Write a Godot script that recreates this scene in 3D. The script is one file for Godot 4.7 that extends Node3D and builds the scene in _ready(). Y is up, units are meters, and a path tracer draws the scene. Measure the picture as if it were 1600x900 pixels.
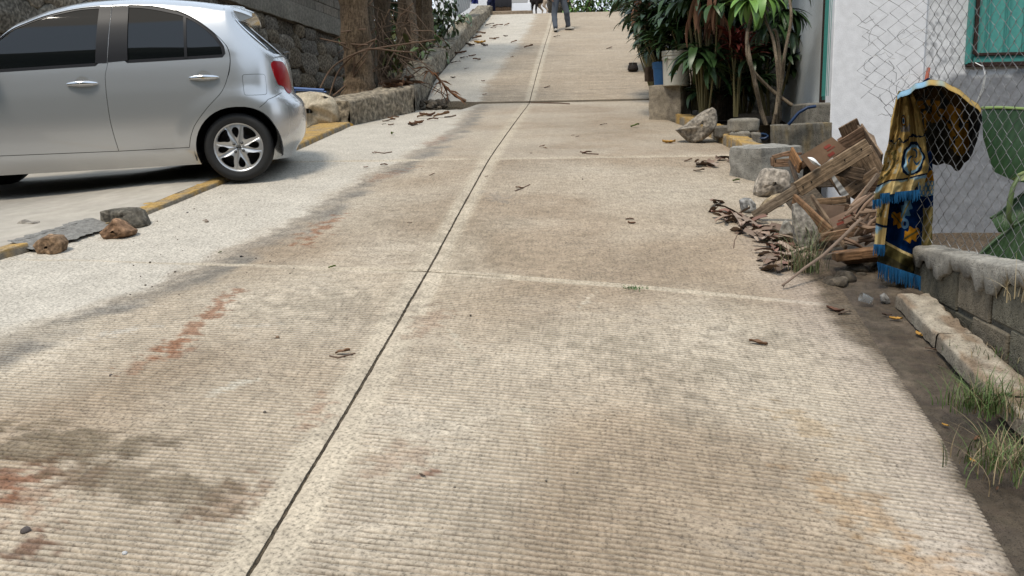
extends Node3D
# A steep street of ribbed concrete under an overcast sky. x right, y up, the street runs away along -z; "d" below is the distance along -z.

const FOCAL := 1400.0            # in pixels of the 1600 x 900 photograph
var cam_basis: Basis
var cam_pos := Vector3(0, 1.54, 0)
var rng := RandomNumberGenerator.new()
var noise_big := FastNoiseLite.new()
var noise_mid := FastNoiseLite.new()
var noise_fine := FastNoiseLite.new()
var noise_speck := FastNoiseLite.new()
var mats := {}
var tex := {}
var taken := {}

# ---------------------------------------------------------------- mesh builder
class MB:
	var v := PackedVector3Array()
	var c := PackedColorArray()
	var uv := PackedVector2Array()
	var ix := PackedInt32Array()
	var col := Color(1, 1, 1)
	func vert(p: Vector3, t := Vector2.ZERO) -> int:
		v.append(p); c.append(col); uv.append(t)
		return v.size() - 1
	func tri_i(a: int, b: int, d: int) -> void:
		ix.append(a); ix.append(b); ix.append(d)
	func tri(a: Vector3, b: Vector3, d: Vector3) -> void:
		tri_i(vert(a), vert(b), vert(d))
	func face_out(pts: Array, centre: Vector3, uvs := []) -> void:
		var m := Vector3.ZERO
		for p in pts: m += p
		m /= pts.size()
		var nn: Vector3 = (pts[2] - pts[0]).cross(pts[1] - pts[0])
		var turn := nn.dot(m - centre) < 0
		var ids := []
		for k in pts.size(): ids.append(vert(pts[k], uvs[k] if uvs.size() else Vector2(pts[k].x, pts[k].z)))
		for k in range(1, pts.size() - 1):
			if turn: tri_i(ids[0], ids[k + 1], ids[k])
			else: tri_i(ids[0], ids[k], ids[k + 1])
	func box(xf: Transform3D, size: Vector3, bevel := 0.0) -> void:
		var h := size * 0.5
		var b: float = min(bevel, 0.45 * min(size.x, min(size.y, size.z)))
		var long := 0
		if size.y > size.x and size.y >= size.z: long = 1
		elif size.z > size.x and size.z > size.y: long = 2
		var pt := func(s: Array, a: int) -> Vector3:
			var p := Vector3(s[0] * h.x, s[1] * h.y, s[2] * h.z)
			for k in 3:
				if k != a: p[k] -= s[k] * b
			return p
		var put := func(pts: Array) -> void:
			var o := []; var us := []
			for p in pts:
				o.append(xf * p)
				var q: Vector3 = p
				var w := q.x + q.z * 0.7
				if long == 0: w = q.y + q.z * 0.7
				elif long == 2: w = q.y + q.x * 0.7
				us.append(Vector2(q[long], w))
			face_out(o, xf.origin, us)
		for a in 3:
			var i := (a + 1) % 3; var j := (a + 2) % 3
			for s in [-1, 1]:
				var pts := []
				for e in [[-1, -1], [1, -1], [1, 1], [-1, 1]]:
					var sg := [0, 0, 0]; sg[a] = s; sg[i] = e[0]; sg[j] = e[1]
					pts.append(pt.call(sg, a))
				put.call(pts)
			if b > 0.0:
				for si in [-1, 1]:
					for sj in [-1, 1]:
						var pts := []
						for e in [[-1, i], [1, i], [1, j], [-1, j]]:
							var sg := [0, 0, 0]; sg[a] = e[0]; sg[i] = si; sg[j] = sj
							pts.append(pt.call(sg, e[1]))
						put.call(pts)
		if b > 0.0:
			for sx in [-1, 1]:
				for sy in [-1, 1]:
					for sz in [-1, 1]:
						put.call([pt.call([sx, sy, sz], 0), pt.call([sx, sy, sz], 1), pt.call([sx, sy, sz], 2)])
	func tube(pts: Array, rads: Array, sides := 6, caps := true) -> void:
		var n := pts.size()
		var up := Vector3(0.31, 0.87, 0.37)
		var first := v.size()
		var along := 0.0
		for k in n:
			var p: Vector3 = pts[k]
			var t: Vector3 = (pts[min(k + 1, n - 1)] - pts[max(k - 1, 0)]).normalized()
			if absf(t.dot(up)) > 0.95: up = Vector3(1, 0.1, 0.2)
			var s := t.cross(up).normalized()
			var w := s.cross(t)
			up = w
			if k > 0: along += p.distance_to(pts[k - 1])
			var r: float = rads[k] if rads.size() > 1 else rads[0]
			for j in sides + 1:
				var a := TAU * j / sides
				vert(p + (s * cos(a) + w * sin(a)) * r, Vector2(along, float(j) / sides * 0.4))
		for k in n - 1:
			for j in sides:
				var a := first + k * (sides + 1) + j
				tri_i(a, a + sides + 1, a + 1); tri_i(a + 1, a + sides + 1, a + sides + 2)
		if caps:
			for e in [0, n - 1]:
				var m := vert(pts[e], Vector2.ZERO)
				for j in sides:
					var a: int = first + e * (sides + 1) + j
					if e == 0: tri_i(m, a, a + 1)
					else: tri_i(m, a + 1, a)
	func lathe(profile: Array, seg: int, xf := Transform3D.IDENTITY) -> void:   # profile of Vector2(radius, height)
		var first := v.size()
		for k in profile.size():
			for j in seg + 1:
				var a := TAU * j / seg
				vert(xf * Vector3(cos(a) * profile[k].x, profile[k].y, sin(a) * profile[k].x), Vector2(float(j) / seg, float(k) / profile.size()))
		for k in profile.size() - 1:
			for j in seg:
				var a := first + k * (seg + 1) + j
				tri_i(a, a + 1, a + seg + 1); tri_i(a + 1, a + seg + 2, a + seg + 1)
	func grid(nu: int, nv: int, f: Callable, double_turn := false) -> void:   # f(i, j) -> [position, uv, colour]
		var first := v.size()
		for j in nv:
			for i in nu:
				var r: Array = f.call(i, j)
				v.append(r[0]); uv.append(r[1]); c.append(r[2] if r.size() > 2 else col)
		for j in nv - 1:
			for i in nu - 1:
				var a := first + j * nu + i
				if double_turn:
					tri_i(a, a + nu, a + 1); tri_i(a + 1, a + nu, a + nu + 1)
				else:
					tri_i(a, a + 1, a + nu); tri_i(a + 1, a + nu + 1, a + nu)
	func normals() -> PackedVector3Array:
		var n := PackedVector3Array(); n.resize(v.size())
		for k in range(0, ix.size(), 3):
			var a := ix[k]; var b := ix[k + 1]; var d := ix[k + 2]
			var w := (v[d] - v[a]).cross(v[b] - v[a])
			n[a] += w; n[b] += w; n[d] += w
		for k in n.size():
			n[k] = n[k].normalized() if n[k].length_squared() > 1e-20 else Vector3.UP
		return n
	func mesh(own := PackedVector3Array()) -> ArrayMesh:
		var arr := []; arr.resize(Mesh.ARRAY_MAX)
		arr[Mesh.ARRAY_VERTEX] = v
		arr[Mesh.ARRAY_NORMAL] = own if own.size() else normals()
		arr[Mesh.ARRAY_COLOR] = c
		arr[Mesh.ARRAY_TEX_UV] = uv
		arr[Mesh.ARRAY_INDEX] = ix
		var m := ArrayMesh.new()
		m.add_surface_from_arrays(Mesh.PRIMITIVE_TRIANGLES, arr)
		return m

# ---------------------------------------------------------------- scene helpers
func numbered(called: String) -> String:
	var n: int = taken.get(called, 0)
	taken[called] = n + 1
	return called if n == 0 else "%s_%03d" % [called, n]

func tag(o: Node, label: String, category: String, group := "") -> Node:
	o.set_meta("label", label); o.set_meta("category", category)
	if group: o.set_meta("group", group)
	return o

func thing(called: String, label: String, category: String, at := Vector3.ZERO, group := "", basis_ := Basis.IDENTITY) -> Node3D:
	var o := Node3D.new(); o.name = numbered(called); add_child(o)
	o.transform = Transform3D(basis_, at)
	tag(o, label, category, group)
	return o

func inst(called: String, m: Mesh, material: Material, parent: Node = null, xf := Transform3D.IDENTITY) -> MeshInstance3D:
	var o := MeshInstance3D.new()
	o.mesh = m; o.material_override = material; o.transform = xf
	o.name = numbered(called) if parent == null else called
	(self if parent == null else parent).add_child(o, true)
	return o

func obj(called: String, b: MB, material: Material, parent: Node = null, xf := Transform3D.IDENTITY) -> MeshInstance3D:
	return inst(called, b.mesh(), material, parent, xf)

func struct_node(called: String) -> Node3D:
	var o := Node3D.new(); o.name = numbered(called); add_child(o); o.set_meta("kind", "structure")
	return o

func lin(r: float, g: float, b: float) -> Color:      # a linear base colour as the sRGB value that albedo_color wants
	return Color(r, g, b).linear_to_srgb()

func mat(key: String, colour: Color, rough := 0.85, texture := "", scale := 1.0, bump := 0.0, world := false, more := {}) -> StandardMaterial3D:
	if mats.has(key): return mats[key]
	var m := StandardMaterial3D.new()
	m.albedo_color = colour; m.roughness = rough; m.vertex_color_use_as_albedo = true
	m.metallic_specular = 0.35
	m.cull_mode = BaseMaterial3D.CULL_DISABLED
	if texture:
		m.albedo_texture = tex[texture][0]
		if bump > 0.0:
			m.heightmap_enabled = true; m.heightmap_texture = tex[texture][1]; m.heightmap_scale = bump
		if not more.has("uv"):
			m.uv1_triplanar = true; m.uv1_world_triplanar = world
		m.uv1_scale = Vector3.ONE * scale
	for k in more:
		if k != "uv": m.set(k, more[k])
	mats[key] = m
	return m

# a photograph pixel gives a direction; the distance comes from what the thing stands on
func ray(u: float, w: float) -> Vector3:
	return cam_basis * Vector3((u - 800.0) / FOCAL, (450.0 - w) / FOCAL, -1.0)
func D(u: float, w: float, d: float) -> Vector3:
	var r := ray(u, w)
	return cam_pos + r * (d / -r.z)
func G(u: float, w: float) -> Vector3:
	var r := ray(u, w)
	var d := 1.5
	var step := 0.5
	for k in 400:
		var p := cam_pos + r * (d / -r.z)
		if p.y < road_y(d):
			if step < 0.004: break
			d -= step; step *= 0.25
		d += step
	return cam_pos + r * (d / -r.z)
func on_plane(u: float, w: float, p: Vector3, n: Vector3) -> Vector3:
	var r := ray(u, w)
	return cam_pos + r * ((p - cam_pos).dot(n) / r.dot(n))

const PROFILE := [[-80.0, -9.5], [-4.0, -0.4], [0.0, 0.085], [2.2, 0.35], [3.3, 0.478], [4.0, 0.566], [5.2, 0.72], [7.5, 1.06], [9.0, 1.27], [11.4, 1.53], [16.04, 2.0], [16.06, 2.03], [19.0, 2.72], [22.3, 3.45], [26.0, 4.22], [30.3, 5.24], [34.0, 5.36], [120.0, 8.0]]
func road_y(d: float) -> float:
	for k in PROFILE.size() - 1:
		if d <= PROFILE[k + 1][0]:
			var a: Array = PROFILE[k]; var b: Array = PROFILE[k + 1]
			return a[1] + (b[1] - a[1]) * (d - a[0]) / (b[0] - a[0])
	return 8.0
func lerp_table(t: Array, x: float) -> float:
	if x <= t[0][0]: return t[0][1]
	for k in t.size() - 1:
		if x <= t[k + 1][0]:
			return t[k][1] + (t[k + 1][1] - t[k][1]) * (x - t[k][0]) / (t[k + 1][0] - t[k][0])
	return t[-1][1]
const KERB_LEFT := [[-6.0, -4.9], [2.0, -4.55], [4.2, -4.12], [5.46, -3.78], [6.13, -3.52], [6.69, -3.34], [7.82, -3.2], [9.0, -3.13], [12.3, -3.17], [14.4, -2.72], [15.9, -2.72], [18.0, -2.9], [31.0, -3.0]]
const EDGE_RIGHT := [[-6.0, 1.15], [2.3, 1.17], [3.2, 1.29], [4.5, 1.37], [6.4, 1.5], [9.0, 1.6], [11.5, 1.3], [12.3, 1.16], [16.0, 1.2], [20.0, 1.34], [31.0, 1.46]]
func surface_y(x: float, d: float) -> float:
	var y := road_y(d)
	if x > 0.2: y -= 0.05 * clampf((x - 0.2) / 1.1, 0, 1) * clampf((6.0 - d) / 3.0, 0, 1)
	return y

func smooth01(a: float, b: float, x: float) -> float:
	return smoothstep(a, b, x)

# ---------------------------------------------------------------- textures: colour grain and relief of materials
func make_textures() -> void:
	var n := 512
	var f1 := FastNoiseLite.new(); f1.seed = 11; f1.noise_type = FastNoiseLite.TYPE_SIMPLEX_SMOOTH; f1.frequency = 0.16; f1.fractal_octaves = 2
	var f2 := FastNoiseLite.new(); f2.seed = 5; f2.frequency = 0.018; f2.fractal_octaves = 5
	var f3 := FastNoiseLite.new(); f3.seed = 8; f3.noise_type = FastNoiseLite.TYPE_CELLULAR; f3.frequency = 0.07; f3.fractal_type = FastNoiseLite.FRACTAL_NONE
	var f5 := FastNoiseLite.new(); f5.seed = 44; f5.noise_type = FastNoiseLite.TYPE_SIMPLEX; f5.frequency = 0.045; f5.fractal_octaves = 5; f5.fractal_gain = 0.72
	var rd: PackedByteArray = seamless(f5, n)
	var a: PackedByteArray = seamless(f1, n); var b: PackedByteArray = seamless(f2, n); var c: PackedByteArray = seamless(f3, n)
	# concrete: sand grain, darker pits, pale paste
	compose("concrete", n, func(k):
		var g := a[k] / 255.0; var cl := b[k] / 255.0; var ce := c[k] / 255.0
		var t := 0.86 + 0.22 * (g - 0.5) + 0.26 * (cl - 0.5)
		var h := 0.5 * g + 0.5 * cl
		if ce < 0.28 and g < 0.5: t -= 0.30 * (1.0 - ce / 0.28); h -= 0.25
		return [Color(t, t * 0.995, t * 0.985), h])
	# road: coarse worn concrete, stones showing through, dark pits
	compose("road", n, func(k):
		var g := rd[k] / 255.0; var cl := b[k] / 255.0
		var t := 0.88 + 0.36 * (g - 0.5) + 0.10 * (cl - 0.5)
		if g < 0.36: t -= 0.9 * (0.36 - g)
		return [Color(t, t * 0.985, t * 0.955), g])
	compose("rock", n, func(k):
		var g := a[k] / 255.0; var cl := b[k] / 255.0; var ce := c[k] / 255.0
		var t := 0.72 + 0.28 * (g - 0.5) + 0.75 * (cl - 0.5)
		return [Color(t, t * 0.98, t * 0.95), 0.3 * g + 0.5 * cl + 0.2 * ce])
	compose("plaster", n, func(k):
		var g := a[k] / 255.0; var cl := b[k] / 255.0
		var t := 0.96 + 0.05 * (g - 0.5) + 0.07 * (cl - 0.5)
		return [Color(t, t, t), 0.6 * g + 0.4 * cl])
	# wood: long fibres along u, with knots from the slow noise
	var f4 := FastNoiseLite.new(); f4.seed = 21; f4.frequency = 0.03; f4.fractal_octaves = 4
	var w := PackedByteArray(); w.resize(n * n)
	for y in n:
		for x in n:
			w[y * n + x] = int(clampf(0.5 + 0.75 * f4.get_noise_2d(x * 0.12 + 3.0 * sin(TAU * x / n), y * 2.4), 0, 1) * 255)
	compose("wood", n, func(k):
		var g := w[k] / 255.0; var cl := b[k] / 255.0
		var t := 0.84 + 0.36 * (g - 0.5) + 0.35 * (cl - 0.5) + 0.08 * (a[k] / 255.0 - 0.5)
		return [Color(t, t * 0.97, t * 0.93), g])
	# bark: cracked upright plates with pale lichen spots
	compose("bark", n, func(k):
		var x: int = k % n; var y: int = k / n
		var kk: int = x * n + y
		var g := w[kk] / 255.0; var cl := b[k] / 255.0
		var t := 0.75 + 0.7 * (g - 0.5) + 0.35 * (cl - 0.5)
		if c[k] < 36 and cl > 0.48: t = 1.25
		return [Color(t, t * 0.97, t * 0.93), g * 0.8 + 0.2 * a[k] / 255.0])

func seamless(f: FastNoiseLite, n: int) -> PackedByteArray:
	var im := f.get_seamless_image(n, n)
	im.convert(Image.FORMAT_L8)
	return im.get_data()

func compose(called: String, n: int, f: Callable) -> void:
	var d := PackedByteArray(); d.resize(n * n * 3)
	var h := PackedByteArray(); h.resize(n * n)
	for k in n * n:
		var r: Array = f.call(k)
		var q: Color = r[0]
		d[k * 3] = int(clampf(q.r, 0, 1) * 255); d[k * 3 + 1] = int(clampf(q.g, 0, 1) * 255); d[k * 3 + 2] = int(clampf(q.b, 0, 1) * 255)
		h[k] = int(clampf(r[1], 0, 1) * 255)
	tex[called] = [ImageTexture.create_from_image(Image.create_from_data(n, n, false, Image.FORMAT_RGB8, d)), ImageTexture.create_from_image(Image.create_from_data(n, n, false, Image.FORMAT_L8, h))]

# ---------------------------------------------------------------- the street
var stains_and_bands := []      # [x, d, half length, half width, turn, colour, strength, raggedness]
var groove_mask_val := 1.0

func joint_one(x: float) -> float:      # the first joint across the street runs a little askew
	if x < -0.92: return 5.2 - (x + 0.92) * 0.112
	return 5.2 - (x + 0.92) * 0.262

const DUST := [[2.0, -3.2], [3.4, -2.9], [3.93, -2.76], [4.44, -2.63], [4.82, -2.39], [5.61, -2.2], [6.35, -2.04], [7.66, -1.93], [8.87, -1.71], [11.86, -1.59], [14.88, -1.72], [17.8, -1.74], [20.9, -1.59], [26.0, -1.45], [31.0, -1.4]]

func road_colour(x: float, d: float, smooth_part: float) -> Color:
	var nb := noise_big.get_noise_2d(x * 1.0, d * 1.0)
	var nm := noise_mid.get_noise_2d(x * 1.0 + 40.0, d)
	var nf := noise_fine.get_noise_2d(x, d + 9.0)
	var c := Color(0.455, 0.38, 0.30)
	var k := 1.0 + 0.12 * nb + 0.12 * nm + 0.16 * nf
	c = Color(c.r * k, c.g * k, c.b * k)
	# cleaner, creamier cement towards the low right slab, browner soil film on the upper ones
	var nb2 := noise_big.get_noise_2d(x * 0.7 + 91.0, d * 0.7 - 33.0)
	var cream := clampf(0.36 + 1.1 * nb2 + 0.35 * smoothstep(-0.6, 0.8, x) * smoothstep(6.0, 3.0, d), 0, 1)
	c = c.lerp(Color(0.585, 0.52, 0.435) * k, cream)
	if nb2 < -0.12: c = c.lerp(Color(0.39, 0.305, 0.225) * k, clampf((-0.12 - nb2) * 2.0, 0, 0.4))
	# grey worn film between joint one and two
	if d > 5.0:
		var g := smoothstep(5.0, 9.5, d) * clampf(0.42 + 0.9 * nm, 0, 1)
		c = c.lerp(Color(0.43, 0.375, 0.31) * k, g * 0.7)
	if d > 16.05:
		var streak := noise_mid.get_noise_2d(x * 0.25, d * 4.0)
		c = c.lerp(Color(0.48, 0.405, 0.32) * (1.0 + 0.3 * streak), 0.75)
	# white cement dust washed along the left side
	var edge := lerp_table(DUST, d) + 0.12 * nm + 0.05 * nf
	if x < edge + 0.25:
		var w := smoothstep(edge + 0.06, edge - 0.22 - 0.2 * nb, x)
		c = c.lerp(Color(0.60, 0.565, 0.51) * (1.0 + 0.10 * nf + 0.12 * nm), w * 0.95)
		var rim := smoothstep(edge + 0.24, edge + 0.08, x) * smoothstep(edge - 0.16, edge + 0.02, x)   # grey silt left along the rim of the dust
		c = c.lerp(Color(0.27, 0.25, 0.225) * (1.0 + 0.25 * nf), rim * clampf(0.75 + 0.7 * nm, 0, 1) * smoothstep(18.0, 13.0, d))
	if smooth_part > 0.0:
		c = c.lerp(Color(0.575, 0.505, 0.41) * (1.0 + 0.14 * nf + 0.2 * nm), smooth_part * 0.85)
	# wet silt in the gutter on the right
	var er := lerp_table(EDGE_RIGHT, d)
	if d < 6.2:
		var lim := er - 0.03 - 0.14 * smoothstep(3.5, 4.7, d) + 0.05 * nm + 0.02 * nf
		var s := smoothstep(lim - 0.05, lim + 0.07, x)
		c = c.lerp(Color(0.12, 0.094, 0.07) * (1.0 + 0.4 * nf), s * 0.88)
		var gpink := smoothstep(lim - 0.42, lim, x) * (1.0 - s)
		c = c.lerp(Color(0.50, 0.43, 0.40), gpink * 0.45)
	for st in stains_and_bands:
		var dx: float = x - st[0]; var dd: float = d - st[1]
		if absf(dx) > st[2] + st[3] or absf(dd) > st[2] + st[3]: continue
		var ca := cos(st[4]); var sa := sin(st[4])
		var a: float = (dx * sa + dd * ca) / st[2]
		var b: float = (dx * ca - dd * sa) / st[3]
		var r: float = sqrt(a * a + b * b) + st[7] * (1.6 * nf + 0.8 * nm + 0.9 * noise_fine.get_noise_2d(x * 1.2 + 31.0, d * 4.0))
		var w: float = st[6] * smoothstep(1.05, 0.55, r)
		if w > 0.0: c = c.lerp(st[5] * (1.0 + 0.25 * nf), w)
	return c

func slab(parent: Node3D, x0: Callable, x1: Callable, d0: Callable, d1: Callable, pitch: float, dx: float, groove: float, left_band: float, right_band: float, end_band: float, material: Material) -> void:
	var xa: float = x0.call(0.5 * (d0.call(0.0) + d1.call(0.0))); var xb: float = x1.call(0.5 * (d0.call(0.0) + d1.call(0.0)))
	var cols := int((xb - xa) / dx) + 1
	var length: float = d1.call(0.5 * (xa + xb)) - d0.call(0.5 * (xa + xb))
	var periods := int(length / pitch)
	var phases := [0.0, 0.57, 0.65, 0.91] if groove > 0.0 else [0.0]
	var rows := periods * phases.size() + 1
	var b := MB.new()
	var total := cols * rows
	var P := PackedVector3Array(); P.resize(total)
	var C := PackedColorArray(); C.resize(total)
	var U := PackedVector2Array(); U.resize(total)
	for j in rows:
		var ph: float = phases[j % phases.size()]
		var tau: float = (float(j / phases.size()) + ph) / periods
		for i in cols:
			var fx := float(i) / (cols - 1)
			var xm: float = xa + (xb - xa) * fx
			var da: float = d0.call(xm); var db: float = d1.call(xm)
			var d := da + (db - da) * tau
			var xl: float = x0.call(d); var xr: float = x1.call(d)
			var x := xl + (xr - xl) * fx
			var from_end: float = min(d - da, db - d)
			var band := 0.0
			band = max(band, 1.0 - smoothstep(left_band - 0.03, left_band + 0.02, x - xl) if left_band > 0.0 else 0.0)
			band = max(band, 1.0 - smoothstep(right_band - 0.03, right_band + 0.02, xr - x) if right_band > 0.0 else 0.0)
			band = max(band, 1.0 - smoothstep(end_band - 0.02, end_band + 0.02, from_end) if end_band > 0.0 else 0.0)
			var y := surface_y(x, d) + 0.006 * noise_big.get_noise_2d(x * 1.3 + 7.0, d * 1.3)
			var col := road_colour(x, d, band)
			if groove > 0.0:
				var wear := clampf(1.0 + 1.5 * noise_mid.get_noise_2d(x * 0.5 + 5.0, d * 0.5) + 0.9 * noise_fine.get_noise_2d(x * 0.4, d * 2.4 + 3.0), 0.0, 1.5)
				var dust := smoothstep(lerp_table(DUST, d) + 0.05, lerp_table(DUST, d) - 0.15, x)
				wear *= (1.0 - band) * (1.0 - 0.93 * dust)
				y += 0.0012 * noise_fine.get_noise_2d(x * 0.7, d * 0.7)
				if ph > 0.6:
					y -= groove * wear
					# soil caught in the rake marks, in broken lengths
					var soil := clampf(wear * (0.88 + 1.4 * noise_fine.get_noise_2d(x * 0.5 + 60.0, d * 3.0)), 0, 0.95)
					col = col.lerp(Color(0.085, 0.063, 0.046), soil)
				else:
					d += 0.0015 * noise_fine.get_noise_2d(x * 0.5, d * 1.2 + 70.0)
			# rounded shoulders at the joints
			var e: float = min(min(x - xl, xr - x), from_end)
			if e < 0.012: y -= 0.006 * (1.0 - e / 0.012)
			var k := j * cols + i
			P[k] = Vector3(x, y, -d); C[k] = col; U[k] = Vector2(x, d)
	b.v = P; b.c = C; b.uv = U
	var I := PackedInt32Array(); I.resize((cols - 1) * (rows - 1) * 6)
	var q := 0
	for j in rows - 1:
		for i in cols - 1:
			var a := j * cols + i
			I[q] = a; I[q + 1] = a + cols; I[q + 2] = a + 1; I[q + 3] = a + 1; I[q + 4] = a + cols; I[q + 5] = a + cols + 1
			q += 6
	b.ix = I
	# the slab's sides, 12 cm deep
	b.col = Color(0.36, 0.31, 0.25)
	var ring := []
	for i in cols: ring.append(P[i])
	for j in range(1, rows): ring.append(P[j * cols + cols - 1])
	for i in range(cols - 2, -1, -1): ring.append(P[(rows - 1) * cols + i])
	for j in range(rows - 2, 0, -1): ring.append(P[j * cols])
	var first := b.v.size()
	for p in ring:
		b.vert(p, Vector2(p.x + p.z, p.y)); b.vert(p - Vector3(0, 0.12, 0), Vector2(p.x + p.z, p.y - 0.12))
	for k in ring.size():
		var a := first + k * 2; var e := first + ((k + 1) % ring.size()) * 2
		b.tri_i(a, e, a + 1); b.tri_i(e, e + 1, a + 1)
	obj("slab", b, material, parent)

func build_street() -> void:
	var red := Color(0.33, 0.145, 0.075)
	var brown := Color(0.20, 0.13, 0.075)
	var at := func(u: float, w: float) -> Vector2:
		var p := G(u, w); return Vector2(p.x, -p.z)
	var add := func(u: float, w: float, u2: float, w2: float, half_w: float, col: Color, s: float, rag: float) -> void:
		var p: Vector2 = at.call(u, w); var q: Vector2 = at.call(u2, w2)
		var m := (p + q) * 0.5
		stains_and_bands.append([m.x, m.y, p.distance_to(q) * 0.5 + 0.03, half_w, atan2(q.x - p.x, q.y - p.y), col, s, rag])
	add.call(255, 552, 372, 456, 0.06, red, 0.68, 0.75)
	add.call(215, 575, 280, 535, 0.07, red, 0.4, 1.1)
	add.call(468, 382, 530, 338, 0.07, red, 0.65, 0.9)
	add.call(585, 280, 640, 262, 0.08, red, 0.30, 0.9)
	add.call(665, 228, 700, 212, 0.08, red, 0.30, 0.9)
	add.call(-90, 800, 55, 722, 0.13, Color(0.22, 0.10, 0.058), 0.8, 0.7)
	add.call(-30, 830, 90, 745, 0.14, red, 0.32, 1.1)
	add.call(10, 868, 60, 850, 0.05, Color(0.16, 0.07, 0.04), 0.7, 1.2)
	add.call(648, 746, 664, 741, 0.014, Color(0.26, 0.11, 0.07), 0.6, 0.8)
	add.call(480, 660, 505, 620, 0.05, red, 0.35, 0.9)
	add.call(330, 790, 400, 770, 0.1, red, 0.3, 0.8)
	add.call(590, 735, 640, 700, 0.09, red, 0.22, 0.8)
	add.call(655, 520, 690, 480, 0.08, red, 0.22, 0.8)
	# dark brown bands coloured onto the near left slab
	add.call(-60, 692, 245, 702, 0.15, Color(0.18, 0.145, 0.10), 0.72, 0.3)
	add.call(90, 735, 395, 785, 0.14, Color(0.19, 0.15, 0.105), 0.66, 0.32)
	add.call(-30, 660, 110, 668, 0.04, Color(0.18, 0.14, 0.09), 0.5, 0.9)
	# ochre and pale patches
	add.call(1290, 740, 1400, 830, 0.09, Color(0.50, 0.31, 0.15), 0.4, 0.8)
	add.call(1230, 640, 1330, 680, 0.08, Color(0.52, 0.36, 0.18), 0.3, 0.9)
	add.call(1390, 850, 1500, 890, 0.1, Color(0.50, 0.31, 0.15), 0.35, 0.9)
	add.call(700, 510, 735, 560, 0.012, Color(0.66, 0.60, 0.50), 0.8, 0.7)
	add.call(815, 640, 855, 740, 0.02, Color(0.64, 0.58, 0.48), 0.6, 0.9)
	add.call(905, 480, 935, 452, 0.014, Color(0.68, 0.62, 0.52), 0.7, 0.8)
	add.call(345, 610, 385, 595, 0.03, Color(0.70, 0.66, 0.58), 0.7, 0.8)
	add.call(150, 525, 240, 510, 0.045, Color(0.68, 0.65, 0.60), 0.6, 0.9)
	add.call(350, 512, 430, 508, 0.025, Color(0.66, 0.62, 0.56), 0.5, 0.9)
	add.call(770, 300, 790, 315, 0.1, Color(0.36, 0.34, 0.32), 0.35, 0.8)
	add.call(1010, 600, 1110, 660, 0.11, Color(0.30, 0.265, 0.22), 0.3, 1.1)
	add.call(880, 545, 1120, 560, 0.16, Color(0.29, 0.25, 0.19), 0.28, 1.2)
	add.call(1140, 520, 1300, 545, 0.12, Color(0.30, 0.26, 0.21), 0.34, 1.2)
	add.call(1150, 850, 1190, 820, 0.06, Color(0.36, 0.33, 0.30), 0.3, 1.0)
	add.call(680, 330, 800, 420, 0.3, Color(0.34, 0.29, 0.22), 0.3, 1.2)
	add.call(420, 470, 640, 480, 0.2, Color(0.30, 0.26, 0.21), 0.32, 1.2)

	var m := mat("road", Color(1, 1, 1), 0.9, "road", 1.6, 0.10, true)
	var road := struct_node("road")
	var xl := func(d: float) -> float: return lerp_table(KERB_LEFT, d) - 0.02
	var xr := func(d: float) -> float: return lerp_table(EDGE_RIGHT, d)
	var cl := func(d: float) -> float: return -0.9262 - 0.0035 * absf(noise_fine.get_noise_2d(1.0, d * 1.5)) - 0.004 * maxf(noise_mid.get_noise_2d(5.0, d), 0.0)
	var cr := func(d: float) -> float: return -0.9148 + 0.0035 * absf(noise_fine.get_noise_2d(7.0, d * 1.5)) + 0.004 * maxf(noise_mid.get_noise_2d(11.0, d), 0.0)
	var c0 := func(_x: float) -> float: return -6.0
	var c1 := func(x: float) -> float: return 1.80 - 0.125 * (x + 0.92)
	var c2 := func(x: float) -> float: return 1.81 - 0.125 * (x + 0.92)
	var j1a := func(x: float) -> float: return joint_one(x) - 0.011
	var j1b := func(x: float) -> float: return joint_one(x) + 0.011
	var e1 := func(_x: float) -> float: return 8.88
	var e2 := func(_x: float) -> float: return 8.886
	var f1 := func(x: float) -> float:
		# the corner by the low wall has broken away
		return 15.97 - 1.15 * smoothstep(-1.98, -2.2, x) - 0.22 * absf(noise_fine.get_noise_2d(x * 0.8, 3.0)) * smoothstep(-1.9, -2.2, x)
	var f2 := func(x: float) -> float: return 16.06 + 0.1 * smoothstep(-2.0, -2.4, x)
	var h1 := func(_x: float) -> float: return 23.0
	var h2 := func(_x: float) -> float: return 23.02
	var i1 := func(_x: float) -> float: return 30.35
	var i2 := func(_x: float) -> float: return 30.36
	var k1 := func(_x: float) -> float: return 60.0
	slab(road, xl, cl, c0, c1, 0.2, 0.15, 0.0, 0, 0.1, 0, m)
	slab(road, cr, xr, c0, c1, 0.2, 0.15, 0.0, 0.12, 0, 0, m)
	slab(road, xl, cl, c2, j1a, 0.027, 0.024, 0.011, 0, 0.105, 0.035, m)
	slab(road, cr, xr, c2, j1a, 0.027, 0.02, 0.011, 0.125, 0.0, 0.045, m)
	slab(road, xl, cl, j1b, e1, 0.0265, 0.03, 0.009, 0, 0.085, 0.035, m)
	slab(road, cr, xr, j1b, e1, 0.0265, 0.03, 0.009, 0.10, 0, 0.04, m)
	slab(road, xl, cl, e2, f1, 0.05, 0.05, 0.0, 0, 0.10, 0.05, m)
	slab(road, cr, xr, e2, f1, 0.05, 0.05, 0.0, 0.10, 0, 0.05, m)
	slab(road, xl, cl, f2, h1, 0.085, 0.06, 0.007, 0, 0.10, 0, m)
	slab(road, cr, xr, f2, h1, 0.085, 0.06, 0.007, 0.10, 0, 0, m)
	slab(road, xl, cl, h2, i1, 0.085, 0.06, 0.007, 0, 0.10, 0, m)
	slab(road, cr, xr, h2, i1, 0.085, 0.06, 0.007, 0.10, 0, 0, m)
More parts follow.
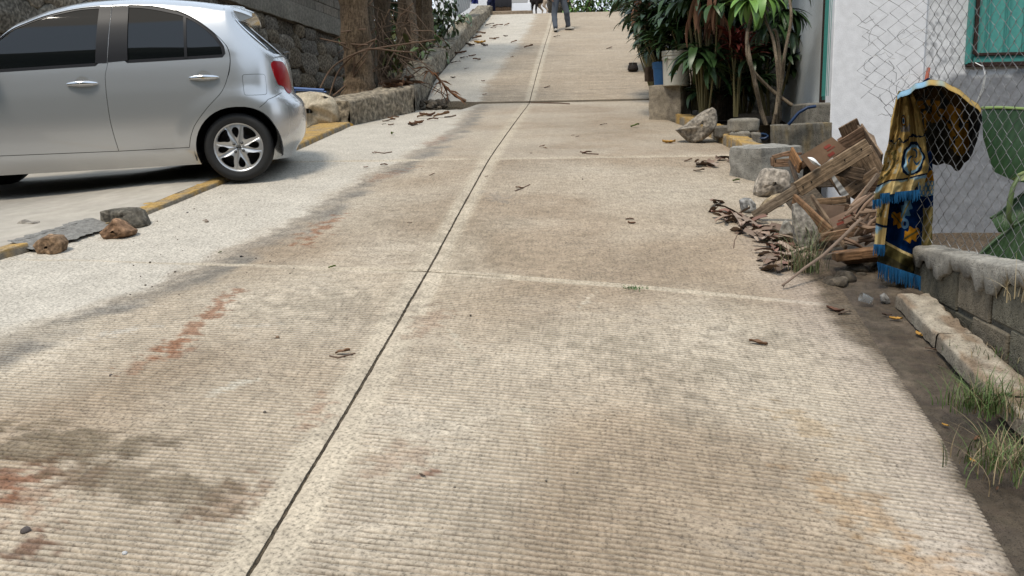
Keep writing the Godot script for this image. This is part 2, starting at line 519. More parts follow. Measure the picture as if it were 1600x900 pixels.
	slab(road, xl, xr, i2, k1, 0.5, 0.3, 0.0, 0, 0, 0, m)
	# earth under the slabs, which shows in the joints
	var b := MB.new()
	b.grid(10, 140, func(i, j):
		var d: float = -1.0 + j * 0.05
		var xa: float = lerp_table(EDGE_RIGHT, d) - 0.01
		var x: float = xa + i / 9.0 * (lerpf(1.72, 1.78, clampf((d - 3.4) / 1.5, 0, 1)) + 0.3 * smoothstep(4.6, 5.2, d) - xa)
		var n := noise_fine.get_noise_2d(x, d); var nm := noise_mid.get_noise_2d(x, d)
		var c := Color(0.105, 0.082, 0.06).lerp(Color(0.20, 0.16, 0.12), clampf(nm * 1.6 - 0.1, 0, 0.8)) * (1.0 + 0.4 * n)
		return [Vector3(x, surface_y(x, d) - 0.007 + 0.003 * nm + 0.003 * n, -d), Vector2(x, d), c], true)
	obj("gutter_silt", b, mat("silt", Color(1, 1, 1), 0.6, "concrete", 2.0, 0.4, true), road)
	b = MB.new()
	b.grid(60, 260, func(i, j):
		var d: float = -6.0 + j * 0.145
		var x: float = -3.6 + i * 0.09
		if d < 9.0: x = lerp_table(KERB_LEFT, d) - 0.1 + i * (lerp_table(EDGE_RIGHT, d) + 0.1 - lerp_table(KERB_LEFT, d) + 0.1) / 59.0
		var n := noise_fine.get_noise_2d(x * 2.0, d * 2.0)
		return [Vector3(x, surface_y(x, d) - 0.013 - 0.008 * n - (0.09 if d > 14.5 and d < 16.4 and x < -1.85 else 0.0), -d), Vector2(x, d), Color(0.15, 0.122, 0.088) * (1.0 + 0.6 * n)], true)
	var bed := obj("joint_soil", b, mat("soil", Color(1, 1, 1), 0.95, "rock", 3.0, 0.6, true), road)

func ground_y(x: float, d: float) -> float:
	var y := road_y(d)
	if d > 30.3: y = minf(y, 5.3)
	y -= 0.16
	if x < -3.0 and d > 13.0: y += 0.38 * smoothstep(13.0, 14.5, d) * smoothstep(-3.0, -3.3, x)
	if x < -3.3 and d <= 13.2: y = pad_y(x, d) - 0.1
	if x < -3.7 and d > 11.0: y = lerpf(y, 1.35 + 0.03 * (d - 11.0), smoothstep(-3.7, -4.5, x) * smoothstep(11.0, 13.0, d))
	if x > 1.3 and d < 5.5: y += 0.06
	if x > 1.6 and d > 5.0: y += 0.12
	if x > 1.9 and d < 11.0: y = lerpf(y, 0.35, smoothstep(1.9, 2.25, x) * smoothstep(10.6, 10.2, d) * smoothstep(-2.0, 2.0, d))
	return y

func pad_y(x: float, d: float) -> float:      # the parking place beside the street
	var kx := lerp_table(KERB_LEFT, d)
	var flat := 1.118 + 0.085 * (d - 7.75) + 0.035 * (x + 3.0)
	var w := smoothstep(0.15, 1.5, kx - x)
	return lerpf(road_y(d) + 0.035, flat, w)

func build_ground() -> void:
	var soil: Material = mats["soil"]
	var b := MB.new()
	var xs := []
	for k in 121:
		var t := (k - 60) / 60.0
		xs.append(signf(t) * (absf(t) * 8.0 + 70.0 * pow(absf(t), 4.0)))
	var ds := []
	for k in 200: ds.append(-70.0 + 66.0 * pow(k / 199.0, 0.6) if k < 0 else 0.0)
	ds.clear()
	for k in 14: ds.append(-75.0 + k * 5.0)
	for k in 130: ds.append(-4.5 + k * 0.3)
	for k in 12: ds.append(35.0 + k * 7.0)
	b.grid(xs.size(), ds.size(), func(i, j):
		var x: float = xs[i]; var d: float = ds[j]
		var n := noise_mid.get_noise_2d(x, d)
		var col := Color(0.16, 0.122, 0.085) * (1.0 + 0.5 * n)
		return [Vector3(x, ground_y(x, d) + 0.03 * n, -d), Vector2(x, d), col], true)
	var g := obj("ground", b, soil); g.set_meta("kind", "structure")
	# hillside across the valley, behind the viewer
	b = MB.new()
	b.grid(60, 16, func(i, j):
		var a: float = lerpf(-1.5, 1.5, i / 59.0)
		var t: float = j / 15.0
		var r := 34.0 + 30.0 * t
		var n := noise_mid.get_noise_2d(a * 9.0, t * 6.0)
		return [Vector3(sin(a) * r, -6.0 + 30.0 * (1.0 + 0.55 * exp(-a * a / 0.16)) * sin(t * PI * 0.5) + 2.5 * n, cos(a) * r), Vector2(a, t), Color(0.045, 0.06, 0.03) * (1.0 + 0.6 * n)])
	var h := obj("hill", b, mat("hill", Color(1, 1, 1), 0.95, "rock", 0.3, 0, true)); h.set_meta("kind", "structure")
	# parking place
	b = MB.new()
	b.grid(60, 90, func(i, j):
		var d: float = 2.0 + j * 0.12
		var t: float = i / 59.0
		var kx := lerp_table(KERB_LEFT, d) - 0.12
		var x := kx - 6.0 * pow(t, 1.5)
		if d > 11.5: x = maxf(x, -5.6)
		var nb := noise_big.get_noise_2d(x, d); var nm := noise_mid.get_noise_2d(x, d); var nf := noise_fine.get_noise_2d(x, d)
		var k := 1.0 + 0.14 * nm + 0.14 * nf
		var col := Color(0.42, 0.38, 0.32) * k
		col = col.lerp(Color(0.25, 0.23, 0.20) * k, clampf(0.2 + 1.0 * nb + 0.5 * nm, 0, 0.6))
		return [Vector3(x, pad_y(x, d) + 0.004 * nf, -d), Vector2(x, d), col])
	var p := obj("driveway", b, mat("pad", Color(1, 1, 1), 0.9, "plaster", 1.0, 0.15, true)); p.set_meta("kind", "structure")

func kerb(called: String, path: Array, width: float, height: float, inner: float, paint: float, called_parent: Node = null) -> void:
	# path of Vector2(x, d) along the street side; inner = +1 when the body lies to the left
	var b := MB.new()
	var pts := []
	for k in path.size() - 1:
		var n := int(path[k].distance_to(path[k + 1]) / 0.05) + 1
		for j in n: pts.append(path[k].lerp(path[k + 1], float(j) / n))
	pts.append(path[-1])
	var prof := [[0.0, -0.1], [0.0, 0.0], [0.004, 0.6], [0.02, 0.93], [0.05, 1.0], [0.5, 1.0], [0.9, 1.0], [1.0, 0.8], [1.0, -0.1]]
	b.grid(prof.size(), pts.size(), func(i, j):
		var p: Vector2 = pts[j]
		var t: Vector2 = (pts[min(j + 1, pts.size() - 1)] - pts[max(j - 1, 0)]).normalized()
		var side := Vector2(-t.y, t.x) * inner
		var nf := noise_fine.get_noise_2d(p.x * 2.0 + prof[i][0], p.y * 2.0); var nm := noise_mid.get_noise_2d(p.x * 2.0 + prof[i][0], p.y * 2.0)
		var q: Vector2 = p + side * (prof[i][0] * width + (0.014 * nf if i < 5 else 0.0))
		var y: float = road_y(p.y) + height * prof[i][1] * (1.0 + 0.18 * nm) + 0.004 * nf
		var base := Color(0.33, 0.29, 0.23) * (1.0 + 0.3 * nf)
		var yel := Color(0.56, 0.36, 0.12) * (1.0 + 0.2 * nf)
		var worn := clampf(paint + 1.5 * nm + 0.9 * nf - (0.75 if i < 3 else 0.0), 0, 1)
		return [Vector3(q.x, y, -q.y), q, base.lerp(yel, worn)], inner > 0)
	var o := obj(called, b, mat("kerb", Color(1, 1, 1), 0.85, "concrete", 2.5, 0.35, true), called_parent)
	if called_parent == null: o.set_meta("kind", "structure")

func build_kerbs() -> void:
	kerb("kerb", [Vector2(-4.5, 2.2), Vector2(-4.12, 4.2), Vector2(-3.78, 5.46), Vector2(-3.70, 5.68)], 0.15, 0.055, 1.0, 0.75)
	kerb("kerb", [Vector2(-3.47, 6.28), Vector2(-3.34, 6.69), Vector2(-3.2, 7.82), Vector2(-3.13, 9.0)], 0.2, 0.035, 1.0, 0.8)
	kerb("kerb", [Vector2(-3.13, 9.01), Vector2(-3.14, 10.5), Vector2(-3.17, 12.25)], 0.42, 0.06, 1.0, 0.95)
	kerb("kerb", [Vector2(1.55, 8.7), Vector2(1.40, 10.6), Vector2(1.2, 12.0)], 0.2, 0.11, -1.0, 1.0)
	# grey mortar ramp where the left kerb is interrupted
	var b := MB.new()
	b.grid(24, 20, func(i, j):
		var t: float = i / 23.0; var s: float = j / 19.0
		var p := Vector2(-3.70, 5.66).lerp(Vector2(-3.47, 6.30), t)
		var n := noise_fine.get_noise_2d(t * 4.0, s * 4.0)
		var q := p + Vector2(-0.95, 0.25).normalized() * lerpf(-0.09 - 0.05 * n, 0.17 + 0.06 * n, s)
		return [Vector3(q.x, lerpf(road_y(q.y) + 0.006, pad_y(q.x, q.y) + 0.012, smoothstep(0.1, 0.9, s)) + 0.014, -q.y), q, Color(0.30, 0.29, 0.27) * (1.0 + 0.25 * n)], true)
	var o := obj("ramp", b, mats["kerb"]); o.set_meta("kind", "structure")

# ---------------------------------------------------------------- the silver hatchback; car axes: x to the rear, y up, z to its near side, origin on the ground under the rear axle
const CAR_WIDTH := [[0.10, 0.70], [0.20, 0.765], [0.27, 0.80], [0.33, 0.812], [0.48, 0.826], [0.62, 0.832], [0.78, 0.826], [0.90, 0.812], [1.00, 0.797], [1.07, 0.784], [1.15, 0.769], [1.25, 0.742], [1.38, 0.693], [1.5, 0.63], [1.62, 0.57]]
const CAR_TOP := [[-3.20, 0.62], [-3.0, 0.78], [-2.75, 0.93], [-2.3, 1.02], [-2.12, 1.09], [-1.76, 1.43], [-1.6, 1.51], [-1.44, 1.57], [-1.19, 1.62], [-0.88, 1.637], [-0.57, 1.63], [-0.3, 1.605], [-0.02, 1.56], [0.16, 1.51], [0.3, 1.47], [0.7, 1.4]]
const CAR_REAR := [[0.10, 0.42], [0.24, 0.46], [0.32, 0.525], [0.40, 0.56], [0.52, 0.578], [0.64, 0.572], [0.70, 0.545], [0.74, 0.50], [0.79, 0.478], [0.90, 0.476], [1.0, 0.468], [1.08, 0.448], [1.14, 0.40], [1.25, 0.29], [1.36, 0.175], [1.42, 0.13], [1.6, 0.10]]
const CAR_FRONT := [[0.10, -2.95], [0.25, -3.10], [0.5, -3.17], [0.7, -3.14], [0.85, -3.02], [1.0, -2.75], [1.6, -2.72]]
const S_REAR := -0.02
const S_FRONT := -2.55
var smooth_cache := {}

func soft(t: Array, x: float) -> float:      # a table smoothed with a cubic through its points
	var n := t.size()
	if x <= t[0][0]: return t[0][1]
	if x >= t[n - 1][0]: return t[n - 1][1]
	var k := 0
	while x > t[k + 1][0]: k += 1
	var a: Array = t[max(k - 1, 0)]; var b: Array = t[k]; var c: Array = t[k + 1]; var e: Array = t[min(k + 2, n - 1)]
	var h: float = c[0] - b[0]
	var mb: float = (c[1] - a[1]) / maxf(c[0] - a[0], 1e-5); var mc: float = (e[1] - b[1]) / maxf(e[0] - b[0], 1e-5)
	var u: float = (x - b[0]) / h
	return (2 * u * u * u - 3 * u * u + 1) * b[1] + (u * u * u - 2 * u * u + u) * h * mb + (-2 * u * u * u + 3 * u * u) * c[1] + (u * u * u - u * u) * h * mc

func car_point(s: float, t: float) -> Vector3:
	var x := clampf(s, S_FRONT, S_REAR)
	var top := soft(CAR_TOP, minf(x, 0.2))
	var cap := 0.10
	var y := t
	var wt := 1.0
	if t > top - cap:
		var th := minf((t - top + cap) / 0.5, 1.0) * PI * 0.5
		y = top - cap + cap * pow(sin(th), 0.9)
		wt = pow(maxf(cos(th), 0.0), 0.9)
	var w := soft(CAR_WIDTH, minf(y, top - cap * 0.6))
	# wheel arches swell a little
	for ax in [0.0, -2.45]:
		var r := Vector2(x - ax, (y - 0.3) * 1.0).length()
		w += 0.012 * smoothstep(0.55, 0.40, r)
	if s > S_REAR:
		var th := minf(s - S_REAR, 1.0) * PI * 0.5
		var xr := soft(CAR_REAR, y)
		x = S_REAR + (xr - S_REAR) * pow(sin(th), 0.77)
		wt *= pow(maxf(cos(th), 0.0), 0.77)
	elif s < S_FRONT:
		var th := minf(S_FRONT - s, 1.0) * PI * 0.5
		var xf := soft(CAR_FRONT, y)
		x = S_FRONT + (xf - S_FRONT) * pow(sin(th), 0.8)
		wt *= pow(maxf(cos(th), 0.0), 0.8)
		y = minf(y, soft(CAR_TOP, x) + 0.02) if t > 0.9 else y
	return Vector3(x, y, w * wt)

func s_of(x: float, y: float) -> float:      # the unrolled coordinate of a point seen from the side
	if x <= S_REAR: return x
	var f := clampf((x - S_REAR) / (soft(CAR_REAR, y) - S_REAR), 0, 1)
	return S_REAR + asin(pow(f, 1.0 / 0.77)) / (PI * 0.5)

func unroll(pts: Array) -> PackedVector2Array:
	var r := PackedVector2Array()
	for k in pts.size():
		var p := Vector2(pts[k][0], pts[k][1])
		r.append(Vector2(s_of(p.x, p.y), p.y))
	return r

func spline(pts: Array, steps := 6) -> Array:      # a closed smooth outline; a point with a third entry stays a corner
	var r := []
	var n := pts.size()
	for k in n:
		var a: Array = pts[(k - 1 + n) % n]; var b: Array = pts[k]; var c: Array = pts[(k + 1) % n]; var e: Array = pts[(k + 2) % n]
		var p1 := Vector2(b[0], b[1]); var p2 := Vector2(c[0], c[1])
		var t1 := (p2 - Vector2(a[0], a[1])) * 0.5 if b.size() < 3 else (p2 - p1)
		var t2 := (Vector2(e[0], e[1]) - p1) * 0.5 if c.size() < 3 else (p2 - p1)
		var len := p1.distance_to(p2)
		t1 = t1.limit_length(len); t2 = t2.limit_length(len)
		for j in steps:
			var u := float(j) / steps
			var q := (2 * u * u * u - 3 * u * u + 1) * p1 + (u * u * u - 2 * u * u + u) * t1 + (-2 * u * u * u + 3 * u * u) * p2 + (u * u * u - u * u) * t2
			r.append([q.x, q.y])
	return r

func box_of(p: PackedVector2Array) -> Rect2:
	var r := Rect2(p[0], Vector2.ZERO)
	for q in p: r = r.expand(q)
	return r

# a body panel: the part of the unrolled skin inside "keep" (or everything) and outside every "cut"
func panel(keep: PackedVector2Array, cuts: Array, side: float, inset := 0.0, cell := 0.035, rim := 0.012) -> Array:
	var b := MB.new(); var nor := PackedVector3Array()
	var area := Rect2(S_FRONT - 1.0, 0.17, S_REAR + 1.0 - S_FRONT + 1.0, 2.0)
	if keep.size(): area = box_of(keep)
	var boxes := []
	for q in cuts: boxes.append(box_of(q))
	var put := func(p: Vector2) -> int:
		var h := 0.004
		var o := car_point(p.x, p.y)
		var du := car_point(p.x + h, p.y) - car_point(p.x - h, p.y); var dv := car_point(p.x, p.y + h) - car_point(p.x, p.y - h)
		var n := du.cross(dv)
		if n.length() < 1e-9: n = Vector3(0, 1, 0)
		n = n.normalized()
		o -= n * inset
		nor.append(Vector3(n.x, n.y, n.z * side))
		return b.vert(Vector3(o.x, o.y, o.z * side), p)
	var nx := int(ceil(area.size.x / cell)); var ny := int(ceil(area.size.y / cell))
	for i in nx:
		for j in ny:
			var r := Rect2(area.position + Vector2(i * area.size.x / nx, j * area.size.y / ny), Vector2(area.size.x / nx, area.size.y / ny))
			var mid := r.get_center()
			if r.position.y > soft(CAR_TOP, clampf(mid.x, S_FRONT, 0.2)) - 0.1 + 0.51: continue
			var pieces := [PackedVector2Array([r.position, Vector2(r.end.x, r.position.y), r.end, Vector2(r.position.x, r.end.y)])]
			if keep.size(): pieces = Array(Geometry2D.intersect_polygons(pieces[0], keep), TYPE_NIL, "", null)
			for k in cuts.size():
				if not boxes[k].intersects(r): continue
				var left := []
				for p in pieces:
					for q in Geometry2D.clip_polygons(p, cuts[k]):
						if not Geometry2D.is_polygon_clockwise(q): left.append(q)
				pieces = left
			for p in pieces:
				var t := Geometry2D.triangulate_polygon(p)
				var ids := []
				for q in p: ids.append(put.call(q))
				for k in range(0, t.size(), 3):
					if side > 0: b.tri_i(ids[t[k]], ids[t[k + 2]], ids[t[k + 1]])
					else: b.tri_i(ids[t[k]], ids[t[k + 1]], ids[t[k + 2]])
	# the rolled edge round the panel
	if keep.size() and rim > 0.0:
		var n := keep.size()
		var m := Vector2.ZERO
		for q in keep: m += q
		m /= n
		var ids := []
		for k in n:
			var i0: int = put.call(keep[k])
			var i1: int = put.call(keep[k])
			b.v[i1] -= nor[i1] * rim
			var out := (keep[k] - m).normalized()
			nor[i0] = (nor[i0] + Vector3(out.x, out.y, 0)).normalized(); nor[i1] = Vector3(out.x, out.y, 0)
			ids.append([i0, i1])
		for k in n:
			var e: Array = ids[(k + 1) % n]
			b.tri_i(ids[k][0], e[0], ids[k][1]); b.tri_i(e[0], e[1], ids[k][1])
	return [b, nor]

func grow(p: PackedVector2Array, by: float) -> PackedVector2Array:
	var q := p.duplicate()
	if Geometry2D.is_polygon_clockwise(q): q.reverse()
	var r := Geometry2D.offset_polygon(q, by, Geometry2D.JOIN_ROUND)
	return r[0] if r.size() else q

func line_poly(pts: Array, w: float) -> PackedVector2Array:
	var r := Geometry2D.offset_polyline(PackedVector2Array(pts), w, Geometry2D.JOIN_MITER, Geometry2D.END_SQUARE)
	return r[0]

func circle(cx: float, cy: float, r: float, n := 40) -> PackedVector2Array:
	var p := PackedVector2Array()
	for k in n: p.append(Vector2(cx + r * cos(TAU * k / n), cy + r * sin(TAU * k / n)))
	return p

func skin(called: String, pn: Array, material: Material, parent: Node) -> MeshInstance3D:
	return inst(called, pn[0].mesh(pn[1]), material, parent)

func extrude(b: MB, poly: PackedVector2Array, holes: Array, z0: float, z1: float, xf: Transform3D, bevel := 0.004) -> void:
	# flat plate with holes, cut into sectors so that no polygon has a hole of its own
	var n := 32
	var bb := box_of(poly)
	var rmax := bb.size.length()
	for k in n:
		var a0 := TAU * k / n; var a1 := TAU * (k + 1) / n
		var pieces: Array = Array(Geometry2D.intersect_polygons(PackedVector2Array([Vector2.ZERO, Vector2(cos(a0), sin(a0)) * rmax, Vector2(cos(a1), sin(a1)) * rmax]), poly), TYPE_NIL, "", null)
		for h in holes:
			var left := []
			for p in pieces:
				for q in Geometry2D.clip_polygons(p, h): left.append(q)
			pieces = left
		for p in pieces:
			var t := Geometry2D.triangulate_polygon(p)
			var ids := []
			for q in p:
				var dish := z1 - 0.018 * smoothstep(0.05, 0.0, q.length()) - 0.012 * smoothstep(0.12, 0.2, q.length())
				ids.append(b.vert(xf * Vector3(q.x, q.y, dish)))
			for j in range(0, t.size(), 3): b.tri_i(ids[t[j]], ids[t[j + 2]], ids[t[j + 1]])
	for ring in holes + [poly]:
		var m: int = ring.size()
		for k in m:
			var p: Vector2 = ring[k]; var q: Vector2 = ring[(k + 1) % m]
			var zp := z1 - 0.018 * smoothstep(0.05, 0.0, p.length()) - 0.012 * smoothstep(0.12, 0.2, p.length())
			var zq := z1 - 0.018 * smoothstep(0.05, 0.0, q.length()) - 0.012 * smoothstep(0.12, 0.2, q.length())
			b.face_out([xf * Vector3(p.x, p.y, zp), xf * Vector3(q.x, q.y, zq), xf * Vector3(q.x, q.y, z0), xf * Vector3(p.x, p.y, z0)], xf * Vector3(0, 0, z0))

func car_wheel(parent: Node3D, x: float, z: float, side: float, turn: float) -> void:
	# thing > wheel (the tyre's own mesh is the part) > rim, brake disc, nuts, emblem
	var xf := Transform3D(Basis(Vector3.UP, 0.0 if side > 0 else PI), Vector3(x, 0.3, z))
	var t := MB.new(); t.col = Color(0.018, 0.018, 0.019)
	var prof := []
	for q in [[0.206, 0.012], [0.214, 0.022], [0.222, 0.027], [0.229, 0.026], [0.240, 0.031], [0.257, 0.033], [0.272, 0.028], [0.282, 0.018], [0.288, 0.012], [0.292, 0.004], [0.296, -0.01], [0.299, -0.03], [0.300, -0.085], [0.299, -0.14], [0.292, -0.165], [0.25, -0.185], [0.2, -0.175]]:
		prof.append(Vector2(q[0], q[1]))
	t.lathe(prof, 64, Transform3D(Basis(Vector3.RIGHT, PI * 0.5), Vector3(0, 0, 0)))
	var w := obj("wheel", t, mat("tyre", Color(1, 1, 1), 0.72, "", 1.0, 0, false, {"metallic_specular": 0.45}), parent, xf)
	w.set_meta("label", "black tyre on a silver alloy rim")
	var silver := mat("alloy", lin(0.50, 0.50, 0.50), 0.34, "", 1.0, 0, false, {"metallic": 0.75, "metallic_specular": 0.5})
	var dark := mat("hub_dark", lin(0.03, 0.028, 0.027), 0.7)
	var r := MB.new()
	var holes := []
	for k in 4:
		var a := turn + k * PI * 0.5
		var o := []
		for q in [[0.078, 0.0], [0.095, 0.014], [0.125, 0.027], [0.152, 0.026], [0.166, 0.012], [0.168, 0.0], [0.166, -0.012], [0.152, -0.026], [0.125, -0.027], [0.095, -0.014]]: o.append([q[0], q[1]])
		var pts := PackedVector2Array()
		for q in spline(o, 3): pts.append(Vector2(q[0], q[1]).rotated(a))
		holes.append(pts)
		var o2 := []
		for q in [[0.088, -0.012], [0.120, -0.034], [0.158, -0.062], [0.176, -0.040], [0.182, 0.0], [0.176, 0.040], [0.158, 0.062], [0.120, 0.034], [0.088, 0.012]]: o2.append([q[0], q[1]])
		pts = PackedVector2Array()
		for q in spline(o2, 3): pts.append(Vector2(q[0], q[1]).rotated(a + PI * 0.25))
		holes.append(pts)
	extrude(r, circle(0, 0, 0.193, 64), holes, -0.03, 0.018, Transform3D.IDENTITY)
	r.lathe([Vector2(0.186, 0.004), Vector2(0.192, 0.012), Vector2(0.199, 0.018), Vector2(0.203, 0.016), Vector2(0.203, -0.01), Vector2(0.19, -0.02), Vector2(0.186, -0.14)], 64, Transform3D(Basis(Vector3.RIGHT, PI * 0.5), Vector3(0, 0, 0)))
	var grown := Transform3D(Basis.from_scale(Vector3(1.055, 1.055, 1.0)), Vector3.ZERO)
	obj("rim", r, silver, w, grown)
	var bd := MB.new()
	bd.lathe([Vector2(0.0, -0.07), Vector2(0.12, -0.07), Vector2(0.125, -0.09), Vector2(0.184, -0.12)], 32, Transform3D(Basis(Vector3.RIGHT, PI * 0.5), Vector3.ZERO))
	obj("brake_drum", bd, dark, w)
	for k in 4:
		var a := turn + PI * 0.25 + k * PI * 0.5
		var nb := MB.new()
		nb.lathe([Vector2(0.0135, -0.004), Vector2(0.0135, 0.001), Vector2(0.0085, 0.0015), Vector2(0.0085, 0.009), Vector2(0.006, 0.012), Vector2(0.0, 0.012)], 12, Transform3D(Basis(Vector3.RIGHT, PI * 0.5), Vector3(cos(a) * 0.048, sin(a) * 0.048, 0.012)))
		nb.c.fill(Color(0.25, 0.25, 0.25))
		obj("wheel_nut", nb, silver, w)
	var em := MB.new(); em.col = Color(0.12, 0.12, 0.12)
	em.lathe([Vector2(0.0195, 0.0), Vector2(0.0195, 0.008), Vector2(0.0165, 0.008), Vector2(0.0165, 0.0)], 24, Transform3D(Basis(Vector3.RIGHT, PI * 0.5), Vector3(0, 0, 0.002)))
	em.box(Transform3D(Basis.IDENTITY, Vector3(0, 0, 0.006)), Vector3(0.044, 0.009, 0.006), 0.001)
	obj("emblem", em, silver, w)

func build_car() -> void:
	var R := Basis(Vector3.UP, deg_to_rad(15.0)) * Basis(Vector3.BACK, deg_to_rad(2.0)) * Basis(Vector3.RIGHT, deg_to_rad(1.5))
	var foot := D(378, 284, 7.75)
	var car := thing("parked_car", "silver five-door hatchback parked across the yellow kerb, its rear towards the street", "car", foot - R * Vector3(0, 0, 0.83), "", R)
	var paint := mat("car_paint", lin(0.55, 0.56, 0.57), 0.27, "", 1.0, 0, false, {"metallic": 0.7, "metallic_specular": 0.5, "clearcoat_enabled": true, "clearcoat": 0.8, "clearcoat_roughness": 0.04})
	var glass := mat("car_glass", lin(0.005, 0.006, 0.007), 0.02, "", 1.0, 0, false, {"metallic_specular": 0.55})
	var black := mat("car_trim", lin(0.016, 0.016, 0.018), 0.42)
	var inner := mat("car_inner", lin(0.01, 0.01, 0.011), 0.9)
	var chrome := mat("chrome", lin(0.72, 0.72, 0.73), 0.07, "", 1.0, 0, false, {"metallic": 1.0})
	var front_win := unroll(spline([[-2.05, 1.035, 1], [-1.82, 1.045, 1], [-1.09, 1.065, 1], [-1.03, 1.525, 1], [-1.21, 1.512], [-1.43, 1.468], [-1.62, 1.405], [-1.80, 1.32], [-2.02, 1.15, 1]]))
	var rear_win := unroll(spline([[-0.835, 1.08, 1], [-0.36, 1.09, 1], [-0.055, 1.098, 1], [-0.065, 1.165], [-0.16, 1.295], [-0.32, 1.418], [-0.50, 1.478], [-0.68, 1.515], [-0.80, 1.526, 1]]))
	var front_door := unroll(spline([[-0.995, 0.325, 1], [-1.025, 0.58], [-1.025, 0.94], [-0.995, 1.06], [-0.93, 1.572, 1], [-1.08, 1.568], [-1.34, 1.536], [-1.56, 1.475], [-1.78, 1.385], [-2.1, 1.13, 1], [-2.14, 0.95], [-2.12, 0.6], [-2.05, 0.34, 1]]))
	var rear_door := unroll(spline([[-0.99, 0.325, 1], [-0.41, 0.325, 1], [-0.385, 0.42], [-0.335, 0.52], [-0.22, 0.655], [-0.085, 0.79], [-0.015, 0.95], [0.005, 1.08], [-0.025, 1.18], [-0.15, 1.315], [-0.33, 1.445], [-0.58, 1.54], [-0.925, 1.572, 1], [-0.99, 1.06], [-1.02, 0.94], [-1.02, 0.58]]))
	var lamp := unroll(spline([[0.335, 1.0], [0.352, 1.032], [0.392, 1.03], [0.428, 0.97], [0.45, 0.86], [0.452, 0.775], [0.43, 0.745], [0.395, 0.775], [0.358, 0.89]]))
	# the lamp also wraps onto the back: push its rear edge further round
	for k in lamp.size():
		if lamp[k].x > 0.52: lamp[k].x += 0.10
	var fuel := unroll(spline([[0.095, 0.905], [0.11, 0.92], [0.265, 0.92], [0.282, 0.905], [0.285, 0.76], [0.27, 0.742], [0.115, 0.742], [0.098, 0.76]], 3))
	var back_glass := PackedVector2Array()
	for q in [[0.34, 1.345], [0.30, 1.39], [1.0, 1.39], [1.0, 1.10], [0.58, 1.10], [0.52, 1.13]]: back_glass.append(Vector2(q[0] - 0.02, q[1]))
	var screen := PackedVector2Array([Vector2(-2.14, 1.46), Vector2(-1.84, 1.70), Vector2(-1.60, 1.93), Vector2(-1.62, 2.0), Vector2(-2.15, 2.0), Vector2(-2.16, 1.55)])
	var arch_r := circle(0.0, 0.295, 0.355); var arch_f := circle(-2.45, 0.295, 0.355)
	var seam := line_poly([Vector2(s_of(0.40, 0.755), 0.755), Vector2(s_of(0.29, 0.70), 0.70), Vector2(s_of(0.215, 0.635), 0.635)], 0.0022)
	var roof_seam := line_poly([Vector2(-0.02, 1.9), Vector2(-0.015, 1.6), Vector2(-0.01, 1.52)], 0.0022)
	var hatch_seam := line_poly([Vector2(0.30, 1.44), Vector2(0.42, 1.18), Vector2(0.60, 1.05)], 0.002)
	for side in [1.0, -1.0]:
		var near: bool = side > 0
		var gap := 0.005
		skin("body_side", panel(PackedVector2Array(), [grow(front_door, gap), grow(rear_door, gap), lamp, arch_r, arch_f, fuel, back_glass, seam, roof_seam, hatch_seam], side, 0.0, 0.045), paint, car)
		var fw := grow(front_win, 0.028); var rw := grow(rear_win, 0.028)
		var fd := skin("front_door", panel(front_door, [fw], side), paint, car)
		var rd := skin("rear_door", panel(rear_door, [rw], side), paint, car)
		# black window surround and pillar trim
		var pillar_f := unroll([[-1.09, 1.06], [-0.996, 1.06], [-0.935, 1.54], [-1.035, 1.538]])
		var pillar_r := unroll([[-0.989, 1.065], [-0.83, 1.075], [-0.80, 1.537], [-0.928, 1.54]])
		skin("window_trim", panel(fw, [grow(front_win, 0.0)], side, 0.006), black, fd)
		skin("pillar_trim", panel(pillar_f, [], side, -0.0025, 0.035, 0.008), black, fd)
		skin("window", panel(front_win, [], side, 0.010, 0.035, 0.0), glass, fd)
		skin("window_trim", panel(rw, [grow(rear_win, 0.0)], side, 0.006), black, rd)
		skin("pillar_trim", panel(pillar_r, [], side, -0.0025, 0.035, 0.008), black, rd)
		skin("window", panel(rear_win, [], side, 0.010, 0.035, 0.0), glass, rd)
		skin("quarter_post", panel(unroll([[-0.368, 1.075], [-0.345, 1.075], [-0.333, 1.43], [-0.356, 1.43]]), [], side, 0.003), black, rd)
		skin("fuel_door", panel(grow(fuel, -0.0035), [], side), paint, car)
		skin("tail_lamp", panel(grow(lamp, -0.003), [], side, -0.004, 0.02), mat("lamp_red", lin(0.27, 0.005, 0.009), 0.22, "", 1.0, 0, false, {"metallic_specular": 0.25}), car)
		skin("inner_shell", panel(PackedVector2Array(), [circle(0.0, 0.295, 0.365), circle(-2.45, 0.295, 0.365)], side, 0.028, 0.09), inner, car)
		skin("rear_window", panel(back_glass, [], side, 0.004), mat("rear_glass", lin(0.008, 0.009, 0.010), 0.08, "", 1.0, 0, false, {"metallic_specular": 0.25}), car)
		# bright strip along the rear window
		var edge := []
		for k in 9:
			var p := car_point(lerpf(0.285, 0.50, k / 8.0), lerpf(1.40, 1.135, k / 8.0)); edge.append(Vector3(p.x + 0.004, p.y, p.z * side))
		var eb := MB.new(); eb.tube(edge, [0.007, 0.008, 0.010, 0.011, 0.012, 0.012, 0.011, 0.010, 0.008], 6)
		obj("rear_window_strip", eb, chrome, car)
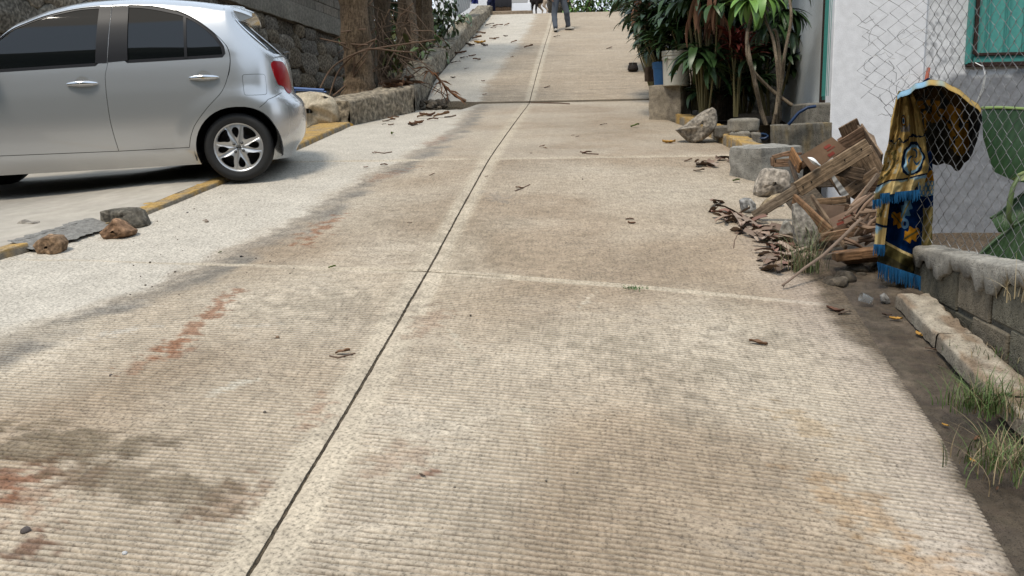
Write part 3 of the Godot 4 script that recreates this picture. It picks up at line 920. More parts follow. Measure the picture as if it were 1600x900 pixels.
		# handles: a chromed grip over a round recess
		for h in [[-1.205, 0.897, fd], [-0.222, 0.907, rd]]:
			var hb := MB.new()
			var pts := []; var rr := []
			for k in 13:
				var u := k / 12.0
				var p := car_point(h[0] - 0.12 + 0.24 * u, h[1] + 0.004 * sin(u * PI))
				pts.append(Vector3(p.x, p.y, (p.z + 0.010 + 0.020 * sin(u * PI)) * side))
				rr.append(0.006 + 0.013 * pow(sin(clampf(u * 1.02, 0.03, 1.0) * PI), 0.4))
			hb.tube(pts, rr, 10)
			obj("handle", hb, chrome, h[2])
			var cup := MB.new()
			var cen := car_point(h[0], h[1])
			cup.lathe([Vector2(0.062, 0.0016), Vector2(0.058, 0.0024), Vector2(0.05, 0.001), Vector2(0.0, 0.0005)], 28, Transform3D(Basis(Vector3.RIGHT, PI * 0.5 * side) , Vector3(cen.x, cen.y, (cen.z + 0.001) * side)))
			obj("handle_cup", cup, paint, h[2])
		# wheel housings
		for ax in [0.0, -2.45]:
			var lb := MB.new()
			lb.grid(25, 3, func(i, j):
				var a: float = -0.25 + (PI + 0.5) * i / 24.0
				var rr: float = [0.372, 0.372, 0.0][j]
				return [Vector3(ax + cos(a) * rr, 0.295 + sin(a) * rr, [0.822, 0.50, 0.50][j] * side), Vector2(i, j)])
			obj("wheel_housing", lb, inner, car)
			# lip of the arch
			var lip := []
			for k in 33:
				var a := -0.12 + (PI + 0.24) * k / 32.0
				var p := car_point(ax + cos(a) * 0.357, 0.295 + sin(a) * 0.357)
				lip.append(Vector3(p.x, p.y, (p.z - 0.012) * side))
			var lpb := MB.new(); lpb.tube(lip, [0.005], 6)
			obj("arch_lip", lpb, inner, car)
			car_wheel(car, ax, (0.81 - 0.032) * side, side, 0.10 + (1.0 if ax < -1 else 0.0))
	# under side
	var ub := MB.new()
	ub.box(Transform3D(Basis.IDENTITY, Vector3(-1.22, 0.235, 0)), Vector3(1.75, 0.12, 1.50), 0.02)
	ub.box(Transform3D(Basis.IDENTITY, Vector3(-1.3, 0.24, 0)), Vector3(3.2, 0.14, 0.95), 0.02)
	ub.box(Transform3D(Basis.IDENTITY, Vector3(0.0, 0.30, 0)), Vector3(0.06, 0.06, 1.35), 0.01)
	obj("underbody", ub, inner, car)
	# spoiler over the rear window: carries the roof line on to a thin edge
	var sp := MB.new()
	var offs := [Vector2(-0.01, 0.001), Vector2(0.0, 0.004), Vector2(0.07, -0.006), Vector2(0.14, -0.024), Vector2(0.195, -0.045), Vector2(0.222, -0.060), Vector2(0.215, -0.068), Vector2(0.16, -0.085), Vector2(0.10, -0.108), Vector2(0.05, -0.14)]
	var base_t := soft(CAR_TOP, S_REAR) - 0.10
	sp.grid(31, offs.size(), func(i, j):
		var f: float = (i - 15) / 15.0
		var q := car_point(S_REAR, base_t + 0.5 * (1.0 - 0.86 * pow(absf(f), 1.3)))
		var nar: float = 1.0 - 0.9 * maxf(offs[j].x, 0.0)
		return [Vector3(q.x + offs[j].x, q.y + offs[j].y, q.z * signf(f) * nar), offs[j]], true)
	for f in [0, 30]:
		var pts := []
		for j in offs.size(): pts.append(sp.v[j * 31 + f])
		sp.face_out(pts, Vector3(0.1, 1.45, 0))
	obj("spoiler", sp, paint, car)
	# wiper on the rear window, aerial stub on the roof
	var wb := MB.new()
	wb.tube([Vector3(0.46, 1.09, 0.0), Vector3(0.475, 1.13, 0.1), Vector3(0.47, 1.12, 0.35), Vector3(0.445, 1.10, 0.52)], [0.018, 0.012, 0.01, 0.008], 6)
	obj("wiper", wb, black, car)
	var ab := MB.new()
	ab.tube([Vector3(-1.50, 1.52, 0.0), Vector3(-1.47, 1.575, 0.0), Vector3(-1.40, 1.60, 0.0), Vector3(-1.25, 1.68, 0.0), Vector3(-1.1, 1.76, 0.0)], [0.03, 0.022, 0.006, 0.004, 0.003], 6)
	obj("aerial", ab, black, car)
	skin("windscreen", panel(screen, [], 1.0, -0.004), glass, car)
	skin("windscreen", panel(screen, [], -1.0, -0.004), glass, car)
	for s in [1.0, -1.0]:
		var hl := MB.new()
		var cen := car_point(S_FRONT - 0.45, 0.78)
		hl.lathe([Vector2(0.0, 0.05), Vector2(0.07, 0.035), Vector2(0.12, 0.0), Vector2(0.12, -0.05)], 20, Transform3D(Basis(Vector3.BACK, PI * 0.5) * Basis(Vector3.RIGHT, 0.6 * s), Vector3(cen.x + 0.02, cen.y, (cen.z - 0.02) * s)))
		obj("headlight", hl, glass, car)
		var mb := MB.new()
		var mc := car_point(-1.98, 1.06)
		mb.lathe([Vector2(0.0, 0.09), Vector2(0.06, 0.07), Vector2(0.085, 0.0), Vector2(0.06, -0.06), Vector2(0.0, -0.075)], 14, Transform3D(Basis(Vector3.RIGHT, PI * 0.5), Vector3(mc.x, mc.y + 0.04, (mc.z + 0.10) * s)))
		mb.tube([Vector3(mc.x, mc.y, (mc.z - 0.02) * s), Vector3(mc.x, mc.y + 0.02, (mc.z + 0.06) * s)], [0.03, 0.025], 6)
		obj("door_mirror", mb, paint, car)

# ---------------------------------------------------------------- rocks, walls and trees on the left
func rock_mesh(size_: Vector3, seed_: int, cuts := 9, rough := 0.08, rings := 14, seg := 22) -> MB:
	var r := RandomNumberGenerator.new(); r.seed = seed_
	var planes := []
	var size := size_ * 1.32
	for k in cuts:
		var n := Vector3(r.randfn(), r.randfn(), r.randfn()).normalized()
		planes.append([n, r.randf_range(0.62, 0.92)])
	planes.append([Vector3.DOWN, 0.72])
	var b := MB.new()
	b.grid(seg + 1, rings + 1, func(i, j):
		var a: float = TAU * (i % seg) / seg; var e: float = PI * j / rings
		var dir := Vector3(sin(e) * cos(a), -cos(e), sin(e) * sin(a))
		var h := 1.0
		for p in planes:
			var c: float = dir.dot(p[0])
			if c > 0.05: h = minf(h, p[1] / c)
		h *= 1.0 + rough * (noise_mid.get_noise_3d(dir.x * 0.7 + seed_, dir.y * 0.7, dir.z * 0.7) * 1.4 + 0.7 * noise_mid.get_noise_3d(dir.x * 2.2, dir.y * 2.2 + seed_, dir.z * 2.2))
		return [Vector3(dir.x * size.x, dir.y * size.y, dir.z * size.z) * 0.5 * h, Vector2(a, e), b.col * (1.0 + 0.35 * noise_mid.get_noise_3d(dir.x * 1.5, dir.y * 1.5 + seed_, dir.z * 1.5))], true)
	var low := 1e9
	for p in b.v: low = minf(low, p.y)
	for k in b.v.size(): b.v[k].y -= low
	return b

func rock(label: String, u: float, w_bottom: float, d: float, size: Vector3, colour: Color, seed_: int, turn := 0.0, group := "", called := "rock", bump := 1.1, material := "rock") -> void:
	var at := D(u, w_bottom, d)
	var b := MB.new(); b = rock_mesh(size, seed_)
	for k in b.c.size(): b.c[k] = Color(b.c[k].r * colour.r, b.c[k].g * colour.g, b.c[k].b * colour.b)
	var o := obj(called, b, mat("rock_" + material, Color(1, 1, 1), 0.92, "rock", 2.2, bump * 0.5))
	o.transform = Transform3D(Basis(Vector3.UP, turn), at - Vector3(0, 0.015, 0))
	tag(o, label, "rock", group)

func build_left_rocks() -> void:
	traced_rock("grey angular rock behind a brown rock on the broken kerb", [[150, 331], [170, 327], [190, 325], [207, 325], [217, 329], [222, 340], [227, 352], [222, 358], [208, 362], [180, 366], [155, 362], [151, 348]], 6.28, 0.26, Color(0.23, 0.215, 0.185), 12)
	traced_rock("brown pointed rock leaning against a larger grey rock by the kerb", [[153, 364], [165, 352], [175, 341], [187, 346], [200, 357], [208, 361], [206, 368], [188, 374], [163, 380], [157, 372]], 6.0, 0.2, Color(0.42, 0.265, 0.17), 31)
	traced_rock("rounded brown rock at the road side of the kerb, beside the mortar ramp", [[47, 385], [57, 374], [70, 367], [88, 368], [97, 379], [94, 391], [89, 400], [70, 402], [56, 404], [54, 397]], 5.62, 0.2, Color(0.42, 0.29, 0.19), 47)
	traced_rock("small grey and white stone on the driveway behind the rounded brown rock", [[22, 349], [32, 343], [45, 347], [55, 346], [62, 354], [57, 362], [60, 370], [48, 369], [34, 366], [26, 360]], 6.25, 0.13, Color(0.46, 0.43, 0.39), 58)
	rock("flat brown stone lying on the driveway at the frame edge", 10, 360, 6.3, Vector3(0.16, 0.04, 0.1), Color(0.28, 0.19, 0.12), 61, 0.2)
	traced_rock("large cream boulder behind the car at the end of the yellow kerb", [[445, 148], [460, 144], [480, 142], [500, 144], [516, 152], [524, 165], [527, 182], [525, 194], [512, 198], [485, 202], [465, 204], [448, 203], [442, 190], [441, 165]], 12.15, 0.62, Color(0.66, 0.57, 0.43), 78, "", "boulder", "concrete")

func build_blue_frame() -> void:
	var t := thing("metal_frame", "blue painted steel frame lying behind the cream boulder", "frame", D(475, 150, 13.2))
	var m := mat("blue_metal", lin(0.10, 0.17, 0.36), 0.5, "plaster", 4.0)
	var o := t.position
	var a := D(440, 137, 13.2) - o; var e := D(506, 141, 13.2) - o
	var b := MB.new(); b.tube([a, e], [0.022], 8); obj("top_rail", b, m, t)
	for k in [0.3, 0.8]:
		var p := a.lerp(e, k)
		b = MB.new(); b.tube([p + Vector3(0, 0.01, 0), p - Vector3(0.0, 0.32, 0.05)], [0.018], 8); obj("leg", b, m, t)
	b = MB.new(); b.tube([a - Vector3(0, 0.02, 0.12), e - Vector3(0, 0.02, 0.12)], [0.012], 6); obj("back_rail", b, m, t)

func build_low_wall() -> void:
	# low mortared wall along the left edge of the ramp, with a big stone at its lower end
	var t := thing("low_stone_wall", "low mortared stone wall along the ramp with dry leaves on its top", "wall", Vector3(-3.1, road_y(20.0), -20.0))
	var org := t.position
	var m := mat("old_masonry", Color(1, 1, 1), 0.95, "rock", 1.1, 0.9, true)
	var body := func(d0: float, d1: float, step: float, xface: Callable, width: float, hgt: Callable) -> MB:
		var b := MB.new()
		var n := int((d1 - d0) / step) + 1
		var prof := [[0.0, -0.15], [0.0, 0.0], [0.01, 0.3], [0.0, 0.6], [0.015, 0.88], [0.05, 1.0], [0.3, 1.03], [0.6, 1.02], [0.93, 1.0], [1.0, 0.9], [1.0, -0.15]]
		b.grid(prof.size(), n, func(i, j):
			var d: float = d0 + (d1 - d0) * j / (n - 1)
			var nm := noise_mid.get_noise_3d(prof[i][0] * 0.5, prof[i][1] * 0.6, d * 0.9); var nf := noise_fine.get_noise_3d(prof[i][0] * 0.5, prof[i][1] * 0.4, d)
			var x: float = xface.call(d) - prof[i][0] * width + (0.05 * nm + 0.02 * nf if i < 6 else 0.0)
			var y: float = road_y(d) + hgt.call(d) * prof[i][1] * (1.0 + 0.1 * nm) + 0.012 * nf
			var col := Color(0.38, 0.34, 0.27)
			if i < 5:
				var st := noise_mid.get_noise_2d(d * 2.5, 4.0)
				col = col.lerp(Color(0.24, 0.19, 0.13), clampf(1.5 * st, 0, 0.75))
			col *= 1.0 + 0.45 * nm + 0.3 * nf
			return [Vector3(x, y, -d) - org, Vector2(x, d), col], true)
		for e in [0, n - 1]:
			var pts := []
			for i in prof.size(): pts.append(b.v[e * prof.size() + i])
			b.col = Color(0.28, 0.24, 0.18)
			b.face_out(pts, b.v[int(n / 2) * prof.size() + 5])
		return b
	obj("wall_body", body.call(14.45, 31.0, 0.12, func(d): return lerpf(-2.68, -2.98, clampf((d - 14.45) / 4.0, 0, 1)), 0.46, func(d): return 0.36 + 0.08 * sin(d * 0.8)), m, t)
	var s := body.call(12.3, 14.43, 0.1, func(d): return lerpf(-3.17, -2.66, clampf((d - 12.3) / 2.1, 0, 1)) - 0.01, 0.55, func(d): return lerpf(0.33, 0.40, (d - 12.3) / 2.1)) as MB
	for k in s.c.size(): s.c[k] = s.c[k].lerp(Color(0.47, 0.41, 0.32), 0.65)
	var st := obj("end_stone", s, m, t)
	st.set_meta("label", "large pale stone ending the wall, a dab of yellow paint on it")
	# dab of paint on the stone's lower corner
	var pb := MB.new()
	pb.grid(5, 4, func(i, j):
		var p := D(536 + i * 4.0, 190 + j * 2.2 + 2.0 * absf(i - 2), 12.24 + 0.02 * i)
		return [p - org, Vector2(i, j), Color(0.58, 0.35, 0.09)])
	obj("paint_dab", pb, mats["kerb"], t)

func build_rubble_wall() -> void:
	# masonry of the plot behind the car: rubble below, a concrete beam, hollow blocks above
	var A := Vector3(-7.3, 0, -7.5); var Bq := Vector3(-5.55, 0, -20.6)
	var along := (Bq - A).normalized(); var nrm := Vector3(-along.z, 0, along.x)
	if nrm.x < 0: nrm = -nrm
	var base := on_plane(470, 150, A, nrm)
	var t := thing("plot_wall", "old wall of rubble stone, a concrete beam and grey blocks behind the car", "wall", Vector3(base.x, base.y, base.z))
	var xb := Basis(along, Vector3.UP, along.cross(Vector3.UP))
	t.transform.basis = xb                      # local x along the wall away from us, y up, z out of its face... or into it
	var out := 1.0 if xb.z.dot(nrm) > 0 else -1.0
	var loc := func(u: float, w: float) -> Vector2:
		var p := xb.inverse() * (on_plane(u, w, A, nrm) - t.position); return Vector2(p.x, p.y)
	var b1: Vector2 = loc.call(396, 16); var b2: Vector2 = loc.call(531, 59)
	var slope := (b2.y - b1.y) / (b2.x - b1.x)
	var t1: Vector2 = loc.call(447, 0); var t2: Vector2 = loc.call(531, 33)
	var beam_lo := func(x: float) -> float: return b1.y + slope * (x - b1.x)
	var bh: float = ((t1.y - beam_lo.call(t1.x)) + (t2.y - beam_lo.call(t2.x))) * 0.5
	var x0: float = loc.call(-60, 20).x - 0.5; var x1: float = b2.x
	var stone_m := mat("rubble", Color(1, 1, 1), 0.95, "rock", 1.6, 0.9)
	# mortar core behind the stones
	var b := MB.new(); b.col = Color(0.24, 0.215, 0.175)
	b.grid(40, 12, func(i, j):
		var x := lerpf(x0, x1, i / 39.0)
		var y := lerpf(-1.2, beam_lo.call(x), j / 11.0)
		return [Vector3(x, y, out * (-0.03 + 0.03 * noise_mid.get_noise_2d(x * 2.0, y * 2.0))), Vector2(x, y), b.col * (1.0 + 0.5 * noise_fine.get_noise_2d(x, y))])
	obj("mortar", b, stone_m, t)
	# rubble: every stone its own piece
	var r := RandomNumberGenerator.new(); r.seed = 91
	var y := -1.1
	var count := 0
	while y < 2.6 and count < 290:
		var h := r.randf_range(0.30, 0.62)
		var x := x0 + r.randf_range(0.0, 0.4)
		while x < x1 - 0.1:
			var w := r.randf_range(0.30, 0.95)
			var c := Vector2(x + w * 0.5, y + h * 0.5 + r.randf_range(-0.05, 0.05))
			x += w * 0.98
			if c.y + h * 0.3 > beam_lo.call(c.x): continue
			var sb := MB.new()
			var k0 := r.randf_range(0.75, 1.2)
			var tone: Color = [Color(0.39, 0.355, 0.30), Color(0.36, 0.335, 0.295), Color(0.42, 0.36, 0.275), Color(0.33, 0.31, 0.27)][r.randi() % 4] * k0
			var n := 12
			var ring := []
			for k in n:
				var a := TAU * k / n
				var e := 0.53 * pow(pow(absf(cos(a)), 7.0) + pow(absf(sin(a)), 7.0), -1.0 / 7.0) * r.randf_range(0.80, 1.06)
				ring.append(Vector2(cos(a) * w * e, sin(a) * h * e))
			for lay in [[1.0, -0.05], [0.98, 0.012], [0.88, 0.034], [0.5, 0.045]]:
				for k in n:
					var q: Vector2 = ring[k] * lay[0]
					sb.col = tone * (1.0 + 0.35 * noise_fine.get_noise_2d(c.x + q.x, c.y + q.y))
					var yy := minf(q.y + c.y, beam_lo.call(c.x + q.x) - 0.005) - c.y
					sb.vert(Vector3(q.x, yy, out * (lay[1] + 0.06 * noise_mid.get_noise_2d(c.x + q.x, c.y + q.y))), q)
			var mid := sb.vert(Vector3(0, 0, out * (0.045 + 0.03 * r.randf())), Vector2.ZERO)
			for l in 3:
				for k in n:
					var a0 := l * n + k; var a1 := l * n + (k + 1) % n
					sb.tri_i(a0, a1, a0 + n); sb.tri_i(a1, a1 + n, a0 + n)
			for k in n: sb.tri_i(3 * n + k, 3 * n + (k + 1) % n, mid)
			obj("stone", sb, stone_m, t, Transform3D(Basis.IDENTITY, Vector3(c.x, c.y, 0)))
			count += 1
		y += h * 0.93
	# beam
	b = MB.new(); b.col = Color(0.36, 0.335, 0.285)
	b.grid(70, 6, func(i, j):
		var x := lerpf(x0, x1, i / 69.0)
		var q: Array = [[0.0, -0.1], [0.0, 0.07], [0.04, 0.09], [0.96, 0.09], [1.0, 0.07], [1.0, -0.1]][j]
		var n := noise_fine.get_noise_2d(x, q[0] * 2.0); var nm := noise_mid.get_noise_2d(x * 0.6, q[0])
		return [Vector3(x, beam_lo.call(x) + bh * q[0] + (0.03 * n if j < 2 else 0.0), out * (q[1] + 0.006 * n)), Vector2(x, q[0]), b.col * (1.0 + 0.3 * nm + 0.12 * n)])
	b.col = Color(0.23, 0.21, 0.17)
	var e0: float = beam_lo.call(x1)
	b.face_out([Vector3(x1, e0, -0.1 * out), Vector3(x1, e0 + bh, -0.1 * out), Vector3(x1, e0 + bh, 0.085 * out), Vector3(x1, e0, 0.085 * out)], Vector3(x1 - 1.0, e0, 0))
	obj("beam", b, mat("old_concrete", Color(1, 1, 1), 0.95, "concrete", 1.2, 0.5), t)
	# block courses along the beam
	var up := Vector2(1, slope).normalized()
	var turn := Basis(Vector3.BACK, atan(slope))
	var bm := []
	for k in 4:
		var mb := MB.new(); mb.col = [Color(0.33, 0.30, 0.255), Color(0.36, 0.325, 0.275), Color(0.30, 0.275, 0.235), Color(0.38, 0.335, 0.275)][k]
		mb.box(Transform3D.IDENTITY, Vector3(0.395, 0.188, 0.14), 0.006)
		bm.append(mb.mesh())
	for row in 4:
		var s := x0 + (0.2 if row % 2 else 0.0)
		while s < x1 + 1.5:
			var c := Vector2(s, beam_lo.call(s) + bh + 0.105 + row * 0.203)
			inst("block", bm[r.randi() % 4], mats["old_concrete"], t, Transform3D(turn, Vector3(c.x, c.y, out * (-0.02 + r.randf_range(-0.006, 0.006)))))
			s += 0.41 * up.x
	b = MB.new(); b.col = Color(0.13, 0.115, 0.09)
	var q0: float = beam_lo.call(x0) + bh; var q1: float = beam_lo.call(x1 + 1.6) + bh
	b.face_out([Vector3(x0, q0, out * 0.035), Vector3(x1 + 1.6, q1, out * 0.035), Vector3(x1 + 1.6, q1 + 0.82, out * 0.035), Vector3(x0, q0 + 0.82, out * 0.035)], Vector3(0, 0, -out))
	b.face_out([Vector3(x0, q0, out * -0.06), Vector3(x1 + 1.6, q1, out * -0.06), Vector3(x1 + 1.6, q1 + 0.82, out * -0.06), Vector3(x0, q0 + 0.82, out * -0.06)], Vector3(0, 0, out))
	obj("joint_mortar", b, mats["old_concrete"], t)

func leaf_mesh(length: float, width: float, bend: float, fold := 0.25, segs := 6, col := Color(1, 1, 1)) -> ArrayMesh:
	# a leaf growing along +z from the origin, drooping along -y
	var b := MB.new(); b.col = col
	b.grid(3, segs + 1, func(i, j):
		var t: float = float(j) / segs
		var w := width * 0.5 * pow(sin(PI * clampf(t * 0.93 + 0.045, 0, 1)), 0.8) * (1.0 - 0.25 * t)
		var a := bend * t
		var z := length * (sin(a) / maxf(bend, 0.01)) if bend > 0.01 else length * t
		var y := -length * ((1.0 - cos(a)) / maxf(bend, 0.01)) if bend > 0.01 else 0.0
		return [Vector3((i - 1) * w, y + fold * absf(i - 1) * w, z), Vector2(i * 0.5, t), col * (0.82 if i == 1 else 1.0)])
	return b.mesh()

func tree_crown(parent: Node3D, centre: Vector3, size: Vector3, count: int, seed_: int, col: Color, length := 0.22) -> void:
	# leaf clumps through the crown's volume; beyond the top of the picture, but it shades what stands below
	var r := RandomNumberGenerator.new(); r.seed = seed_
	var b := MB.new()
	var clumps := []
	for k in int(count / 40.0) + 1:
		var q := Vector3(r.randfn(), r.randfn(), r.randfn()).normalized() * pow(r.randf(), 0.4)
		clumps.append(q)
	for k in count:
		var q: Vector3 = clumps[r.randi() % clumps.size()] + Vector3(r.randfn(), r.randfn(), r.randfn()) * 0.16
		var p := centre + Vector3(q.x * size.x, q.y * size.y, q.z * size.z) * 0.5
		var dir := Vector3(r.randfn(), r.randfn() * 0.6 - 0.35, r.randfn()).normalized()
		var side := dir.cross(Vector3(r.randfn(), r.randfn(), r.randfn())).normalized() * length * 0.2
		b.col = col * r.randf_range(0.6, 1.4)
		var a := b.vert(p); var e := b.vert(p + dir * length * 0.45 + side); var f := b.vert(p + dir * length); var g := b.vert(p + dir * length * 0.45 - side)
		b.tri_i(a, e, f); b.tri_i(a, f, g)
	obj("crown", b, mat("leaves", Color(1, 1, 1), 0.6, "", 1.0, 0, false, {"backlight": Color(0.2, 0.25, 0.08)}), parent)

func trunk(called: String, label: String, path: Array, rads: Array, colour: Color, crown: Array, group := "") -> Node3D:
	var t := thing(called, label, "tree", path[0], group)
	var b := MB.new()
	var pts := []; var rr := []
	for k in path.size() - 1:
		for j in 6:
			pts.append(path[k].lerp(path[k + 1], j / 6.0) - path[0]); rr.append(lerpf(rads[k], rads[k + 1], j / 6.0) * (1.0 + 0.07 * rng.randfn()))
	pts.append(path[-1] - path[0]); rr.append(rads[-1])
	b.tube(pts, rr, 16, false)
	for k in b.v.size():
		var n := noise_mid.get_noise_3d(b.v[k].x * 1.2, b.v[k].y * 0.5, b.v[k].z * 1.2)
		b.v[k] += Vector3(n, 0, n) * 0.03
		b.c[k] = colour * (1.0 + 0.5 * n)
	obj("trunk", b, mat("bark", Color(1, 1, 1), 0.95, "bark", 2.2, 1.6), t)
	if crown.size():
		# limbs reach from the trunk's top into the crown
		var top: Vector3 = path[-1] - path[0]
		var c: Vector3 = crown[0] - path[0]; var s: Vector3 = crown[1]
		for k in 5:
			var e := c + Vector3(cos(k * 1.26) * s.x * 0.35, rng.randf_range(-0.1, 0.3) * s.y, sin(k * 1.26) * s.z * 0.35)
			var lb := MB.new(); lb.col = colour
			lb.tube([top - Vector3(0, 0.2, 0), top.lerp(e, 0.4) + Vector3(0, 0.15, 0), e], [rads[-1] * 0.6, rads[-1] * 0.4, 0.02], 8)
			obj("limb", lb, mats["bark"], t)
		tree_crown(t, c, s, crown[2], int(absf(path[0].x * 97)), Color(0.055, 0.085, 0.028))
	return t

func vine(label: String, u0: float, u1: float, w0: float, w1: float, d: float, count: int, seed_: int, col: Color, length := 0.16, droop := 1.2) -> void:
	var t := thing("vine", label, "plant", D((u0 + u1) * 0.5, w1, d))
	var r := RandomNumberGenerator.new(); r.seed = seed_
	var m := mat("leaf_gloss", Color(1, 1, 1), 0.42, "", 1.0, 0, false, {"backlight": Color(0.16, 0.2, 0.06), "metallic_specular": 0.5})
	var kinds := []
	for k in 4: kinds.append(leaf_mesh(length * r.randf_range(0.8, 1.2), length * r.randf_range(0.35, 0.5), droop * r.randf_range(0.6, 1.2), 0.2, 4, col * r.randf_range(0.6, 1.35)))
	for k in 4:
		var b := MB.new(); b.col = Color(0.1, 0.075, 0.045)
		var uu := lerpf(u0, u1, (k + 0.5) / 4.0)
		b.tube([D(uu, w1, d + 0.1) - t.position, D(uu + 5, (w0 + w1) * 0.5, d + 0.15) - t.position, D(uu - 3, w0, d + 0.1) - t.position], [0.015, 0.012, 0.008], 5)
		obj("stem", b, mats["bark"], t)
	for k in count:
		var p := D(r.randf_range(u0, u1), lerpf(w0, w1, pow(r.randf(), 0.8)), d + r.randf_range(-0.3, 0.35)) - t.position
		var q := Basis(Vector3.UP, r.randf() * TAU) * Basis(Vector3.RIGHT, r.randf_range(-0.3, 0.9)) * Basis(Vector3.BACK, r.randf_range(-0.5, 0.5))
		inst("leaf", kinds[r.randi() % 4], m, t, Transform3D(q.scaled(Vector3.ONE * r.randf_range(0.7, 1.2)), p))

func build_left_trees() -> void:
	var grey := Color(0.235, 0.185, 0.135)
	var g := "tree trunks behind the low stone wall"
	trunk("tree", "thick pale-spotted tree trunk beside the rubble wall", [D(560, 158, 14.6), D(561, 120, 14.6), D(556, 60, 14.6), D(552, 0, 14.6), D(548, -90, 14.6)], [0.29, 0.235, 0.225, 0.215, 0.2], Color(0.30, 0.225, 0.155), [D(548, -200, 14.8), Vector3(4.5, 2.4, 4.0), 1300], g)
	trunk("tree", "dark leaning trunk with a pale twisted stem against it", [D(630, 100, 18.2), D(634, 60, 18.2), D(636, 20, 18.2), D(634, -80, 18.2)], [0.26, 0.2, 0.19, 0.17], Color(0.15, 0.115, 0.085), [D(640, -160, 18.4), Vector3(4.0, 2.2, 4.0), 1500], g)
	trunk("tree", "slim grey trunk between the dark trunk and the leafy vine", [D(668, 66, 20.6), D(668, 30, 20.6), D(667, 0, 20.6), D(664, -70, 20.6)], [0.15, 0.13, 0.12, 0.1], grey, [D(664, -130, 20.8), Vector3(3.5, 2.0, 3.5), 1800], g)
	trunk("tree", "thin crooked pale stem wound along the dark trunk", [D(646, 98, 17.9), D(648, 60, 17.9), D(645, 25, 17.9), D(639, 0, 17.9), D(640, -60, 18.0)], [0.085, 0.075, 0.07, 0.06, 0.05], Color(0.24, 0.20, 0.16), [], g)
	trunk("tree", "brown trunk half hidden behind the grey trunks", [D(655, 80, 22.0), D(654, 30, 22.0), D(653, -40, 22.0)], [0.2, 0.18, 0.16], Color(0.17, 0.13, 0.09), [], g)
	trunk("tree", "narrow grey trunk just behind the thick spotted trunk", [D(583, 140, 15.6), D(580, 80, 15.6), D(577, 30, 15.6), D(574, -30, 15.6)], [0.10, 0.09, 0.08, 0.07], Color(0.20, 0.175, 0.14), [], g)
	trunk("tree", "shaded brown trunk in the tangle of dry twigs", [D(602, 128, 16.5), D(600, 70, 16.5), D(597, 10, 16.5), D(596, -40, 16.5)], [0.17, 0.15, 0.14, 0.13], Color(0.12, 0.095, 0.07), [], g)
	vine("leafy green creeper hanging beside the corrugated sheet", 676, 712, -30, 55, 22.0, 150, 5, Color(0.055, 0.09, 0.03), 0.2)
	vine("low green leaves growing over the wall top by the dark trunk", 648, 700, 55, 88, 20.4, 70, 6, Color(0.08, 0.12, 0.04), 0.18, 0.8)
	vine("small bright-green weeds at the foot of the dark trunk", 648, 668, 70, 92, 17.6, 28, 7, Color(0.10, 0.15, 0.05), 0.16, 0.6)
	vine("green weeds on the wall top below the corrugated sheet", 712, 735, 20, 42, 24.6, 50, 8, Color(0.09, 0.13, 0.05), 0.2, 0.7)
	vine("yellow-green sprigs among the dry twigs near the spotted trunk", 600, 632, 45, 112, 16.2, 46, 9, Color(0.10, 0.11, 0.035), 0.2, 0.7)
	vine("dark ivy leaves high between the trunks", 596, 622, -20, 40, 18.8, 60, 10, Color(0.04, 0.07, 0.025), 0.2, 0.9)
	for q in [[600, 24.0, "dense green thicket behind the tangle of twigs"], [650, 26.0, "dense green thicket behind the dark leaning trunk"], [705, 29.0, "dense green thicket behind the corrugated sheet"]]:
		var bt := thing("thicket", q[2], "bush", Vector3(D(q[0], 60, q[1]).x - 0.5, ground_y(-5.5, q[1]), -q[1]))
		tree_crown(bt, Vector3(0, 1.4, 0), Vector3(3.4, 3.6, 1.6), 2600, int(q[0]), Color(0.06, 0.095, 0.03), 0.26)
	# tangle of bare twigs
	var r := RandomNumberGenerator.new(); r.seed = 77
	var t := thing("twig_thicket", "tangle of dry brown twigs between the tree trunks", "twigs", D(600, 140, 15.5))
	var m := mat("twig", Color(1, 1, 1), 0.9)
	for k in 110:
		var u := r.randf_range(572, 646); var w := r.randf_range(0, 130); var d := r.randf_range(15.0, 18.0)
		var a := r.randf_range(-1.2, 1.2)
		var p := D(u, w, d) - t.position
		var q := p + Vector3(sin(a) * 0.7, -cos(a) * 0.6, r.randf_range(-0.3, 0.3)) * r.randf_range(0.4, 1.3)
		var b := MB.new(); b.col = Color(0.155, 0.105, 0.07) * r.randf_range(0.5, 1.5)
		b.tube([p, p.lerp(q, 0.5) + Vector3(r.randfn(), r.randfn(), r.randfn()) * 0.06, q], [0.012, 0.009, 0.004], 4, false)
		obj("twig", b, m, t)
	# long arching runners across the thick trunk
	var tt := thing("dry_vine", "long bare brown runners arching across the spotted trunk", "vine", D(540, 150, 14.3))
	for c in [[[500, 138], [520, 105], [560, 82], [610, 72], [680, 62]], [[512, 160], [530, 110], [568, 78], [620, 80], [650, 82]], [[555, 170], [548, 120], [570, 85], [588, 60]], [[500, 60], [540, 68], [575, 70]], [[533, 50], [560, 46], [572, 46]], [[520, 150], [545, 128], [572, 92]], [[548, 160], [552, 130], [553, 88]], [[530, 68], [550, 76], [585, 62]]]:
		var pts := []; var rr := []
		for k in c.size():
			pts.append(D(c[k][0], c[k][1], 14.3 + 0.12 * sin(k * 2.0)) - tt.position); rr.append(0.02 - 0.003 * k)
		var cv := Curve3D.new()
		for k in pts.size():
			var tg: Vector3 = (pts[min(k + 1, pts.size() - 1)] - pts[max(k - 1, 0)]) / 6.0
			cv.add_point(pts[k], -tg, tg)
		var b := MB.new(); b.col = Color(0.15, 0.10, 0.07)
		var dense := Array(cv.tessellate(3, 4))
		b.tube(dense, [0.013], 5)
		obj("runner", b, m, tt)
	# corrugated sheet by the wall
	var cs := thing("corrugated_sheet", "pale grey corrugated metal sheet leaning behind the low wall", "sheet", D(725, 25, 25.6))
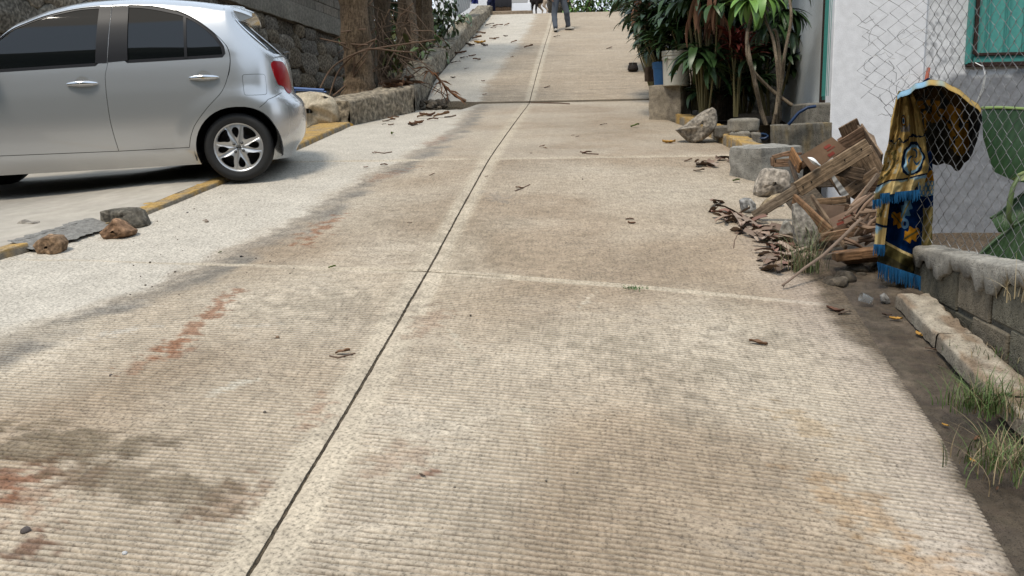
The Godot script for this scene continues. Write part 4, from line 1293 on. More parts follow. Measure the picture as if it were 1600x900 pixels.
	var b := MB.new(); b.col = Color(0.42, 0.44, 0.46)
	b.grid(60, 2, func(i, j):
		var f: float = i / 59.0
		var p := D(lerpf(714, 738, f) + (6.0 if j == 0 else -4.0), (-40.0 if j == 0 else lerpf(28, 12, f)), 25.6 + 1.2 * f)
		return [p - cs.position + Vector3(0, 0, 0.03 * sin(f * 50.0)), Vector2(f, j)])
	obj("sheet", b, mat("zinc", Color(1, 1, 1), 0.45, "", 1.0, 0, false, {"metallic": 0.5}), cs)
	b = MB.new(); b.col = Color(0.02, 0.03, 0.14)
	b.grid(8, 6, func(i, j):
		var p := D(736 + i * 1.6, -12 + j * 3.6, 27.0)
		return [p + Vector3(0, 0, 0.05 * sin(i * 1.7 + j)), Vector2(i, j)])
	var tarp := obj("tarpaulin", b, mat("tarp", Color(1, 1, 1), 0.5)); tag(tarp, "dark blue tarpaulin scrap beside the corrugated sheet", "tarpaulin")

# ---------------------------------------------------------------- the right side: house, plants, stones, scrap wood, fence
func plank(parent: Node3D, called: String, a: Vector3, b_: Vector3, width: float, thick: float, roll: float, colour: Color, material := "wood") -> MeshInstance3D:
	var o := parent.position
	var dir := (b_ - a).normalized()
	var side := dir.cross(Vector3.UP).normalized(); var up := side.cross(dir)
	var B := Basis(dir, up, side) * Basis(Vector3.RIGHT, roll)
	var m := MB.new(); m.col = colour
	m.box(Transform3D.IDENTITY, Vector3(a.distance_to(b_), width, thick), minf(0.004, thick * 0.2))
	for k in m.v.size():
		m.uv[k] += Vector2(rng.randf(), 0) * 0.0
		m.c[k] = colour * (1.0 + 0.16 * noise_fine.get_noise_3dv(m.v[k] * 2.0 + a))
	return obj(called, m, mats[material], parent, Transform3D(parent.basis.inverse() * B, parent.basis.inverse() * ((a + b_) * 0.5 - o)))

func slab_box(called: String, label: String, category: String, centre: Vector3, size: Vector3, turn: Vector3, colour: Color, material: Material, group := "", bevel := 0.012, rough := 0.012) -> MeshInstance3D:
	# a broken block: a box with chipped edges and an uneven skin
	var b := MB.new()
	var n := 9
	for ax in 3:
		var i1 := (ax + 1) % 3; var i2 := (ax + 2) % 3
		for s in [-1.0, 1.0]:
			b.grid(n, n, func(i, j):
				var p := Vector3.ZERO
				p[ax] = s; p[i1] = -1.0 + 2.0 * i / (n - 1); p[i2] = -1.0 + 2.0 * j / (n - 1)
				var edge := 0
				for k in 3:
					if absf(p[k]) > 0.99: edge += 1
				var q := Vector3(p.x * size.x, p.y * size.y, p.z * size.z) * 0.5
				if edge > 1: q -= Vector3(signf(p.x) if absf(p.x) > 0.99 else 0.0, signf(p.y) if absf(p.y) > 0.99 else 0.0, signf(p.z) if absf(p.z) > 0.99 else 0.0) * bevel * 0.6
				var nz := noise_mid.get_noise_3dv(q * 1.6 + centre); var nf := noise_fine.get_noise_3dv(q + centre)
				q += q.normalized() * (nz * rough * 2.0 + nf * rough * 0.8)
				return [q, Vector2(i, j), colour * (1.0 + 0.35 * nz + 0.25 * nf)], s > 0)
	var o := obj(called, b, material)
	o.transform = Transform3D(Basis.from_euler(turn), centre)
	tag(o, label, category, group)
	return o

func build_house() -> void:
	var dc := 9.9
	var corner := D(1300, 120, dc)
	var xc := corner.x
	var base := road_y(dc) + 0.0
	var t := thing("house", "whitewashed house with a teal door and a teal barred window", "house", Vector3(xc, base, -dc))
	var o := t.position
	var white := mat("whitewash", lin(0.86, 0.87, 0.90), 0.9, "plaster", 0.9, 0.25)
	var b := MB.new()
	# smooth white front facing down the street
	var xm := D(1447, 60, dc).x - xc
	b.box(Transform3D(Basis.IDENTITY, Vector3(xm * 0.5, 1.4, -0.12)), Vector3(xm, 5.6, 0.24), 0.01)
	obj("front_wall", b, white, t)
	# rough half-plastered front with the window; openings left between wall pieces
	var wl := D(1511, 60, dc + 0.05).x - xc; var wb := D(1550, 100, dc + 0.05).y - base
	var wr := wl + 1.3; var wt := wb + 1.15
	var rough := MB.new()
	var piece := func(x0: float, x1: float, y0: float, y1: float) -> void:
		var nx := int((x1 - x0) / 0.03) + 2; var ny := int((y1 - y0) / 0.03) + 2
		rough.grid(nx, ny, func(i, j):
			var x := lerpf(x0, x1, i / float(nx - 1)); var y := lerpf(y0, y1, j / float(ny - 1))
			var nm := noise_mid.get_noise_2d(x * 1.2, y * 1.2); var nf := noise_fine.get_noise_2d(x, y)
			# lime wash ends in a ragged line below the sill; bare cement render under it
			var lime := smoothstep(-0.03, 0.03, y - (wb - 0.10 + 0.10 * nm + 0.03 * nf) + 0.30 * smoothstep(wl - 0.1, xm + 0.05, x))
			if absf(nf) < 0.06 and nm > 0.0 and x < wl + 0.2: lime *= 0.35
			var col := Color(0.27, 0.28, 0.30).lerp(Color(0.78, 0.79, 0.81), lime) * (1.0 + 0.14 * nm + 0.1 * nf)
			return [Vector3(x, y, -0.05 + 0.006 * nf + 0.004 * nm), Vector2(x, y), col])
	piece.call(xm, wl, -1.3, 4.2); piece.call(wl, wr, -1.3, wb); piece.call(wl, wr, wt, 4.2); piece.call(wr, wr + 2.0, -1.3, 4.2)
	var rw := obj("rough_wall", rough, mat("render", Color(1, 1, 1), 0.95, "plaster", 3.0, 0.35), t)
	rw.set_meta("label", "bare grey cement below, ragged white limewash above")
	b = MB.new(); b.col = Color(0.2, 0.2, 0.2)
	b.box(Transform3D(Basis.IDENTITY, Vector3(xm + 2.1, 1.9, -0.35)), Vector3(4.4, 4.6, 0.1))
	obj("inner_wall", b, white, t)
	# window
	var iron := mat("rusty_iron", lin(0.075, 0.045, 0.04), 0.75, "rock", 8.0, 0.2)
	var teal := mat("teal_paint", lin(0.075, 0.30, 0.27), 0.45, "plaster", 3.0, 0.1)
	var win := Node3D.new(); win.name = "window"; t.add_child(win)
	win.position = Vector3((wl + wr) * 0.5, (wb + wt) * 0.5, -0.06)
	var hw := (wr - wl) * 0.5; var hh := (wt - wb) * 0.5
	for f in [[0.0, -hh - 0.004, 2 * hw, 0.045], [0.0, hh, 2 * hw, 0.045], [-hw + 0.012, 0.0, 0.045, 2 * hh], [hw, 0.0, 0.045, 2 * hh]]:
		b = MB.new(); b.box(Transform3D(Basis.IDENTITY, Vector3(f[0], f[1], 0.03)), Vector3(f[2], f[3], 0.05), 0.004)
		obj("frame", b, teal if f[3] > 0.1 and f[0] < 0 else iron, win)
	for f in [[0.045, -hh + 0.10, 2 * hw - 0.09, 0.03], [-hw + 0.085, 0.05, 0.035, 2 * hh - 0.1]]:
		b = MB.new(); b.box(Transform3D(Basis.IDENTITY, Vector3(f[0], f[1], 0.012)), Vector3(f[2], f[3], 0.03), 0.003)
		obj("sash", b, iron, win)
	b = MB.new(); b.box(Transform3D(Basis.IDENTITY, Vector3(0.045, -hh + 0.05, 0.0)), Vector3(2 * hw - 0.07, 0.075, 0.02), 0.003); obj("bottom_rail", b, teal, win)
	# folded teal sheet behind the bars
	b = MB.new(); b.col = Color(0.9, 0.95, 0.95)
	b.grid(80, 2, func(i, j):
		var f: float = i / 79.0
		var ph := fmod(f * 7.0, 1.0)
		var z := -0.03 * smoothstep(0.0, 0.12, ph) * smoothstep(1.0, 0.88, ph)
		return [Vector3(lerpf(-hw, hw, f), hh * (2.0 * j - 1.0), -0.02 + z), Vector2(f, j)])
	obj("shutter_panel", b, mat("teal_sheet", lin(0.12, 0.40, 0.37), 0.5, "plaster", 2.0), win)
	for k in 7:
		b = MB.new(); b.box(Transform3D(Basis.IDENTITY, Vector3(-hw + 0.21 + k * 0.19, 0.05, 0.004)), Vector3(0.022, 2 * hh - 0.06, 0.02), 0.003)
		obj("bar", b, teal, win)
	# side towards the street: pale wall, door beside the corner, concrete step
	var far := on_plane(1240, 60, corner, Vector3.RIGHT)
	var ln := -far.z - dc
	b = MB.new()
	var dz0 := 0.06; var dz1: float = -on_plane(1285.5, 60, corner, Vector3.RIGHT).z - dc
	b.grid(30, 30, func(i, j):
		var z := lerpf(dz1, ln + 0.6, i / 29.0); var y := lerpf(-0.3, 4.2, j / 29.0)
		var nm := noise_mid.get_noise_2d(z, y * 0.5)
		var col := Color(0.60, 0.64, 0.65) * (1.0 + 0.18 * nm)
		return [Vector3(0.02, y, -z), Vector2(z, y), col], true)
	b.col = Color(0.5, 0.5, 0.5)
	b.face_out([Vector3(0.02, -0.3, -ln - 0.6), Vector3(3.0, -0.3, -ln - 0.6), Vector3(3.0, 4.2, -ln - 0.6), Vector3(0.02, 4.2, -ln - 0.6)], Vector3(1, 1, 0))
	obj("side_wall", b, mats["render"], t)
	var doorway_y := D(1293, 158, dc + 0.3).y - base
	var door := MB.new()
	door.box(Transform3D(Basis.IDENTITY, Vector3(0.03, doorway_y + 1.05, -(dz0 + dz1) * 0.5)), Vector3(0.04, 2.1, dz1 - dz0 - 0.04), 0.004)
	var dn := obj("door", door, teal, t)
	for k in 5:
		var rb := MB.new(); rb.box(Transform3D(Basis.IDENTITY, Vector3(0.006, doorway_y + 1.05, -lerpf(dz0 + 0.06, dz1 - 0.06, k / 4.0))), Vector3(0.016, 2.0, 0.02), 0.003)
		obj("rib", rb, teal, dn)
	for z in [dz1 - 0.01]:
		var fb := MB.new(); fb.box(Transform3D(Basis.IDENTITY, Vector3(0.02, doorway_y + 1.07, -z)), Vector3(0.06, 2.16, 0.045), 0.004); obj("door_frame", fb, iron, t)
	var sb := MB.new(); sb.box(Transform3D(Basis.IDENTITY, Vector3(0.03, doorway_y - 0.0, -(dz0 + dz1) * 0.5)), Vector3(0.05, 0.03, dz1 - dz0 - 0.08), 0.003); obj("door_frame", sb, iron, t)
	# step under the door
	b = MB.new(); b.col = Color(0.24, 0.225, 0.195)
	b.box(Transform3D(Basis.IDENTITY, Vector3(-0.1, doorway_y - 0.3, -(0.02 + dz1 + 0.3) * 0.5)), Vector3(0.30, 0.56, dz1 + 0.3), 0.02)
	obj("step", b, mats["old_concrete"], t)
	# stub of a red pipe with a cap of mortar
	b = MB.new(); b.col = Color(0.42, 0.13, 0.09)
	var p0 := D(1447, 128, dc - 0.1) - o; var p1 := D(1451, 106, dc - 0.08) - o
	b.tube([p0, p1], [0.02, 0.018], 8); obj("pipe_stub", b, mat("pipe", Color(1, 1, 1), 0.6), t)
	# footing
	b = MB.new()
	b.grid(40, 8, func(i, j):
		var f: float = i / 39.0
		var q: Array = [[0.0, 0.0], [0.0, 0.3], [0.0, 0.7], [0.0, 0.97], [0.03, 1.0], [0.3, 1.0], [0.6, 1.0], [0.6, 0.0]][j]
		var a := D(1204 + 96 * f, 240, 9.45); var e := D(1204 + 96 * f, lerpf(196, 191, f), 9.45)
		var n := noise_fine.get_noise_2d(f * 3.0, q[1] * 2.0); var nm := noise_mid.get_noise_2d(f * 2.0, q[1])
		return [a.lerp(e, q[1]) + Vector3(0, 0.01 * n, -q[0] + 0.02 * n) - o, Vector2(f, q[1]), Color(0.20, 0.185, 0.155).lerp(Color(0.25, 0.19, 0.10), clampf(nm * 2.0 - 0.2, 0, 0.7)) * (1.0 + 0.3 * n)])
	obj("footing", b, mats["old_concrete"], t)

func build_right_stones() -> void:
	var con: Material = mats["old_concrete"]
	var pale := mat("pale_stone", Color(1, 1, 1), 0.92, "rock", 2.0, 0.6)
	slab_box("concrete_pier", "pale concrete pier carrying the white bucket at the end of the ramp edge", "pier", D(1049, 163, 12.45) + Vector3(0, 0.0, -0.1), Vector3(0.47, 0.52, 0.42), Vector3(0.03, -0.5, 0), Color(0.37, 0.32, 0.25), con, "", 0.02)
	traced_rock("big pale grey pitted rock standing at the yellow kerb", [[1056, 203], [1070, 196], [1085, 184], [1100, 173], [1115, 167], [1121, 172], [1123, 184], [1121, 200], [1112, 210], [1098, 221], [1084, 225], [1074, 220], [1064, 211]], 9.8, 0.34, Color(0.50, 0.455, 0.395), 204)
	var g := "small concrete blocks stacked by the kerb"
	slab_box("concrete_block", "grey concrete block, upper one of the little stack by the footing", "block", D(1161, 196, 9.6), Vector3(0.285, 0.145, 0.2), Vector3(0.02, 0.25, 0.02), Color(0.30, 0.275, 0.23), con, g, 0.02, 0.006)
	slab_box("concrete_block", "grey concrete block under the upper block of the little stack", "block", D(1157, 215, 9.55), Vector3(0.21, 0.125, 0.18), Vector3(0, -0.2, 0), Color(0.25, 0.23, 0.195), con, g, 0.02, 0.006)
	slab_box("concrete_block", "dark grey block left of the little stack, behind the pale rock", "block", D(1132, 206, 9.8), Vector3(0.19, 0.13, 0.18), Vector3(0, 0.3, 0.03), Color(0.19, 0.175, 0.15), con, g, 0.02, 0.006)
	slab_box("concrete_block", "narrow grey block between the little stack and the footing", "block", D(1180, 217, 9.5), Vector3(0.10, 0.13, 0.16), Vector3(0, 0.1, 0), Color(0.24, 0.22, 0.19), con, g, 0.02, 0.006)
	var c := D(1196, 262, 7.85)
	slab_box("concrete_chunk", "large squared concrete chunk with a broken rough side at the road edge", "block", c, Vector3(0.46, 0.37, 0.40), Vector3(0.02, 0.55, 0.04), Color(0.36, 0.345, 0.31), con, "", 0.012, 0.012)
	traced_rock("white coarse stone leaning on the squared concrete chunk", [[1179, 302], [1182, 288], [1190, 270], [1196, 263], [1215, 264], [1234, 267], [1239, 276], [1238, 292], [1228, 304], [1205, 312], [1185, 313]], 7.05, 0.28, Color(0.62, 0.56, 0.49), 221)
	traced_rock("small bluish white stone at the tip of the leaning board", [[1156, 313], [1163, 309], [1174, 310], [1182, 318], [1183, 330], [1176, 337], [1165, 336], [1158, 328]], 6.55, 0.12, Color(0.50, 0.51, 0.515), 232)
	traced_rock("upright white stone under the scrap boards, behind the grass tuft", [[1240, 320], [1248, 317], [1258, 328], [1270, 342], [1280, 356], [1283, 375], [1278, 394], [1262, 402], [1248, 398], [1242, 375], [1240, 345]], 5.6, 0.16, Color(0.44, 0.42, 0.385), 243)
	rock("fist-sized pale stone beside the grass tuft", 1228, 369, 5.9, Vector3(0.075, 0.10, 0.07), Color(0.50, 0.49, 0.45), 254, 0.1)
	traced_rock("yellowish stone half under the leaning board", [[1188, 324], [1196, 314], [1210, 305], [1222, 302], [1226, 308], [1212, 318], [1198, 328], [1190, 332]], 6.7, 0.14, Color(0.56, 0.45, 0.30), 265)
	# rubble under the wood pile
	var r := RandomNumberGenerator.new(); r.seed = 8
	for k in 16:
		var u := r.randf_range(1292, 1420); var w := r.randf_range(405, 452)
		var s := r.randf_range(0.05, 0.13)
		rock("dark dusty rubble stone under the scrap wood pile", u, w, 4.95 + (452 - w) * 0.012, Vector3(s, s * 0.7, s), Color(0.15, 0.13, 0.105) * r.randf_range(0.6, 1.5), 300 + k, r.randf() * 3, "rubble stones under the scrap wood")
	# low ledge along the right edge of the ramp
	var t := thing("ramp_edge_wall", "low rough stone edging along the right side of the ramp", "wall", Vector3(1.4, road_y(17.0), -17.0))
	var b := MB.new()
	b.grid(7, 90, func(i, j):
		var d: float = 12.9 + j * 0.19
		var q: Array = [[0.0, -1.0], [0.0, 0.0], [0.01, 0.5], [0.03, 0.95], [0.1, 1.0], [0.35, 1.0], [0.35, -1.0]][i]
		var nf := noise_fine.get_noise_2d(d, q[1]); var nm := noise_mid.get_noise_2d(d * 0.7, q[1] * 0.4)
		var h := 0.16 + 0.1 * sin(d) * 0.4
		return [Vector3(lerp_table(EDGE_RIGHT, d) + 0.03 + q[0] + 0.04 * nf, road_y(d) + q[1] * h + 0.03 * nm, -d) - t.position, Vector2(d, q[1]), Color(0.30, 0.25, 0.18) * (1.0 + 0.5 * nm + 0.3 * nf)])
	obj("edging", b, mats["old_masonry"], t)
	slab_box("brown_brick", "brown hollow brick standing on the ramp edging by the blue bucket", "brick", D(1017, 116, 13.0), Vector3(0.14, 0.2, 0.2), Vector3(0, 0.2, 0), Color(0.13, 0.085, 0.055), con, "", 0.008, 0.003)

func bucket(label: String, at: Vector3, r0: float, r1: float, h: float, colour: Color, marks: bool) -> Node3D:
	var t := thing("bucket", label, "bucket", at)
	var m := mat("plastic_%s" % str(colour), lin(colour.r, colour.g, colour.b), 0.5, "plaster", 3.0)
	var b := MB.new()
	b.lathe([Vector2(0.0, 0.0), Vector2(r0 * 0.96, 0.0), Vector2(r0, 0.01), Vector2(lerpf(r0, r1, 0.75), h * 0.75), Vector2(r1, h), Vector2(r1 - 0.006, h), Vector2(lerpf(r0, r1, 0.75) - 0.006, h * 0.75), Vector2(r0 - 0.006, 0.02)], 32)
	obj("pail", b, m, t)
	for f in [[0.80, 0.008, 0.02], [0.90, 0.008, 0.016], [0.975, 0.010, 0.02]]:
		b = MB.new()
		var rr := lerpf(r0, r1, f[0])
		b.lathe([Vector2(rr, h * f[0] - f[2]), Vector2(rr + f[1], h * f[0] - f[2]), Vector2(rr + f[1], h * f[0] + f[2] * 0.6), Vector2(rr, h * f[0] + f[2] * 0.6)], 32)
		obj("rim_band", b, m, t)
	b = MB.new(); b.col = Color(0.07, 0.05, 0.035)
	b.lathe([Vector2(0.0, h * 0.93), Vector2(r1 * 0.96, h * 0.9)], 24)
	obj("soil", b, mats["soil"], t)
	if marks:
		# remains of green print
		var gm := mat("green_print", lin(0.10, 0.33, 0.27), 0.6)
		var pr := Node3D.new(); pr.name = "green_print"; t.add_child(pr)
		for s in [[-0.55, 0.36, 0.05, 0.5], [-0.52, 0.30, 0.045, -0.4], [-0.42, 0.33, 0.03, 0.2], [-0.34, 0.32, 0.04, 0.9], [-0.2, 0.34, 0.05, 0.0]]:
			var sb := MB.new()
			var a: float = s[0]
			var rr := lerpf(r0, r1, s[1]) + 0.002
			sb.box(Transform3D(Basis(Vector3.UP, a) * Basis(Vector3.BACK, s[3]), Vector3(sin(a) * rr, h * s[1], cos(a) * rr)), Vector3(s[2], 0.009, 0.002))
			obj("stroke", sb, gm, pr)
	return t

func leafy(called: String, label: String, at: Vector3, heads: Array, kinds: Array, material: Material, seed_: int, stems := true) -> Node3D:
	# heads of [position, leaves, spread, tilt]; leaves radiate from each head and droop
	var t := thing(called, label, "plant", at)
	var r := RandomNumberGenerator.new(); r.seed = seed_
	for h in heads:
		var p: Vector3 = h[0] - at
		if stems:
			var b := MB.new(); b.col = Color(0.16, 0.14, 0.07)
			var q := Vector3(p.x * 0.25, 0.0, p.z * 0.25)
			b.tube([q, q.lerp(p, 0.55) + Vector3(r.randfn(), 0, r.randfn()) * 0.03, p], [0.014, 0.012, 0.008], 6)
			obj("stem", b, mats["twig"], t)
		for k in int(h[1]):
			var a := k * 2.4 + r.randf() * 0.6
			var tilt: float = h[3] + r.randf_range(-0.45, 0.45)
			var B := Basis(Vector3.UP, a) * Basis(Vector3.RIGHT, -tilt) * Basis(Vector3.BACK, r.randf_range(-0.35, 0.35))
			inst("leaf", kinds[r.randi() % kinds.size()], material, t, Transform3D(B.scaled(Vector3.ONE * h[2] * r.randf_range(0.72, 1.2)), p + Vector3(r.randfn(), r.randfn(), r.randfn()) * 0.02))
	return t

func build_right_plants() -> void:
	var gloss: Material = mats["leaf_gloss"]
	var dry := mat("dry_leaf", Color(1, 1, 1), 0.8, "", 1.0, 0, false, {"backlight": Color(0.2, 0.12, 0.06)})
	var r := RandomNumberGenerator.new(); r.seed = 15
	bucket("white plastic bucket with faded green print, planted, on the concrete pier", D(1056, 134.5, 12.35), 0.165, 0.185, 0.45, Color(0.55, 0.53, 0.46), true)
	bucket("blue plastic bucket half hidden behind the white bucket", D(1036, 134, 12.75), 0.12, 0.145, 0.31, Color(0.05, 0.16, 0.36), false)
	var dark := []; var midg := []; var bright := []; var brown := []; var red := []
	for k in 4:
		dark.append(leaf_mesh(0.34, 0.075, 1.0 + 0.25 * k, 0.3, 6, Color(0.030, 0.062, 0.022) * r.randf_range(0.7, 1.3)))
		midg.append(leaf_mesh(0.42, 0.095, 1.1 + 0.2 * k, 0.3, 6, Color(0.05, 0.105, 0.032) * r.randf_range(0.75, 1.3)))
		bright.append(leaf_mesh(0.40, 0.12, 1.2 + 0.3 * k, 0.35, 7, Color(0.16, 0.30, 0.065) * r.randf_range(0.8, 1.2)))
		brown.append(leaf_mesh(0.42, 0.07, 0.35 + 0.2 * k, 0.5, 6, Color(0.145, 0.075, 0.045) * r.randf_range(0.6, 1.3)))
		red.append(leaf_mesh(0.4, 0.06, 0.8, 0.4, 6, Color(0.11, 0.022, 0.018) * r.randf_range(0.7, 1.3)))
	# plant of the white bucket and of the blue one
	var hs := []
	for q in [[1050, 62], [1062, 45], [1038, 52], [1070, 65], [1045, 30], [1078, 40], [1056, 18], [1066, 78], [1040, 72], [1068, 28], [1050, 48]]: hs.append([D(q[0], q[1], 12.35 + r.randf_range(-0.15, 0.2)), 17, 1.0, 0.55])
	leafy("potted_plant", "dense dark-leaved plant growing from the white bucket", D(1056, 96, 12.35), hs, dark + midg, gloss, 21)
	hs = []
	for q in [[1022, 72], [1030, 55], [1012, 50], [1018, 30], [1004, 35], [1026, 18], [1040, 10], [1000, 18], [1010, 5], [1015, 82], [1008, 66], [1028, 36], [1036, 28], [1020, 60]]: hs.append([D(q[0], q[1], 13.0 + r.randf_range(-0.2, 0.5)), 18, 1.0, 0.5])
	leafy("potted_plant", "dark narrow-leaved plant spilling over the ramp edge from the blue bucket", D(1034, 104, 12.75), hs, dark, gloss, 22)
	# bushes behind, towards the crest
	for q in [[1000, 12, 15.5, 23], [1022, 0, 15.0, 24], [990, 2, 18.5, 25]]:
		hs = []
		for k in 16: hs.append([D(q[0] + r.randf_range(-16, 16), q[1] + r.randf_range(-35, 28), q[2] + r.randf_range(-0.5, 0.6)), 14, 1.0, 0.5])
		var at := D(q[0] + 14, q[1] + 30, q[2])
		leafy("garden_shrub", ["green shrub overhanging the ramp edge above the dark pot", "taller green shrub standing behind the blue bucket plant", "pale-flecked shrub furthest up the ramp edge"][int(q[3]) - 23], Vector3(at.x + 0.2, road_y(q[2]) + 0.1, at.z), hs, midg + dark, gloss, q[3])
	# big plant in the middle with dead leaves hanging under it
	hs = []
	for k in 15: hs.append([D(r.randf_range(1070, 1135), r.randf_range(-45, 30), r.randf_range(11.0, 12.2)), 15, 1.15, 0.35])
	var big := leafy("dracaena", "tall dark plant with brown dead leaves hanging below its crown", Vector3(D(1105, 100, 11.6).x, road_y(11.6) + 0.1, -11.6), hs, midg + dark, gloss, 31)
	for k in 20:
		var p := D(r.randf_range(1078, 1135), r.randf_range(-12, 26), r.randf_range(10.9, 11.7)) - big.position
		inst("dead_leaf", brown[r.randi() % 4], dry, big, Transform3D(Basis(Vector3.UP, r.randf() * TAU) * Basis(Vector3.RIGHT, r.randf_range(0.9, 1.45)), p))
	for k in 22:
		var p := D(r.randf_range(992, 1012), r.randf_range(-18, 16), r.randf_range(13.2, 13.8)) - big.position
		inst("dead_leaf", brown[r.randi() % 4], dry, big, Transform3D(Basis(Vector3.UP, r.randf() * TAU) * Basis(Vector3.RIGHT, r.randf_range(0.9, 1.45)), p))
	# lower rosette to the right of the bucket
	hs = []
	for q in [[1098, 92], [1112, 84], [1088, 80], [1104, 104]]: hs.append([D(q[0], q[1], 11.5), 18, 1.05, 0.3])
	leafy("shade_plant", "low fan-leaved green plant beside the white bucket", Vector3(D(1100, 100, 11.5).x, road_y(11.5) + 0.12, -11.5), hs, midg, gloss, 41)
	hs = []
	for q in [[1150, 78], [1158, 92], [1142, 66], [1160, 70]]: hs.append([D(q[0], q[1], 11.3), 16, 1.0, 0.6])
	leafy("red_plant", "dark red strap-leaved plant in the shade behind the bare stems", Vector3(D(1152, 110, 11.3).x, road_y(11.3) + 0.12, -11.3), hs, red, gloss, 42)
	for q in [[1130, 120, 12.3, 51], [1205, 100, 11.6, 52], [1165, 40, 12.0, 53], [1085, 40, 12.6, 54]]:
		hs = []
		for k in 14: hs.append([D(q[0] + r.randf_range(-38, 38), q[1] + r.randf_range(-60, 45), q[2] + r.randf_range(-0.3, 0.3)), 17, 1.05, 0.5])
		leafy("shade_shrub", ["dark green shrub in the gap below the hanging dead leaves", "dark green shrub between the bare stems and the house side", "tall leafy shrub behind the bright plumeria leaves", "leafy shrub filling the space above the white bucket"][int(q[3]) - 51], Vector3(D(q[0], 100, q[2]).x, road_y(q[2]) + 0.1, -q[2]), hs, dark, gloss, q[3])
	# plumeria: bare crooked stems with bright leaves on top
	var base := Vector3(D(1195, 205, 10.2).x, D(1195, 205, 10.2).y, -10.2)
	var pl := thing("plumeria", "young tree of crooked bare grey stems with bright green leaves", "tree", base)
	var bark := mat("pale_bark", lin(0.30, 0.25, 0.19), 0.85, "bark", 5.0, 0.4)
	for s in [[[1201, 208], [1190, 175], [1180, 130], [1172, 95], [1167, 60], [1172, 35], [1178, 10], [1180, -12]], [[1238, 165], [1205, 140], [1178, 112], [1167, 85], [1168, 50]], [[1215, 200], [1217, 150], [1214, 100], [1207, 58], [1195, 28], [1190, 0]], [[1208, 196], [1221, 130], [1226, 85], [1236, 30], [1233, -10], [1236, -40]], [[1212, 180], [1219, 110], [1214, 55], [1208, 46]]]:
		var cv := Curve3D.new()
		var n: int = s.size()
		for k in n:
			var p := D(s[k][0], s[k][1], 10.2 + 0.10 * sin(k * 1.3 + s[0][0])) - base
			var tg := (D(s[min(k + 1, n - 1)][0], s[min(k + 1, n - 1)][1], 10.2) - D(s[max(k - 1, 0)][0], s[max(k - 1, 0)][1], 10.2)) / 6.0
			cv.add_point(p, -tg, tg)
		var pts := Array(cv.tessellate(4, 3))
		var rr := []
		for k in pts.size(): rr.append(lerpf(0.026, 0.017, k / float(pts.size())) * (0.8 if n < 7 else 1.0))
		var b := MB.new(); b.tube(pts, rr, 8)
		obj("stem", b, bark, pl)
	for h in [[1172, 2, 15, 1.0, bright], [1185, -8, 16, 1.0, bright], [1200, 0, 10, 0.9, midg], [1222, 18, 18, 1.0, midg], [1236, 20, 14, 1.0, dark], [1212, 36, 12, 0.9, midg], [1236, -30, 14, 1.0, midg], [1192, 46, 10, 0.8, dark], [1228, 48, 12, 0.9, dark]]:
		var p := D(h[0], h[1], 10.2 if h[4] == bright else 10.5) - base
		for k in int(h[2]):
			var B := Basis(Vector3.UP, k * 2.4 + r.randf()) * Basis(Vector3.RIGHT, r.randf_range(-0.35, 0.5))
			inst("leaf", h[4][r.randi() % 4], gloss, pl, Transform3D(B.scaled(Vector3.ONE * h[3] * r.randf_range(0.7, 1.1)), p))
	# the garden wall and canopy that keep this corner in shade
	var wall := thing("garden_wall", "grey garden wall behind the shaded plants", "wall", Vector3(1.9, road_y(13.0), -13.2))
	var b := MB.new(); b.col = Color(0.27, 0.25, 0.21)
	b.box(Transform3D(Basis.IDENTITY, Vector3(0.75, 1.3, -0.5)), Vector3(1.9, 3.2, 0.2), 0.02)
	obj("wall_body", b, mats["old_masonry"], wall)
	var tr := trunk("tree", "dark shaded trunk behind the hanging dead leaves", [Vector3(1.85, road_y(12.2), -12.3), Vector3(1.85, road_y(12.2) + 1.2, -12.3), Vector3(1.8, road_y(12.2) + 2.6, -12.3)], [0.17, 0.15, 0.13], Color(0.10, 0.08, 0.06), [Vector3(2.0, road_y(12.2) + 3.9, -12.2), Vector3(3.4, 2.2, 4.2), 4200], "")

func build_hose() -> void:
	var b := MB.new(); b.col = Color(0.015, 0.035, 0.085)
	var pts := []
	for q in [[1275, 166], [1262, 168], [1248, 176], [1238, 188], [1232, 195]]: pts.append(D(q[0], q[1], 9.35))
	b.tube(pts, [0.016], 8)
	var o := obj("garden_hose", b, mat("hose", Color(1, 1, 1), 0.4)); tag(o, "dark blue garden hose arching over the concrete footing", "hose")
	b = MB.new(); b.col = Color(0.015, 0.035, 0.075)
	pts = []
	for k in 20: pts.append(D(1191 + 9 * cos(k * 0.6), 212 + 4 * sin(k * 0.6) + k * 0.15, 9.42 + 0.004 * k))
	b.tube(pts, [0.012], 6)
	o = obj("garden_hose", b, mats["hose"]); tag(o, "small coil of dark blue hose beside the stacked blocks", "hose")

